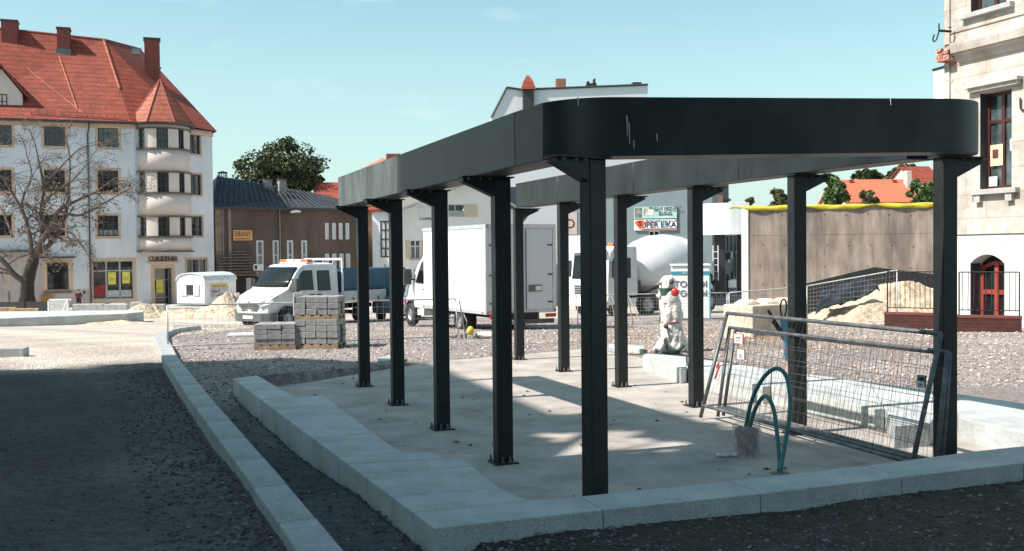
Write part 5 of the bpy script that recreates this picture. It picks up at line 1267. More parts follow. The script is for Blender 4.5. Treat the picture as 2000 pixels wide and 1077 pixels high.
    # back of the building, closed
    far1, far0 = to_l((B1.x - 4.4, B1.y + 9, ZB)), to_l((A0.x + 4, A0.y + 16, ZB))
    m = MB(); q = [d1, far1, far0, Vector((0, 0, 0))]
    for p, r in zip(q, q[1:]): m.add([(p.x, p.y, -.3), (r.x, r.y, -.3), (r.x, r.y, top), (p.x, p.y, top)], [(0, 1, 2, 3)])
    m.build('rear_wall', M_RENDER, e)
    # rounded bay
    cen = to_l((-26.25, 75.25, ZB)); R_ = 2.05; bay = MB(); th = []
    lev = lambda py: (EYE + (498.5 - py) / F * 73.6) - ZB
    ang0, ang1 = R(170), R(370)
    def arc(r, z0, z1, n=26): return [(r, z0), (r, z1)]
    bz0 = lev(492)
    bands = [(top - .55, top - .02, 0), (lev(250), lev(250), 0)]
    body = MB(); rows_b = [(251, 291), (336, 377), (423, 462)]
    # window bands set back inside the drum, solid bands between
    zs = [bz0]
    for y0, y1 in reversed(rows_b): zs += [lev(y1), lev(y0)]
    zs.append(top - .1)
    for k in range(0, len(zs), 2): body.lathe([(0, zs[k]), (R_, zs[k]), (R_, zs[k + 1]), (0, zs[k + 1])], 40, c=(cen.x, cen.y, 0))
    bo = body.build('bay', M_BAY, e, smooth=False); 
    for p_ in bo.data.polygons:
        if abs(p_.normal.z) < .5: p_.use_smooth = True
    pier_px = [(258, 268), (284, 303), (329, 346), (357, 368)]
    for (y0, y1) in rows_b:
        z0, z1 = lev(y1), lev(y0)
        MB().lathe([(0, z0 + .001), (R_ - .16, z0 + .001), (R_ - .16, z1 - .001), (0, z1 - .001)], 40, c=(cen.x, cen.y, 0)).build('bay_glass', M_GLASS, e)
        # piers: placed by angle from the bay centre
        wc = Vector((-26.25, 75.25))
        def ang(px):
            r = ray(px, 300); dv = Vector((r.x, 1)).normalized(); bb = wc.dot(dv); cc = wc.length_squared - R_ ** 2; dd = bb * bb - cc
            t = bb - math.sqrt(max(dd, 0)); p = dv * t; return math.atan2(p.y - wc.y, p.x - wc.x) - f.rz
        for (xa, xb) in [(252, 266), (283, 306), (329, 349), (360, 372)]:
            a0, a1 = ang(max(xa, 260.5)), ang(min(xb, 369.5))
            if xa < 260: a0 -= .9
            if xb > 370: a1 += .9
            m = MB(); n = 8; rings = []
            for z in (z0, z1): rings.append([(cen.x + R_ * math.cos(a0 + (a1 - a0) * i / n), cen.y + R_ * math.sin(a0 + (a1 - a0) * i / n), z) for i in range(n + 1)] + [(cen.x + (R_ - .2) * math.cos(a1 + (a0 - a1) * i / n), cen.y + (R_ - .2) * math.sin(a1 + (a0 - a1) * i / n), z) for i in range(n + 1)])
            m.loft(rings).build('bay_pier', M_BAY, e)
        fr = MB()
        for xa, xb in ((266, 283), (306, 329), (349, 360)):
            a0, a1 = ang(xa), ang(xb); nn = 3 if xb - xa > 20 else 2
            for i in range(nn + 1):
                a = a0 + (a1 - a0) * i / nn; c_ = math.cos(a); s_ = math.sin(a); r = R_ - .11; wd = .08 if i in (0, nn) else .03
                fr.tube([(cen.x + r * c_, cen.y + r * s_, z0), (cen.x + r * c_, cen.y + r * s_, z1)], wd, 4)
            for t in (.03, .36, .68, .97):
                z = z0 + (z1 - z0) * t; fr.tube([(cen.x + (R_ - .12) * math.cos(a0 + (a1 - a0) * i / 4), cen.y + (R_ - .12) * math.sin(a0 + (a1 - a0) * i / 4), z) for i in range(5)], .03, 4)
        fr.build('bay_window_frame', mk('dark_window_frame', (.06, .05, .05), .5), e)
        for z in (z0 - .0, z1 + .0): MB().lathe([(R_ - .05, z - .06), (R_ + .12, z - .06), (R_ + .12, z + .05), (R_ - .05, z + .05)], 40, c=(cen.x, cen.y, 0)).build('bay_sill', mk('brown_metal_sill', (.10, .07, .06), .6), e)
    MB().lathe([(0, bz0 - .02), (R_ + .2, bz0 - .02), (R_ + .2, bz0 + .08), (0, bz0 + .08)], 40, c=(cen.x, cen.y, 0)).build('bay_sill', mk('brown_metal_sill', (.10, .07, .06), .6), e)
    MB().lathe([(0, top - .10), (R_ + .40, top - .10), (R_ + .45, top + .04), (0, top + .04)], 40, c=(cen.x, cen.y, 0)).build('gutter', M_LEAD, e)
    # turret cone
    ap = (cen.x, cen.y, 14.95 - ZB); m = MB(); n = 8; ring = [(cen.x + (R_ + .45) * math.cos(R(22.5) + 2 * math.pi * i / n), cen.y + (R_ + .45) * math.sin(R(22.5) + 2 * math.pi * i / n), top + .04) for i in range(n)]
    for i in range(n): m.add([ring[i], ring[(i + 1) % n], ap], [(0, 1, 2)])
    tu = m.build('turret_roof', M_TILE2, e)
    m = MB(); [m.tube([r, ap], .07, 4) for r in ring]; m.build('turret_ridge', mk('dark_red_ridge', (.22, .05, .035), .8), tu)
    m = MB(); m.tube([ap, (ap[0], ap[1], ap[2] + .9)], .04, 5); m.lathe([(0, -.12), (.12, 0), (0, .12)], 8, c=(ap[0], ap[1], ap[2] + .85)); m.build('finial', M_LEAD, tu)
    # main roof
    tp = top + .03
    W = lambda px, py, Y: to_l(P(px, py, Y))
    ov = lambda p: p
    f0 = Vector((-1.0, -.5, tp)); e1 = Vector((f.L - .2, -.5, tp))
    b_r = W(203, 78, 79); a_r = W(-60, 50, 75.2); c_r = W(275, 97, 87)
    dEv = to_l((P(424, 258, 79.0).x, 79.0, 0)); dEv.z = tp; kEv = to_l((P(371, 248, 76.0).x, 75.9, 0)); kEv.z = tp
    bk1 = Vector((far1.x, far1.y + .5, tp)); bk0 = Vector((far0.x, far0.y + .5, tp))
    m = MB()
    # the eaves kick a little
    m.add([f0, e1, b_r, a_r], [(0, 1, 2), (0, 2, 3)])
    rf = m.build('roof', M_TILE, e)
    m = MB(); m.add([e1, kEv, dEv, c_r, b_r], [(0, 1, 4), (1, 3, 4), (1, 2, 3)]); m.add([dEv, bk1, c_r], [(0, 1, 2)]); m.add([bk1, bk0, a_r, b_r, c_r], [(0, 4, 3, 2, 1)] if False else [(0, 1, 3), (1, 2, 3), (0, 3, 4)]); m.build('hip_roof', M_TILE, e, recalc=False)
    m = MB(); m.tube([a_r, b_r], .1, 5); m.tube([b_r, c_r], .1, 5); m.build('ridge_cap', mk('dark_red_ridge', (.22, .05, .035), .8), rf)
    m = MB(); m.tube([b_r, b_r.lerp(e1, .62)], .11, 5); m.build('hip_tiles', M_TILE2, rf); 
    rz_ = lambda u: 0
    def on_roof(px, py):     # point of the main slope under that pixel
        n_ = (e1 - f0).cross(b_r - f0); o_ = e_inv @ Vector((0, 0, EYE)); dd = e_inv.to_3x3() @ ray(px, py); t = (f0 - o_).dot(n_) / dd.dot(n_); return o_ + dd * t
    for pts in ([(0, 76), (60, 140), (170, 228)], [(103, 72), (140, 180), (152, 215)]):
        m = MB(); q = [on_roof(*p) for p in pts]; m.tube(q, .08, 5); m.build('lead_ridge', M_TILE2, rf)
    for i, (x0, x1, y0, yb) in enumerate([(5, 33, 43, 98), (113, 136, 57, 104)]):
        p = on_roof((x0 + x1) / 2, yb); w_ = (x1 - x0) / F * 76 * .5; zt = p.z + (yb - y0) / F * 76
        c_ = MB().box(p.x - w_, p.x + w_, p.y - .1, p.y + 1.0, p.z - .8, zt).build('chimney', M_CHIM, rf)
        MB().box(p.x - w_ - .06, p.x + w_ + .06, p.y - .16, p.y + 1.06, zt, zt + .12).build('chimney_cap', M_LEAD, c_)
        MB().box(p.x - w_ - .08, p.x + w_ + .08, p.y - .2, p.y + .1, p.z - .5, p.z + .3).build('chimney_flashing', mk('grey_lead', (.12, .13, .14), .5), c_)
    p = W(298, 150, 80.5); w_ = .58; zt = p.z + 70 / F * 80
    c_ = MB().box(p.x - w_, p.x + w_, p.y - .5, p.y + .6, p.z - 2.2, zt).build('chimney', M_CHIM, rf); MB().box(p.x - w_ - .07, p.x + w_ + .07, p.y - .57, p.y + .67, zt, zt + .14).build('chimney_cap', M_LEAD, c_)
    for (px, py) in ((84, 74), (266, 100)):
        p = on_roof(px, py) if px < 200 else W(px, py, 79.3); q = MB().box(p.x - .3, p.x + .3, p.y - .25, p.y + .3, p.z - .3, p.z + .15).build('skylight', mk('skylight_grey', (.22, .25, .26), .3), rf)
    m = MB(); a = on_roof(60, 224); b = on_roof(238, 236); [m.tube([a + Vector((0, 0, z)), b + Vector((0, 0, z))], .025, 4) for z in (.15, .4)]; [m.tube([a.lerp(b, t / 12) + Vector((0, 0, -.1)), a.lerp(b, t / 12) + Vector((0, 0, .45))], .03, 4) for t in range(13)]; m.build('snow_guard', mk('rusty_guard', (.3, .1, .07), .7), rf)
    # dormer at the left edge
    dd = MB(); u0, u1 = f.u(-40, 200), f.u(42, 200); z0, z1 = tp + .3, f.w(0, 180); zp = f.w(-5, 148)
    dd.ext([(u0, z0), (u1, z0), (u1, z1), ((u0 + u1) / 2, zp + .6), (u0, z1)], .55, 5.0, 'y'); do = dd.build('dormer', M_BAY, rf)
    dm = MB(); dm.ext([(u0 - .4, z1 - .35), ((u0 + u1) / 2, zp + .75), (u1 + .35, z1 - .3), (u1 + .35, z1 - .15), ((u0 + u1) / 2, zp + .95), (u0 - .4, z1 - .2)], .3, 5.2, 'y'); dm.build('dormer_roof', M_TILE, do)
    window(do, (f.u(-8, 200), f.u(12, 200), z0 + .45, z0 + 1.5), mk('dark_window_frame', (.06, .05, .05), .5), 2, 2, depth=.57)
left_building()

# ------------------------------------------------------------------ old brown building
def brown_building():
    a, b = P(421, 600, 82), P(702, 600, 88)
    f = Face('brown_building', 'old brown rendered building with dark metal roof and an orange FIRANY sign', a, b, -2.4); e = f.e
    top = f.w(560, 408)
    tops = [f.rect(x, 436, x + 7, 468) for x in (635, 649, 662, 675)]; lows = [f.rect(x, 496, x + 8, 528) for x in (635, 649, 663, 676)]
    big = [f.rect(x, 470, x + w_, 545) for x, w_ in ((501, 14), (533, 12), (561, 12), (589, 11))]
    ops = tops + lows + big
    M_ = mk('brown_stained_render', (.135, .095, .078), .95, var=.3, scale=.35, bump=.5, bscale=8, dist=.03, stretch=(1.4, 1, .5))
    wall_mesh(0, f.L, -.4, top, ops, .15).build('wall', M_, e)
    for r in ops: window(e, r, mk('white_window_frame', (.62, .63, .64), .6), 1 if r in big else 2, 2, fr=.14 if r in big else .1, depth=.05, hs=(.62,), bar=.045, glass=mk('grey_glass', (.10, .12, .14), .08, var=.6, scale=1.5))
    m = MB(); m.box(-.02, 3.0, .0, .02, 0, 0.01)
    MB().box(f.u(421), f.u(437), -.12, 0, -.4, top).build('pilaster', mk('sandy_render', (.32, .24, .18), .9, var=.25, scale=2), e)
    MB().box(f.u(446), f.u(452), -.1, 0, 2.5, top).build('pilaster', mk('sandy_render', (.32, .24, .18), .9), e)
    [MB().tube(p_, .05, 5).build('downpipe', mk('pale_pipe', (.3, .28, .26), .6), e) for p_ in ([(f.u(436), -.2, 1.5), (f.u(435.5), -.2, top)], [(f.u(547), -.1, 0), (f.u(547), -.1, top)])]
    s = f.rect(455, 450, 492, 470); sg = MB().box(s[0], s[1], -.12, -.04, s[2], s[3]).build('shop_sign', mk('orange_sign', (.78, .36, .12), .6, var=.05), e)
    text('sign_lettering', 'FIRANY', .62, M_INK, sg, ((s[0] + s[1]) / 2, -.135, s[2] + (s[3] - s[2]) * .6), sx=.60, ext=.008, sp=1.08)
    MB().box(s[0] + .15, s[1] - .15, -.13, -.12, s[2] + .1, s[2] + .16).build('sign_underline', M_INK, sg)
    # wooden slatted canopy and its shop sign
    for k in range(9):
        t = k / 8; y = -1.4 * (1 - t) - .05; z = f.w(460, 537) + (f.w(460, 492) - f.w(460, 537)) * t; x1 = f.u(512 - 32 * t)
        MB().box(0, x1, y - .12, y + .12, z - .05, z + .06).build('canopy_slat', mk('weathered_slat', (.20, .16, .14), .9, var=.3, scale=6, stretch=(.3, 1, 1)), e)
    MB().box(0, f.u(505), -1.3, -1.2, f.w(460, 541) - .25, f.w(460, 541)).build('canopy_beam', M_DARK, e)
    MB().box(0, f.u(510), -1.1, -.02, -.3, f.w(460, 545)).build('shop_recess', mk('dark_brown_wood', (.05, .03, .025), .8, var=.5, scale=3), e)
    s = f.rect(485, 516, 504, 528); sg = MB().box(s[0], s[1], -1.7, -1.62, s[2], s[3]).build('small_sign', M_WHITE, e); MB().box(s[0] + .1, s[0] + .3, -1.71, -1.7, s[2] + .1, s[3] - .1).build('sign_mark', M_INK, sg)
    # roof
    M_R = mk('dark_standing_seam', (.045, .047, .052), .55, .2, var=.5, scale=1.6, bump=.6, bscale=2, dist=.05, stretch=(3, .6, 1))
    inv = (Matrix.Translation(e.location) @ Matrix.Rotation(f.rz, 4, 'Z')).inverted(); W = lambda px, py, Y: inv @ P(px, py, Y)
    r0, r1, r2 = W(425, 344, 88), W(640, 383, 94), W(694, 412, 91)
    m = MB(); e0, e1 = Vector((-.3, -.5, top + .03)), Vector((f.L + .2, -.5, top - .03)); b0, b1 = Vector((-.3, 13, top)), Vector((f.L + .2, 12, top - .2))
    m.add([e0, e1, r1, r0], [(0, 1, 2, 3)]); m.add([e1, b1, r1], [(0, 1, 2)]); m.add([b1, b0, r0, r1], [(0, 1, 2, 3)]); m.add([e0, r0, b0], [(0, 1, 2)])
    rf = m.build('roof', M_R, e)
    m = MB(); [m.tube([e0.lerp(e1, k / 26) + Vector((0, 0, .05)), r0.lerp(r1, k / 26) + Vector((0, 0, .05))], .05, 4) for k in range(27)]; m.build('standing_seam', M_R, rf)
    MB().box(-.3, f.L + .2, -.62, -.42, top - .1, top + .06).build('gutter', M_LEAD, e)
    m = MB(); pts = [(0, 0), (0, 12.5), (f.L, 12), (f.L, 0)]
    for p, q in zip(pts, pts[1:]): m.add([(p[0], p[1], -.4), (q[0], q[1], -.4), (q[0], q[1], top - .2), (p[0], p[1], top - .2)], [(0, 1, 2, 3)])
    m.build('side_wall', M_, e)
    for px in (523, 551):
        p = W(px, 366, 90); c = MB().box(p.x - .33, p.x + .33, p.y - .3, p.y + .4, p.z - 1.2, p.z + .65).build('chimney', mk('pale_grey_render', (.30, .29, .28), .9, var=.3, scale=4), rf); MB().box(p.x - .4, p.x + .4, p.y - .37, p.y + .47, p.z + .65, p.z + .75).build('chimney_cap', M_LEAD, c)
    p = W(435, 344, 87); m = MB(); [m.tube([p + Vector((.35 * math.cos(a), .35 * math.sin(a), -.1)), p + Vector((.35 * math.cos(a), .35 * math.sin(a), .25))], .04, 4) for a in np.arange(0, 6.2, 1.05)]; m.lathe([(0, .42), (.38, .34), (.45, .24), (0, .25)], 12, c=tuple(p)); m.build('roof_vent', M_LEAD, rf)
    # wall lamp on a bracket
    lo = e.matrix_basis @ Vector((f.u(548), -.1, f.w(548, 418)))
    l = empty('street_lamp', lo, f.rz, 'pale street lamp head on a bracket fixed to the brown building', 'street lamp')
    MB().tube([(0, .05, 0), (.5, -.4, .1), (.8, -.6, .12)], .035, 6).build('bracket', M_LEAD, l); MB().ext([(-.1, 0), (.75, .06), (.8, .16), (.4, .26), (-.1, .16)], -.18, .18, 'y').build('lamp_head', M_WHITE, l, bevel=.03); l.children[-1].location = (.8, -.6, .05)
brown_building()

def plain_block(name, label, pts, z0, z1, mat, cat='building', group=None, rf=None):
    e = empty(name, (pts[0][0], pts[0][1], z0), 0, label, cat, group); o = pts[0]
    MB().prism([(p[0] - o[0], p[1] - o[1]) for p in pts], 0, z1 - z0).build('wall', mat, e); return e
# red roofed houses behind
def gable_house(name, label, pxa, pxb, Y, yeave, yridge, depth, wm, rm, hip=0, group=None, chim=(), zb=-2.4):
    a, b = P(pxa, 600, Y), P(pxb, 600, Y + .5); f = Face(name, label, a, b, zb, group=group); e = f.e
    te = f.w((pxa + pxb) / 2, yeave); tr = P((pxa + pxb) / 2, yridge, Y + depth / 2).z - zb; L_ = f.L
    m = MB(); m.box(0, L_, 0, depth, 0, te); m.build('wall', wm, e)
    if not hip:
        g = MB(); g.ext([(0, te), (depth, te), (depth / 2, tr)], 0, L_, 'x'); g.build('gable', wm, e)
    m = MB(); o = .35; th = .12; h = hip
    fl_, fr_, bl2, br2, rl, rr = (-o, -o, te - .05), (L_ + o, -o, te - .05), (-o, depth + o, te - .05), (L_ + o, depth + o, te - .05), (h - (0 if h else o), depth / 2, tr), (L_ - h + (0 if h else o), depth / 2, tr)
    m.add([fl_, fr_, rr, rl], [(0, 1, 2, 3)]); m.add([br2, bl2, rl, rr], [(0, 1, 2, 3)])
    if h: m.add([fl_, rl, bl2], [(0, 1, 2)]); m.add([fr_, br2, rr], [(0, 1, 2)])
    rf = m.build('roof', rm, e); q = rf.modifiers.new('s', 'SOLIDIFY'); q.thickness = .12
    for (px, y0, w_) in chim:
        u = f.u(px); zt = tr + (yridge - y0) / F * Y; c = MB().box(u - w_, u + w_, depth / 2 - .8, depth / 2 + .3, tr - 1.5, zt).build('chimney', M_CHIM, rf)
    return f
f = gable_house('red_roofed_house', 'low house with a small red tiled roof peeping over the dark metal roof', 618, 770, 100, 392, 356, 8, mk('old_red_brick', (.26, .08, .06), .9), M_TILE)
f = gable_house('red_roofed_house', 'taller house with pale red hipped roof and brick chimney behind the beam end', 672, 860, 118, 350, 309, 12, mk('pale_plaster', (.5, .47, .42), .9), tiles('pale_red_tiles', (.62, .22, .13), 2.4, .5), hip=4.2, chim=((764, 301, .85),))
f = gable_house('narrow_plaster_house', 'narrow house with orange brown wall strip and red eaves behind the left posts', 700, 745, 92, 412, 396, 6, mk('orange_plaster', (.42, .28, .17), .9, var=.15), M_TILE)
# white annexe with dark gridded window
a, b = P(729, 600, 88), P(790, 600, 88); f = Face('white_annexe', 'narrow white house with tall dark gridded windows between two left posts', a, b, -2.4)
rs = [f.rect(743, 432, 763, 503)]; wall_mesh(0, f.L, -.3, f.w(760, 414), rs, .1).build('wall', mk('white_plaster', (.68, .69, .71), .9, var=.05), f.e)
window(f.e, rs[0], M_BLACK, 2, 4, depth=.03, fr=.1, bar=.06, glass=mk('white_blind', (.55, .56, .58), .5))
MB().box(0, f.L, .12, 6, -.3, f.w(760, 414) - .01).build('body', mk('white_plaster', (.68, .69, .71)), f.e); MB().box(-.2, f.L, -.3, 6.3, f.w(760, 414), f.w(760, 414) + .2).build('roof_edge', M_TILE, f.e)
text('wall_lettering', 'H', .9, M_GREYP, f.e, (f.u(757, 520), -.02, f.w(757, 524)))

# white gabled hall with lettering
def hall():
    a, b = P(770, 600, 58), P(1012, 600, 61); f = Face('white_gabled_hall', 'white gabled hall with faded lettering and pale corrugated roof behind the box truck', a, b, -1.9); e = f.e
    M_ = mk('warm_white_plaster', (.80, .77, .73), .9, var=.06, scale=.8)
    w_lo = f.rect(802, 469, 822, 506); w_hi = f.rect(876, 400, 906, 424); wl = f.w(790, 412)
    m = wall_mesh(0, f.L, -.3, wl, [w_lo], .2); m.build('wall', M_, e)
    pk = f.uw(912, 356); g = MB(); L_ = f.L
    hi = w_hi
    y = 0
    # gable above the eaves, cut round the attic window
    sl = lambda u: wl + (pk[1] - wl) * (u / pk[0] if u < pk[0] else (L_ - u) / (L_ - pk[0]))
    us = [0, hi[0], hi[1], L_]; 
    g.add([(0, 0, wl), (hi[0], 0, wl), (hi[0], 0, sl(hi[0]))], [(0, 1, 2)])
    g.add([(hi[0], 0, wl), (hi[1], 0, wl), (hi[1], 0, hi[2]), (hi[0], 0, hi[2])], [(0, 1, 2, 3)])
    top = [(hi[0], 0, sl(hi[0]))] + ([(pk[0], 0, pk[1])] if hi[0] < pk[0] < hi[1] else []) + [(hi[1], 0, sl(hi[1]))]
    g.add([(hi[0], 0, hi[3]), (hi[1], 0, hi[3])] + top[::-1], [tuple(range(2 + len(top)))])
    rest = [(hi[1], 0, wl), (L_, 0, wl)] + ([(pk[0], 0, pk[1])] if pk[0] > hi[1] else []) + [(hi[1], 0, sl(hi[1]))]
    g.add(rest, [tuple(range(len(rest)))])
    g.build('gable', M_, e)
    window(e, w_hi, M_WHITE, 2, 2, depth=.25, fr=.03, bar=.03); MB().box(w_hi[1], w_hi[1] + .85, -.05, 0, w_hi[2], w_hi[3]).build('shutter', mk('pale_wood_shutter', (.60, .50, .38), .8), e)
    window(e, w_lo, M_WHITE, 2, 1, depth=.15, fr=.06, sill=M_PEACH, hs=(.66,))
    for x0, x1 in ((791, 801), (823, 833)): r = f.rect(x0, 470, x1, 505); MB().box(r[0], r[1], -.05, 0, r[2], r[3]).build('shutter', mk('pale_wood_shutter', (.60, .50, .38), .8), e)
    r = f.rect(817, 405, 846, 433); bn = MB().box(r[0], r[1], -.04, 0, r[2], r[3]).build('banner', M_WHITE, e); text('banner_lettering', 'PL. KAZIMIERZA', .2, M_INK, bn, ((r[0] + r[1]) / 2, -.05, r[2] + .15), sx=.55)
    text('wall_lettering', 'Sukno', .95, mk('grey_paint_letters', (.36, .35, .36), .8), e, (f.u(815, 538), -.03, f.w(815, 538)), sx=.9)
    # roof with corrugations, running back
    D = 22; M_RF = mk('pale_corrugated_roof', (.40, .385, .365), .8, var=.35, scale=1.5, stretch=(1, .4, 1))
    sh = 9.0
    rf = MB(); pk3 = Vector((pk[0], -.4, pk[1] + .08)); bk3 = Vector((pk[0] + sh, D, pk[1] + .08)); eL, eR = Vector((-.6, -.4, wl - .25)), Vector((L_ + .6, -.4, wl - .25)); bL, bR = eL + Vector((sh, D + .4, 0)), eR + Vector((sh, D + .4, 0))
    rf.add([eL, pk3, bk3, bL], [(0, 1, 2, 3)]); rf.add([pk3, eR, bR, bk3], [(0, 1, 2, 3)]); ro_ = rf.build('roof', M_RF, e); q = ro_.modifiers.new('s', 'SOLIDIFY'); q.thickness = .14
    m = MB(); [m.tube([pk3.lerp(bk3, k / 30) + Vector((0, 0, .06)), eR.lerp(bR, k / 30) + Vector((0, 0, .06))], .07, 4) for k in range(31)]; m.build('roof_batten', M_RF, ro_)
    m = MB(); m.add([(L_, 0, -.3), (L_ + sh, D, -.3), (L_ + sh, D, wl - .1), (L_, 0, wl - .1)], [(0, 1, 2, 3)]); m.add([(0, 0, -.3), (sh, D, -.3), (sh, D, wl - .1), (0, 0, wl - .1)], [(0, 1, 2, 3)]); m.build('side_wall', M_, e)
    c = f.uw(1048, 350); MB().box(c[0] + 3, c[0] + 3.7, 12, 12.7, wl, pk[1] + .6).build('flue', mk('grey_lead', (.25, .27, .28), .5), ro_)
hall()

# tall white firewall house behind the pergola
def firewall():
    a, b = P(959, 600, 84), P(1265, 600, 85); f = Face('tall_white_house', 'tall windowless white house with small red turret and chimneys on its roofline', a, b, -2.3); e = f.e
    q = lambda px, py: (f.uw(px, py)[0], f.uw(px, py)[1])
    out_ = [(f.u(959), 0), (f.u(1265), 0), q(1265, 167), q(1240, 168.5), q(1017, 177), q(989, 172.5), q(959, 231)]
    M_ = mk('cool_white_plaster', (.66, .67, .69), .9, var=.04, scale=.3)
    MB().ext(out_, 0, 11, 'y').build('wall', M_, e)
    for p, r, nm in (((959, 231), (989, 172.5), 'verge'), ((989, 172.5), (1017, 176.5), 'verge'), ((1036, 176), (1265, 167), 'coping')):
        a_, b_ = q(*p), q(*r); MB().tube([(a_[0], -.1, a_[1] + .05), (b_[0], -.1, b_[1] + .05)], .09, 4).build(nm, M_LEAD, e)
    # turret
    c0, c1 = q(1017, 177), q(1045, 177); cx = (c0[0] + c1[0]) / 2; w_ = (c1[0] - c0[0]) / 2; zt = q(1028, 148)[1]; ze = c0[1] + .0
    t = MB(); t.box(cx - w_ * .75, cx + w_ * .75, -.5, .8, ze - 3.2, ze).build('turret_shaft', M_LEAD, e)
    m = MB(); base = [(cx - w_, -.9, ze), (cx + w_, -.9, ze), (cx + w_, 1.1, ze), (cx - w_, 1.1, ze)]; mid = [(cx - w_ * .62, -.55, ze + (zt - ze) * .6), (cx + w_ * .62, -.55, ze + (zt - ze) * .6), (cx + w_ * .62, .7, ze + (zt - ze) * .6), (cx - w_ * .62, .7, ze + (zt - ze) * .6)]; tp = [(cx - .1, -.05, zt), (cx + .1, -.05, zt), (cx + .1, .2, zt), (cx - .1, .2, zt)]
    m.loft([base, mid, tp]).build('turret_roof', M_TILE, e)
    for x0, x1, y0, y1, mt in ((1087, 1106, 153, 174, M_CHIM), (1147, 1166, 162, 172, M_DARK), (1148, 1152, 158, 162, M_DARK), (1161, 1164, 153, 162, M_DARK), (1237, 1254, 160, 163, M_DARK), (1240, 1252, 163, 168, M_DARK)):
        a_, b_ = q(x0, y1), q(x1, y0); MB().box(a_[0], b_[0], .2, 1.0, a_[1] - .3, b_[1]).build('chimney', mk('brown_brick', (.28, .13, .08), .9, var=.25, scale=8) if mt is M_CHIM else mt, e)
    # low link building with a flat corner seen under the beam
firewall()

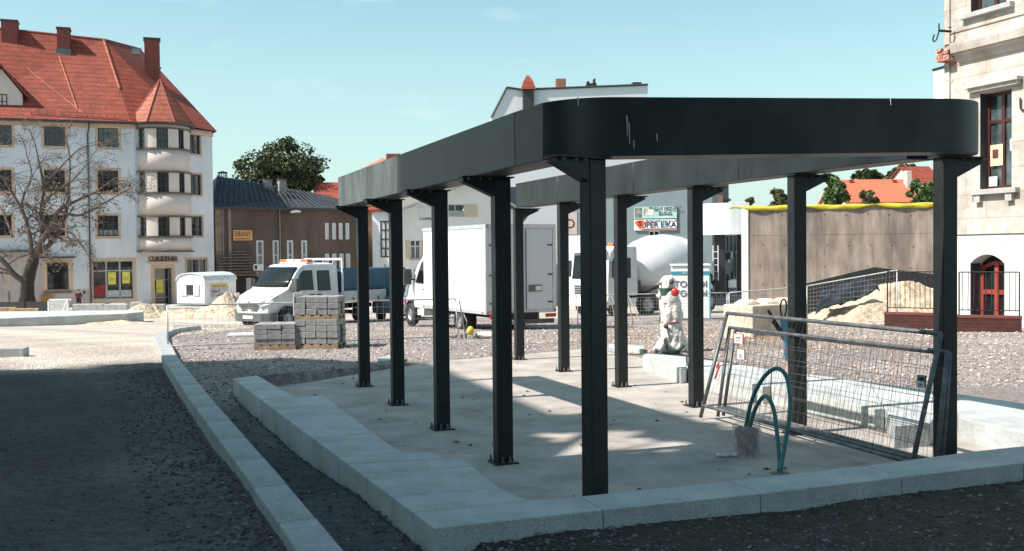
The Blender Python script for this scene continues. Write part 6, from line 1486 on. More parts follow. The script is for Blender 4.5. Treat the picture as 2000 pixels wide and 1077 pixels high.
# blue grey shop building with advertising boards
def shop():
    a, b = P(1100, 600, 60), P(1392, 600, 58); f = Face('blue_grey_shop', 'blue grey rendered shop building with two advertising boards above the mixer truck', a, b, -2.2); e = f.e
    M_ = mk('blue_grey_render', (.185, .225, .245), .9, var=.06, scale=.6); top = f.w(1300, 338)
    w1 = f.rect(1267, 451, 1288, 470)
    wall_mesh(0, f.L, -.3, top, [w1], .15).build('wall', M_, e); window(e, w1, M_WHITE, 2, 2, depth=.08)
    MB().box(0, f.L, .2, 12, -.3, top - .02).build('body', M_, e); 
    MB().box(f.u(1100), f.u(1168), -.05, 0.0, -.3, f.w(1150, 460)).build('white_panel', M_WHITE, e)
    MB().box(f.u(1106), f.u(1128), -.04, 0.0, f.w(1115, 460) + .05, f.w(1115, 415)).build('pink_panel', mk('dusty_pink', (.45, .36, .34), .9), e)
    text('wall_lettering', 'O', .8, M_INK, e, (f.u(1113, 438), -.06, f.w(1113, 438)))
    r = f.rect(1239, 404, 1322, 427); s1 = MB().box(r[0], r[1], -.12, -.02, r[2], r[3]).build('advertising_board', mk('pale_teal_board', (.33, .52, .50), .5, col2=(.6, .7, .68), scale=.7), e); h = r[3] - r[2]; Wd = r[1] - r[0]
    MB().box(r[0] + .05, r[0] + Wd * .18, -.13, -.12, r[2] + .05, r[3] - .05).build('picture_panel', mk('dark_photo_print', (.05, .06, .06), .5, col2=(.3, .28, .25), scale=2.5, thr=(.45, .6)), s1)
    MB().box(r[0] + Wd * .2, r[0] + Wd * .46, -.13, -.12, r[2] + .18, r[3] - .12).build('picture_panel', mk('food_photo_print', (.6, .6, .55), .5, col2=(.12, .09, .08), scale=3, thr=(.45, .55)), s1)
    for s, z, sz in (('PRACA W NIEMCZECH', .86, .17), ('PRZY OPIECE', .66, .17), ('600 700 807', .44, .12)): text('board_lettering', s, sz * 1.25, M_INK, s1, (r[0] + Wd * .73, -.13, r[2] + h * z), sx=.85 if len(s) > 14 else 1)
    MB().box(r[0] + Wd * .58, r[0] + Wd * .9, -.13, -.12, r[2] + h * .24, r[2] + h * .33).build('dark_strip', M_INK, s1)
    r = f.rect(1239, 429, 1322, 450); s2 = MB().box(r[0], r[1], -.12, -.02, r[2], r[3]).build('advertising_board', M_WHITE, e); h = r[3] - r[2]
    text('board_lettering', 'PRAWO JAZDY KAT. B, C, CE', .17, M_INK, s2, (r[0] + Wd * .64, -.13, r[2] + h * .84), sx=.82)
    text('board_lettering', 'UPER E', .44, mk('navy_letters', (.015, .03, .06), .5), s2, (r[0] + Wd * .435, -.13, r[2] + h * .47), sx=1.0, off=.012); text('board_lettering', 'KA', .44, mk('navy_letters', (.015, .03, .06), .5), s2, (r[0] + Wd * .87, -.13, r[2] + h * .47), sx=1.0, off=.012)
    lp = MB().box(r[0] + Wd * .68, r[0] + Wd * .78, -.14, -.12, r[2] + h * .26, r[2] + h * .76).build('learner_plate', mk('teal_blue_plate', (.02, .22, .33), .5), s2); text('plate_letter', 'L', .36, M_WHITE, lp, (r[0] + Wd * .73, -.145, r[2] + h * .5))
    MB().box(r[0] + Wd * .18, r[1] - .02, -.13, -.12, r[2] + .03, r[2] + h * .16).build('red_strip', mk('crimson_strip', (.35, .03, .05), .5), s2)
    sx, sz = r[0] + Wd * .14, r[2] + h * .5; k = h * .44; pts = [(-1.25, .45), (-.8, .95), (.8, .95), (1.25, .45), (0, -1.0)]
    m = MB(); m.ext([(sx + x * k * .9, sz + z * k) for x, z in pts], -.135, -.12, 'y'); sh_ = m.build('shield', mk('orange_red_shield', (.70, .10, .02), .5), s2)
    text('shield_letter', 'S', .42, mk('dark_red', (.18, .02, .01), .5), sh_, (sx, -.14, sz + .08), sx=1.2, off=.02)
    # right part: shopfront under the white drum canopy
    a2, b2 = P(1376, 600, 60), P(1470, 600, 60); g = Face('flower_shop', 'grey shopfront with dark slots and green KWIATY sign under the white canopy', a2, b2, -2.2); e = g.e
    wall = MB().box(0, g.L, 0, 6, -.3, g.w(1420, 452)).build('wall', mk('grey_blue_shopfront', (.17, .20, .22), .8, var=.08), e)
    for x0, y0, x1, y1 in ((1384, 456, 1388, 495), (1400, 456, 1403, 496), (1412, 456, 1415, 494), (1420, 456, 1422, 490), (1427, 456, 1429, 490), (1435, 456, 1436, 480), (1441, 456, 1443, 480), (1448, 456, 1449, 478), (1387, 535, 1391, 580), (1402, 535, 1405, 580), (1412, 522, 1416, 580), (1420, 536, 1423, 580), (1428, 530, 1431, 562), (1417, 494, 1425, 508)):
        r = g.rect(x0, y0, x1, y1); MB().box(r[0], r[1], -.05, 0, r[2], r[3]).build('dark_slot', M_DARK, e)
    for x0, y0, x1, y1 in ((1385, 503, 1397, 532), (1411, 503, 1415, 518), (1427, 491, 1431, 506), (1421, 507, 1425, 514)):
        r = g.rect(x0, y0, x1, y1); MB().box(r[0], r[1], -.08, -.02, r[2], r[3]).build('poster', mk('pale_poster', (.48, .50, .52), .6, var=.2), e)
    r = g.rect(1422, 546, 1452, 562); sgn = MB().box(r[0], r[1], -.12, -.02, r[2], r[3]).build('white_board', M_WHITE, e)
    MB().box(g.u(1385), g.u(1425), -.2, -.1, g.w(1400, 548), g.w(1400, 546)).build('rail', M_DARK, e)
    r = g.rect(1434, 481, 1448, 540); sgn = MB().box(r[0], r[1], -.25, -.1, r[2], r[3]).build('vertical_sign', mk('dark_green_sign', (.015, .05, .035), .5), e)
    for i, ch in enumerate('KWIATY'): text('sign_letter', ch, .36, mk('lime_letters', (.62, .60, .06), .5), sgn, ((r[0] + r[1]) / 2, -.26, r[3] - (r[3] - r[2]) * (i + .55) / 6), off=.008)
    r = g.rect(1452, 481, 1456, 540); MB().box(r[0], r[1], -.2, -.05, r[2], r[3]).build('green_strip', mk('dark_green_strip', (.05, .08, .02), .6, col2=(.4, .4, .05), scale=12, thr=(.5, .6)), e)
shop()
# small roof and wall right of the shop, grey step wall
f = gable_house('dark_roofed_shed', 'small building with dark roof and brick chimney behind the white canopy', 1376, 1416, 75, 392, 372, 5, mk('grey_wall', (.14, .15, .17), .9), M_LEAD, chim=())
p = f.uw(1391, 390); MB().box(p[0] - .4, p[0] + .4, -.9, -.4, p[1] - 1.2, p[1] + .3).build('brick_chimney', mk('pink_brick', (.5, .27, .2), .9, var=.2, scale=8), f.e)
p0 = f.uw(1417, 372); MB().ext([(p0[0] - .9, 4), (p0[0] + .1, 4), (p0[0] + .1, p0[1] + .4), (p0[0] - .9, p0[1] + .9)], -.3, 3, 'y').build('side_parapet', mk('dark_slate', (.10, .11, .12), .8), f.e)

# concrete wall under construction with yellow tarpaulin
def concrete_wall():
    a, b = P(1462, 600, 45), P(2040, 600, 42.4); f = Face('unfinished_concrete_wall', 'long brownish board marked concrete wall of an unfinished building', a, b, -1.6, cat='wall'); e = f.e
    m_ = mk('brown_wet_concrete', (.29, .235, .205), .9, var=.4, scale=.55, bump=.4, bscale=5, dist=.02, stretch=(1.6, 1, .55)); n, bs, l = nodes_of(m_)
    t = n.nodes.new('ShaderNodeTexCoord'); mp = n.nodes.new('ShaderNodeMapping'); mp.inputs['Scale'].default_value = (3, 1, .35); l(t.outputs['Object'], mp.inputs[0])
    nz = n.nodes.new('ShaderNodeTexNoise'); nz.inputs['Scale'].default_value = 1.2; nz.inputs['Detail'].default_value = 8; l(mp.outputs[0], nz.inputs[0])
    rp = n.nodes.new('ShaderNodeValToRGB'); rp.color_ramp.elements[0].position = .3; rp.color_ramp.elements[0].color = (.78, .75, .74, 1); rp.color_ramp.elements[1].position = .6; rp.color_ramp.elements[1].color = (1.15, 1.15, 1.15, 1); l(nz.outputs[0], rp.inputs[0])
    mx = n.nodes.new('ShaderNodeMix'); mx.data_type = 'RGBA'; mx.blend_type = 'MULTIPLY'; mx.inputs[0].default_value = 1; s = bs.inputs['Base Color'].links[0].from_socket; l(s, mx.inputs[6]); l(rp.outputs[0], mx.inputs[7]); l(mx.outputs[2], bs.inputs['Base Color'])
    top = f.w(1600, 402)
    jt = f.w(1600, 459); zj = [jt]; m = MB(); g = .006
    us = [0, f.u(1611), f.u(1742), f.L]; us2 = [0, f.u(1605), f.u(1735), f.L]
    m.box(0, f.L, .02, .35, -.5, top)
    for a_, b_ in zip(us, us[1:]): m.box(a_ + g, b_ - g, 0, .03, -.5, jt - g)
    for a_, b_ in zip(us2, us2[1:]): m.box(a_ + g, b_ - g, 0.0, .03, jt + g, top - .001)
    m.build('wall', m_, e)
    for i in range(8):
        for k, yy in enumerate((418, 478, 520, 556)):
            px = 1485 + i * 42 + (k % 2) * 5; u, w_ = f.uw(px, yy + (i * 7 % 5)); m = MB(); m.cyl((u, -.006, w_), .03, .012, 8, 'y'); m.build('tie_hole', M_DARK, e)
    MB().box(-.30, 0.0, -.05, .4, -.5, top - .02).build('white_end_post', M_WHITE, e)
    # tarpaulin over the top edge, sagging in swags
    rows = []; n_ = 90
    u0 = f.u(1425)
    for j in range(5):
        r = []
        for i in range(n_ + 1):
            u = u0 + (f.L - u0) * i / n_; sw = abs(math.sin(u * 1.05 + .6)) ; drop = .06 + .14 * sw
            r.append((u, [-.0 + .35, -.02, -.10 - .03 * math.sin(u * 5), -.09 - .05 * math.sin(u * 3.1), -.05 - .02 * math.sin(u * 7)][j], top + [.03, .04, .01, -drop * .6, -drop][j] + .02 * math.sin(u * 4.3 + j)))
        rows.append(r)
    o = MB().loft(rows, False, False).build('tarpaulin', mk('yellow_tarpaulin', (.55, .46, .04), .5, var=.15, scale=3), smooth=True); q = o.modifiers.new('s', 'SOLIDIFY'); q.thickness = .012
    o.matrix_world = Matrix.Translation(e.location) @ Matrix.Rotation(f.rz, 4, 'Z'); tag(o, 'bright yellow tarpaulin strip draped along the top of the concrete wall', 'tarpaulin')
    # white drum canopy
    c = P(1404, 430, 47); dz = lambda y: EYE + (487 - y) / F * 46
    d = empty('white_canopy', (P(1378, 430, 46).x, 46, dz(456)), R(-2), 'white rounded sheet metal canopy above the grey shopfront', 'canopy')
    Wt = (1463 - 1378) / F * 46; r = 1.15; pts = [(Wt, 0), (Wt, 2.2), (r, 2.2)] + [(r - r * math.sin(a), r * 0 + 1.1 + 1.1 * math.cos(a)) for a in np.linspace(0, math.pi, 22)]
    MB().prism(pts, .05, dz(396) - dz(456)).build('drum', mk('white_sheet_metal', (.74, .76, .77), .5, var=.06, scale=1, stretch=(8, 8, .1)), d, smooth=False, bevel=.01)
    MB().prism([(Wt / 2 + (x - Wt / 2) * 1.02, 1.1 + (y - 1.1) * 1.02) for x, y in pts], -.04, .05).build('bottom_rim', M_WHITE, d)
    MB().box(.5, 1.0, .6, .8, -1.9 - .9, -.04).build('support', M_LEAD, d); MB().box(Wt - .4, Wt - .2, .9, 1.1, -2.9, -.04).build('support', M_LEAD, d)
concrete_wall()

# red roofed house and white block on the right
f = gable_house('red_roofed_house', 'long house with bright orange red roof above the yellow tarpaulin', 1655, 1812, 120, 396, 352, 9, mk('pale_plaster', (.5, .47, .42), .9), mk('bright_red_tiles', (.62, .14, .07), .8, var=.1, scale=3))
for x0, x1, y0 in ((1648, 1658, 350), (1790, 1799, 330)): 
    r = f.rect(x0, y0, x1, 400); MB().box(r[0], r[1], 2.5, 3.6, r[2] - 2, r[3]).build('chimney', mk('pale_chimney', (.5, .47, .44), .9, var=.2, scale=5), f.e)
for px in (1683, 1770): r = f.rect(px, 347, px + 7, 360); MB().box(r[0], r[1], 3.6, 4.4, r[2], r[3]).build('chimney', M_CHIM, f.e)
f = gable_house('red_roofed_house', 'farther house with a red gable roof beside the right corner post', 1796, 1846, 135, 360, 326, 9, mk('pale_plaster', (.5, .47, .42), .9), M_TILE)
a, b = P(1823, 600, 62), P(1905, 600, 58); f = Face('white_block', 'plain white block just visible left of the old cream tenement', a, b, -2); MB().ext([(0, 0), (f.L, 0), (f.L, f.w(1860, 127)), (0, f.w(1823, 137))], 0, 8, 'y').build('wall', mk('cool_white_plaster', (.66, .67, .69)), f.e); u = f.w(1823, 137); m = MB(); m.tube([(0, -.05, u), (f.L, -.05, f.w(1860, 127))], .07, 4); m.build('roof_edge', M_LEAD, f.e)

# ------------------------------------------------------------------ old cream tenement on the right
def right_building():
    z0 = 27.0; a = P(1848, 560, z0); d = Vector((.36, -.933)).normalized(); b = Vector((a.x, a.y)) + d * 9.5
    f = Face('old_cream_tenement', 'old cream plastered tenement with peeling corner and tall red brown windows', a, b, -.6); e = f.e
    M_ = mk('peeling_cream_plaster', (.43, .38, .33), .9, col2=(.53, .50, .465), scale=1.3, thr=(.4, .55), bump=.5, bscale=9, dist=.012)
    # ashlar joints
    n, bs, l = nodes_of(M_); t = n.nodes.new('ShaderNodeTexCoord'); mp = n.nodes.new('ShaderNodeMapping'); mp.inputs['Rotation'].default_value = (R(-90), 0, 0); l(t.outputs['Object'], mp.inputs[0])
    br = n.nodes.new('ShaderNodeTexBrick'); br.inputs['Scale'].default_value = 1; br.inputs['Brick Width'].default_value = 1.35; br.inputs['Row Height'].default_value = .62; br.inputs['Mortar Size'].default_value = .012; br.inputs['Color1'].default_value = (1, 1, 1, 1); br.inputs['Color2'].default_value = (.94, .93, .92, 1); br.inputs['Mortar'].default_value = (.74, .68, .64, 1); l(mp.outputs[0], br.inputs[0])
    mx = n.nodes.new('ShaderNodeMix'); mx.data_type = 'RGBA'; mx.blend_type = 'MULTIPLY'; mx.inputs[0].default_value = 1; s = bs.inputs['Base Color'].links[0].from_socket; l(s, mx.inputs[6]); l(br.outputs[0], mx.inputs[7])
    gz = n.nodes.new('ShaderNodeTexNoise'); gz.inputs['Scale'].default_value = .9; gz.inputs['Detail'].default_value = 9; gz.inputs['Roughness'].default_value = .7; l(t.outputs['Object'], gz.inputs[0])
    gr_ = n.nodes.new('ShaderNodeValToRGB'); gr_.color_ramp.elements[0].position = .36; gr_.color_ramp.elements[0].color = (.66, .62, .6, 1); gr_.color_ramp.elements[1].position = .52; gr_.color_ramp.elements[1].color = (1, 1, 1, 1); l(gz.outputs[0], gr_.inputs[0])
    m3 = n.nodes.new('ShaderNodeMix'); m3.data_type = 'RGBA'; m3.blend_type = 'MULTIPLY'; m3.inputs[0].default_value = .8; l(mx.outputs[2], m3.inputs[6]); l(gr_.outputs[0], m3.inputs[7]); l(m3.outputs[2], bs.inputs['Base Color'])
    M_B = mk('whitewashed_base', (.64, .63, .61), .9, col2=(.50, .43, .37), scale=1.1, thr=(.56, .66), bump=.5, bscale=5, dist=.01)
    zl = f.w(1900, 458); zc = f.w(1860, 100)
    w1 = f.rect(1914, 178, 1976, 368); w2 = f.rect(1896, -190, 1966, 16); dr = f.rect(1895, 497, 1962, 632)
    dr = (dr[0], dr[1], -.3, dr[3])
    w3 = (w1[0] + 3.2, w1[1] + 3.2, w1[2], w1[3])
    top = 14
    wall_mesh(0, f.L, zl, top, [w1, w2, w3], .32).build('wall', M_, e)
    # base with an arched opening
    ar = []; u0, u1, zz = dr[0], dr[1], dr[3]; rise = .24; n_ = 12
    m = MB(); m.add([(0, 0, -.4), (u0, 0, -.4), (u0, 0, zl), (0, 0, zl)], [(0, 1, 2, 3)]); m.add([(u1, 0, -.4), (f.L, 0, -.4), (f.L, 0, zl), (u1, 0, zl)], [(0, 1, 2, 3)])
    arc = [(u0 + (u1 - u0) * i / n_, zz - rise + rise * math.sin(math.pi * i / n_) ** .8) for i in range(n_ + 1)]
    for (x, z), (x2, z2) in zip(arc, arc[1:]):
        m.add([(x, 0, z), (x2, 0, z2), (x2, 0, zl), (x, 0, zl)], [(0, 1, 2, 3)]); m.add([(x, 0, z), (x, .45, z), (x2, .45, z2), (x2, 0, z2)], [(0, 1, 2, 3)])
    for x, z in (arc[0], arc[-1]): m.add([(x, 0, -.4), (x, .45, -.4), (x, .45, z), (x, 0, z)], [(0, 1, 2, 3)])
    m.build('base_wall', M_B, e)
    # closed body
    MB().box(.0, f.L, .5, 9, -.4, top).build('body', M_, e)
    MB().box(-.0, f.L, -.02, 0.0, zl - .02, zl + .0).build('string_course', M_LEAD, e)
    MB().box(u0 + .001, u0 + .012, .012, .34, -.3, zz - rise).build('jamb', mk('dark_jamb', (.05, .05, .06), .7), e)  # thin dark liner on the left side of the opening only
    # door
    M_RD = mk('worn_red_door_paint', (.28, .045, .03), .5, var=.2, scale=5)
    D = MB(); y0, y1 = .34, .42; cx = (u0 + u1) / 2; ft = .09; zt = zz - .18
    D.box(u0 + .02, u0 + .02 + ft, y0, y1, -.3, zt - .12); D.box(u1 - .02 - ft, u1 - .02, y0, y1, -.3, zt - .12); D.box(cx - ft * .7, cx + ft * .7, y0 - .02, y1, -.3, zt)
    for zh in (.25, .62): z = -.3 + (zt + .3) * zh; D.box(u0 + .02 + ft, cx - ft * .7, y0, y1, z, z + .12); D.box(cx + ft * .7, u1 - .02 - ft, y0, y1, z, z + .12)
    arcd = [(u0 + .02 + (u1 - u0 - .04) * i / n_, zt - .2 + .2 * math.sin(math.pi * i / n_) ** .8) for i in range(n_ + 1)]
    D.loft([[(x, y0, z), (x, y1, z), (x, y1, z - .09), (x, y0, z - .09)] for x, z in arcd])
    do = D.build('door', M_RD, e); MB().box(u0 + .05, u1 - .05, y1 - .02, y1, -.3, zt - .05).build('door_glass', M_GLASS, do); MB().box(u0 + .001, u1 - .001, y1 + .0, y1 + .05, -.4, zz + .0).build('door_backing', M_DARK, do)
    M_TG = mk('pale_grey_reflecting_glass', (.07, .09, .10), .05, var=.6, scale=1.2, spec=.9)
    for i, r in enumerate((w1, w3, w2)):
        o = window(e, r, M_BROWNW, 2, 2, depth=.3, fr=.08, bar=.05, hs=(.70,), glass=M_TG)
        MB().box(r[0] + .001, r[0] + .012, .012, .30, r[2], r[3]).build('jamb', mk('dark_jamb', (.05, .05, .06), .7), o)  # same dark liner, left side of each window only
        MB().box(r[0] - .25, r[1] + .25, -.16, .0, r[2] - .14, r[2] - .02).build('sill', mk('grey_stone_sill', (.40, .39, .38), .8), o)
        if i < 2:
            h = MB(); h.box(r[0] - .35, r[1] + .35, -.22, 0, r[3] + .16, r[3] + .24); h.box(r[0] - .28, r[1] + .28, -.14, 0, r[3] + .06, r[3] + .16); h.build('hood', M_, o)
            for x in (r[0] - .1, r[1] - .1): MB().box(x, x + .2, -.12, 0, r[2] - .34, r[2] - .14).build('sill_bracket', mk('grey_stone_sill', (.40, .39, .38)), o)
    r = w1; W = r[1] - r[0]; H = r[3] - r[2]
    po = poster(e, (r[0] + W * .12, r[0] + W * .52, r[2] + H * .24, r[2] + H * .46), mk('cream_poster', (.66, .52, .36), .7), .235); MB().box(r[0] + W * .2, r[0] + W * .38, .215, .225, r[2] + H * .32, r[2] + H * .41).build('poster_picture', mk('dark_brown_print', (.10, .03, .02), .6), po)
    poster(e, (r[0] + W * .74, r[0] + W * .98, r[2] + H * .38, r[2] + H * .50), M_WHITE, .235, lines=2); poster(e, (r[0] + W * .08, r[0] + W * .34, r[2] + H * .03, r[2] + H * .13), M_WHITE, .235, lines=1)
    # cornice with broken brick end
    c = MB(); zc0, zc1 = f.w(1862, 118), f.w(1862, 92); cz = (zc1 + zc0) / 2
    c.ext([(0, zc0 - .12), (-.10, zc0 - .08), (-.14, zc0 + .04), (-.30, zc0 + .12), (-.34, zc1 - .04), (-.34, zc1 + .03), (0, zc1 + .10)], .45, f.L, 'x'); c.build('cornice', M_, e)
    c = MB(); rng = random.Random(3)
    for k in range(4):
        for i in range(2): c.box(-.06 + i * .22 + .02 * (k % 2), .16 + i * .22, -.32 + rng.random() * .05, 0, zc0 - .02 + k * .085, zc0 + .055 + k * .085)
    c.build('broken_brickwork', mk('exposed_red_brick', (.40, .13, .09), .9, col2=(.6, .52, .46), scale=7, thr=(.5, .6)), e)
    MB().box(-.02, .16, -.05, .0, zl, zc0 - .05).build('corner_strip', M_, e); MB().box(-.02, .16, -.05, .0, zc1 + .1, top).build('corner_strip', M_, e)
    MB().box(.16, f.L, -.03, .0, zc1 + .36, zc1 + .45).build('upper_string_course', M_, e)
    MB().tube([(-.05, .06, zl), (-.05, .06, top)], .045, 6).build('downpipe', M_LEAD, e)
    # peeled plaster patch
    m = MB(); rng = random.Random(5)
    for (px, py, s) in ((1865, 108, .09), (1862, 120, .11), (1872, 113, .10), (1880, 108, .10), (1886, 102, .07), (1859, 132, .08), (1866, 126, .07), (1857, 158, .06)):
        u, w_ = f.uw(px, py); pts = [(u + s * (1 + .5 * rng.random()) * math.cos(a) * 1.2, w_ + s * (.8 + .6 * rng.random()) * math.sin(a)) for a in np.linspace(0, 6.28, 9)[:-1]]; m = MB(); m.ext(pts, -.012, -.002 + .001 * rng.random(), 'y'); m.build('peeled_patch', mk('exposed_brick_patch', (.42, .22, .15), .9, col2=(.62, .48, .38), scale=9, thr=(.4, .6)), e)
    text('wall_letter', 'U', .5, M_INK, e, (f.u(2003, 205), -.04, f.w(2003, 205)))
    # iron hook on the corner
    hb = e.matrix_basis @ Vector((.15, -.25, f.w(1851, 61))); h = empty('iron_hook', hb, f.rz, 'black iron hook bracket sticking out of the upper corner of the old tenement', 'hook')
    Yh = hb.y; k = Yh / F; q = lambda px, py: h.matrix_basis.inverted() @ P(px, py, Yh - .1)
    m = MB(); m.tube([q(1858, 62), q(1833, 60)], .035, 6); m.tube([q(1834, 46), q(1834, 62), q(1829, 78), q(1825, 82), q(1822, 79), q(1822.5, 74), q(1825, 68)], .02, 6); m.build('hook', M_BLACK, h); MB().tube([q(1852, 54), q(1858, 54)], .02, 5).build('clamp', M_GREYP, h)
    # cellar walls with railings
    M_BR = mk('shaded_red_brick', (.06, .014, .011), .8, var=.3, scale=6); n, bs, l = nodes_of(M_BR); t = n.nodes.new('ShaderNodeTexCoord'); mp = n.nodes.new('ShaderNodeMapping'); mp.inputs['Rotation'].default_value = (R(-90), 0, 0); l(t.outputs['Object'], mp.inputs[0])  # brick colour lowered so the wall fronts carry their shade
    br = n.nodes.new('ShaderNodeTexBrick'); br.inputs['Scale'].default_value = 1; br.inputs['Brick Width'].default_value = .25; br.inputs['Row Height'].default_value = .077; br.inputs['Mortar Size'].default_value = .008; br.inputs['Color1'].default_value = (1, 1, 1, 1); br.inputs['Color2'].default_value = (.7, .7, .7, 1); br.inputs['Mortar'].default_value = (1.4, 1.6, 1.6, 1); l(mp.outputs[0], br.inputs[0])
    mx = n.nodes.new('ShaderNodeMix'); mx.data_type = 'RGBA'; mx.blend_type = 'MULTIPLY'; mx.inputs[0].default_value = 1; s = bs.inputs['Base Color'].links[0].from_socket; l(s, mx.inputs[6]); l(br.outputs[0], mx.inputs[7]); l(mx.outputs[2], bs.inputs['Base Color'])
    def low(pa, pb, Ya, Yb, hgt, label, rail_label, tv, bulge):
        A, B = GP(pa, Ya), GP(pb, Yb); A.z = B.z = min(A.z, B.z); dd = (B - A); L_ = dd.length; rz = math.atan2(dd.y, dd.x)
        w_ = empty('brick_wall', A, rz, label, 'wall', 'low brick walls before the old tenement'); MB().box(0, L_, 0, .35, -.2, hgt).build('wall', M_BR, w_); MB().box(-.01, L_ + .01, -.012, .36, hgt, hgt + .05).build('coping', mk('bright_red_brick_top', (.15, .04, .03), .8, var=.2, scale=7), w_)
        r_ = empty('railing', A + Vector((0, 0, hgt + .05)), rz, rail_label, 'railing', 'dark iron railings on the brick walls'); m = MB(); y = .12; H = tv
        m.tube([(0.05, y, H), (L_ - .05, y, H)], .016, 6); m.tube([(0.05, y, .12), (L_ - .05, y, .12)], .014, 6); m.build('rail', M_BLACK, r_)
        for x in (0.05, L_ - .05): MB().tube([(x, y, 0), (x, y, H)], .018, 6).build('post', M_BLACK, r_)
        n = int(L_ / .115)
        for i in range(1, n): 
            x = i / n * L_; MB().tube([(x, y, .12), (x + .0, y - (.17 if bulge else 0), .18), (x, y - (.17 if bulge else 0), .34), (x, y - (.06 if bulge else 0), .6), (x, y, H)], .009, 5).build('baluster', M_BLACK, r_)
    low(1727, 1835, 25.0, 24.3, .36, 'low red brick wall, its front darkened for shade, left of the corner post', 'straight black railing above the sand, left of the corner post', 1.02, False)
    low(1868, 1996, 22.6, 22.0, .32, 'low red brick wall, its front darkened for shade, before the arched red door', 'black railing with bellied bars in front of the arched red door', .98, True)
right_building()

# ------------------------------------------------------------------ trees
M_BARK = mk('dark_bark', (.05, .038, .032), .95, var=.4, scale=6, bump=.8, bscale=10, dist=.03)
def leaf_mat(name, c):
    m = mk(name, c, .6, var=.45, scale=.5, bump=0); n, b, l = nodes_of(m); b.inputs['Subsurface Weight'].default_value = 0
    return m
def leaves_mesh(name, pts, size, mat, par, rng, fold=True):
    n = len(pts); pts = np.array(pts)
    a = rng.normal(size=(n, 3)); a /= np.linalg.norm(a, axis=1)[:, None]; b = rng.normal(size=(n, 3)); b -= (a * b).sum(1)[:, None] * a; b /= np.linalg.norm(b, axis=1)[:, None]
    s = size * (.6 + .8 * rng.random(n))[:, None]
    V = np.stack([pts - a * s, pts + b * s * .55, pts + a * s, pts - b * s * .55], 1).reshape(-1, 3); Fc = np.arange(n * 4).reshape(n, 4)
    me = bpy.data.meshes.new(name); me.from_pydata(V.tolist(), [], Fc.tolist()); me.materials.append(mat); o = bpy.data.objects.new(name, me); C.objects.link(o); o.parent = par; return o
def leafy_tree(px, Y, ytop, ybot, wpx, label, col, seed, n=5200, ground=None, group='leafy green trees and bushes behind the buildings', name='leafy_tree', size=.3, blobs=26):
    rng = np.random.default_rng(seed); g = GP(px, Y); k = Y / F; top = EYE + (488 - ytop) * k + (px < 900) * .5; bot = EYE + (488 - ybot) * k; H = top - bot; W = wpx * k
    e = empty(name, (g.x, g.y, g.z), 0, label, 'tree', group)
    cz = bot + H / 2 - g.z; pts = []; cs = []
    for _ in range(blobs):
        v = rng.normal(size=3); v /= np.linalg.norm(v); r = rng.random() ** .6 * 1.08; cs.append((v[0] * r * W * .40, v[1] * r * W * .40, cz + v[2] * r * H * .40, (.08 + .12 * rng.random()) * min(W, H)))
    per = n // blobs
    for cx, cy, c_z, r in cs:
        v = rng.normal(size=(per, 3)); v /= np.linalg.norm(v, axis=1)[:, None]; rr = r * (.55 + .6 * rng.random(per))[:, None]; pts.append(np.array([cx, cy, c_z]) + v * rr * np.array([1, 1, .8]))
    leaves_mesh('crown', np.concatenate(pts), size, leaf_mat(col[0], col[1]), e, rng)
    m = MB(); tz = cz; m.tube([(0, 0, -.3), (.1, 0, tz * .5), (-.1, .1, tz)], [.45, .35, .2], 8)
    for cx, cy, c_z, r in cs[:14]: m.tube([(0, 0, tz * .75), (cx * .5, cy * .5, (tz * .75 + c_z) / 2 + .3), (cx, cy, c_z)], [.16, .1, .04], 5)
    m.build('trunk', M_BARK, e)
GA, GB, GC = ('dark_green_leaves', (.055, .078, .026)), ('mid_green_leaves', (.065, .12, .03)), ('olive_leaves', (.10, .105, .04))
leafy_tree(552, 105, 272, 392, 185, 'large dark round leafy tree behind the brown building', GA, 2, 17000, blobs=110, size=.19)
leafy_tree(1524, 112, 358, 425, 46, 'small pointed dark tree left of the fifth right post', GC, 3, 2400, size=.22, blobs=14)
leafy_tree(1628, 108, 338, 430, 66, 'bright green tree left of the long orange red roof', GB, 4, 4200, size=.26)
leafy_tree(1712, 150, 328, 365, 110, 'broad dark tree line clump behind the orange red roof ridge', GA, 5, 4200, size=.35)
leafy_tree(1772, 150, 326, 352, 60, 'dark green treetop behind the orange red roof beside the right chimney', GC, 12, 2500, size=.32)
leafy_tree(1690, 100, 374, 425, 64, 'small bush in front of the left end of the orange red roof', GC, 6, 1800, size=.16, blobs=12, name='bush')
leafy_tree(1802, 100, 345, 425, 56, 'bright green tree in front of the right end of the orange red roof', GB, 7, 3000, size=.22)
leafy_tree(1466, 100, 384, 415, 24, 'tiny treetop just above the white end of the concrete wall', GC, 8, 700, size=.16, blobs=6)

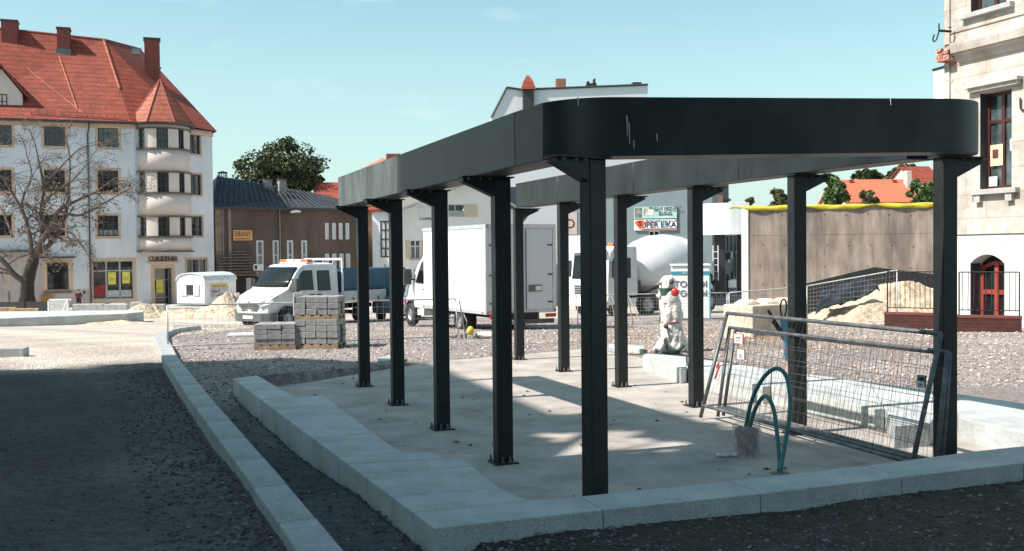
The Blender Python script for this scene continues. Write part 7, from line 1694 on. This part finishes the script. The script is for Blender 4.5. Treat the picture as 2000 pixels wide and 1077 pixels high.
def bare_tree():
    rng = random.Random(21); r2 = np.random.default_rng(5); g = GP(50, 62); g.z = PVZ - .6; e = empty('bare_tree', g, 0, 'old half bare tree with brown wilting leaves in front of the corner tenement', 'tree')
    k = 62 / F; q = lambda px, py, dy=0: Vector(((px - 50) * k, dy, (598 - py) * k))
    tr_m, br_m = MB(), MB(); tips = []
    tr_m.tube([q(52, 606), q(53, 585), q(54, 560), q(60, 535), q(68, 512)], [.62, .42, .38, .36, .30], 10)
    def branch(p, d, r, L_, lev):
        pts = [p]; n = 5; rr = [r]
        for i in range(n):
            d = (d + Vector((rng.uniform(-1, 1), rng.uniform(-1, 1), rng.uniform(-.5, .8))) * .17).normalized(); 
            if lev >= 3: d = (d + Vector((0, 0, -.10))).normalized()
            p = p + d * L_ / n; pts.append(p); rr.append(max(.011, r * (1 - .55 * (i + 1) / n)))
        (br_m).tube(pts, rr, 7 if lev < 2 else (5 if lev < 3 else 3), False)
        if lev >= 5 or r < .0085: tips.append(pts[-1]); tips.append(pts[-3]); return
        for i in range(2, n + 1):
            if lev >= 5 and i % 2: continue
            ax = Vector((rng.uniform(-1, 1), rng.uniform(-1, 1), rng.uniform(-.35, .55))).normalized()
            nd = (d * .75 + ax * .85).normalized(); branch(pts[i], nd, rr[i] * rng.uniform(.55, .8), L_ * rng.uniform(.55, .8), lev + 1)
    def limb(pxs, r0, r1, L_, dys):
        pts = [q(a, b, dy) for (a, b), dy in zip(pxs, dys)]; s = spline(pts, 4); n = len(s); br_m.tube(s, [r0 + (r1 - r0) * i / (n - 1) for i in range(n)], 8, False)
        for i in range(3, n, 2):
            t = (s[i] - s[i - 1]).normalized(); ax = Vector((rng.uniform(-1, 1), rng.uniform(-1, 1), rng.uniform(-.2, .6))).normalized(); branch(s[i], (t * .7 + ax * .8).normalized(), (r0 + (r1 - r0) * i / (n - 1)) * .5, L_ * rng.uniform(.6, 1.1), 3)
        branch(s[-1], (s[-1] - s[-2]).normalized(), r1, L_ * 1.1, 2)
    limb([(54, 560), (35, 545), (18, 520), (0, 500), (-20, 470)], .20, .08, 1.6, (0, -.3, -.5, -.6, -.8))
    limb([(68, 512), (80, 470), (78, 420), (86, 370), (80, 320)], .20, .05, 1.8, (0, .3, .4, .2, 0))
    limb([(62, 530), (66, 480), (60, 430), (40, 385), (20, 350)], .16, .05, 1.8, (0, -.3, -.6, -.8, -1))
    limb([(68, 512), (85, 480), (110, 450), (122, 420), (150, 402), (178, 388)], .22, .06, 1.7, (0, -.2, -.4, -.3, 0, .2))
    limb([(70, 505), (98, 480), (120, 430), (125, 380), (128, 330)], .17, .05, 1.8, (0, .4, .7, .9, 1))
    limb([(122, 420), (160, 430), (190, 420), (225, 400), (248, 385)], .10, .03, 1.2, (-.3, -.6, -.6, -.5, -.3))
    limb([(110, 450), (150, 462), (170, 480), (185, 500)], .09, .02, .9, (-.4, -.9, -1.1, -1.2))
    limb([(60, 430), (50, 400), (62, 350), (50, 310)], .09, .03, 1.5, (-.6, -.2, .3, .5))
    limb([(78, 420), (100, 390), (150, 360), (180, 330)], .09, .03, 1.5, (.4, .2, -.2, -.4))
    limb([(86, 370), (110, 340), (150, 300), (180, 290)], .07, .025, 1.4, (.2, .5, .6, .8))
    limb([(36, 470), (20, 440), (0, 410), (-25, 380)], .08, .03, 1.4, (-.6, -.2, .2, .4))
    limb([(178, 388), (200, 385), (230, 378), (255, 372)], .05, .02, 1.0, (.2, .2, .1, 0))
    limb([(90, 478), (100, 500), (118, 512), (130, 520)], .05, .02, .7, (-.3, -.8, -1, -1.1))
    tr_m.build('trunk', M_BARK, e, smooth=True); br_m.build('crown', mk('grey_brown_bark', (.12, .09, .078), .9, var=.3), e, recalc=False)
    lp = []
    for t in tips:
        if r2.random() < (.85 if t.z < 6.5 else .5):
            for _ in range(2 if t.z < 7.0 else 1): lp.append((t.x + r2.normal() * .12, t.y + r2.normal() * .12, t.z + r2.normal() * .12))
    leaves_mesh('foliage', lp, .07, leaf_mat('wilted_brown_leaves', (.16, .11, .065)), e, r2)
bare_tree()

# ------------------------------------------------------------------ unseen tenement beside the photographer, its outline shaped to throw the foreground shade
def shading_block():
    H = 14.0; off = H / math.tan(R(SUN_EL)); ox, oy = SUN_TO.x * off, SUN_TO.y * off
    cs = [PG(0, 719), PG(560, 700), PZ(842, 710, 0), PZ(1136, 818, 0), PZ(1225, 802, 0), PZ(1440, 848, 0), PZ(1760, 898, 0), PZ(1990, 868, HK)]
    nrm = [Vector((0, 0))] * 3 + [Vector((-.1, -.2)), Vector((-1.3, -2.0)), Vector((-1.6, -2.0)), Vector((-1.3, -1.3)), Vector((-.6, -.5))]
    pts = [(p.x - ox + q.x, p.y - oy + q.y) for p, q in zip(cs, nrm)]
    l0 = pts[0]; pts = [(l0[0] - 16, l0[1] - .6)] + pts
    last = pts[-1]; poly = pts + [(last[0] + 1.0, last[1] - 4), (last[0] - 6, last[1] - 14), (pts[0][0], -14)]
    e = empty('unseen_shade_tenement', (poly[0][0], poly[0][1], 0), 0, 'unseen tall grey tenement beside the photographer, shaped to shade the foreground', 'building'); o = poly[0]
    q = [(p[0] - o[0], p[1] - o[1]) for p in poly]
    MB().prism(q, -.3, H).build('wall', mk('grey_blocker_render', (.30, .31, .31), .9, var=.1, scale=.5), e)
    # unseen tree added beside it, with crown gaps cut for round light patches
    rng = np.random.default_rng(8); strip = cs[3:]; C1 = []
    t = empty('unseen_dapple_tree', (-7.5, 3.2, 0), 0, 'unseen leafy tree added beside the photographer to dapple the pergola floor', 'tree')
    holes = [(PZ(a_, b_, 0), s_) for a_, b_, s_ in ((1068, 851, 1), (1096, 889, .7), (1236, 851, 1.1), (1284, 868, 1.3), (1190, 872, .5))]
    cells = []
    for i in range(len(strip) - 1):
        nL = max(2, int((strip[i + 1] - strip[i]).length / .27))
        cells += [(strip[i].lerp(strip[i + 1], (k_ + .5) / nL), v_) for k_ in range(nL) for v_ in np.arange(.30, 2.7, .29) for _ in range(2)]
    for p, v in cells:
        v = v + rng.normal() * .07; p = p + Vector((rng.normal() * .07, rng.normal() * .07, 0))
        h = 8.5 + rng.random() * 4.0; k = h / math.tan(R(SUN_EL)); dn = Vector((-.55, -.83)) * v
        gx, gy = p.x + dn.x, p.y + dn.y
        if any(((gx - c.x) / (.26 * s + .27)) ** 2 + ((gy - c.y) / (.30 * s + .27)) ** 2 < 1 for c, s in holes): continue
        C1.append((p.x + dn.x - SUN_TO.x * k + 7.5, p.y + dn.y - SUN_TO.y * k - 3.2, h))
    pts_ = []
    for c_ in C1:
        v = rng.normal(size=(62, 3)); v /= np.linalg.norm(v, axis=1)[:, None]; pts_.append(np.array(c_) + v * .37 * rng.random((62, 1)) ** .4)
    leaves_mesh('crown', np.concatenate(pts_), .16, leaf_mat(*GB), t, rng)
    m = MB(); m.tube([(0, 0, -.2), (.1, 0, 4), (0, .1, 8)], [.3, .24, .16], 8)
    for c_ in C1[::6]: m.tube([(0, .1, 7), (c_[0] * .5, c_[1] * .5, 8.6), c_], [.09, .06, .02], 4)
    m.build('trunk', M_BARK, t)
    b = empty('unseen_blocker_row', (-2, -24.5, 0), 0, 'unseen grey block row added behind the photographer to cut low sky light', 'building')  # row added out of view to block low sky light
    MB().box(0, 44, 0, 12, -.3, 17).build('wall', mk('grey_blocker_render', (.30, .31, .31)), b)
    return poly
SP = shading_block()
for o in C.objects:
    if o.parent is None and 'category' in o and 'kind' not in o: o['kind'] = 'thing'
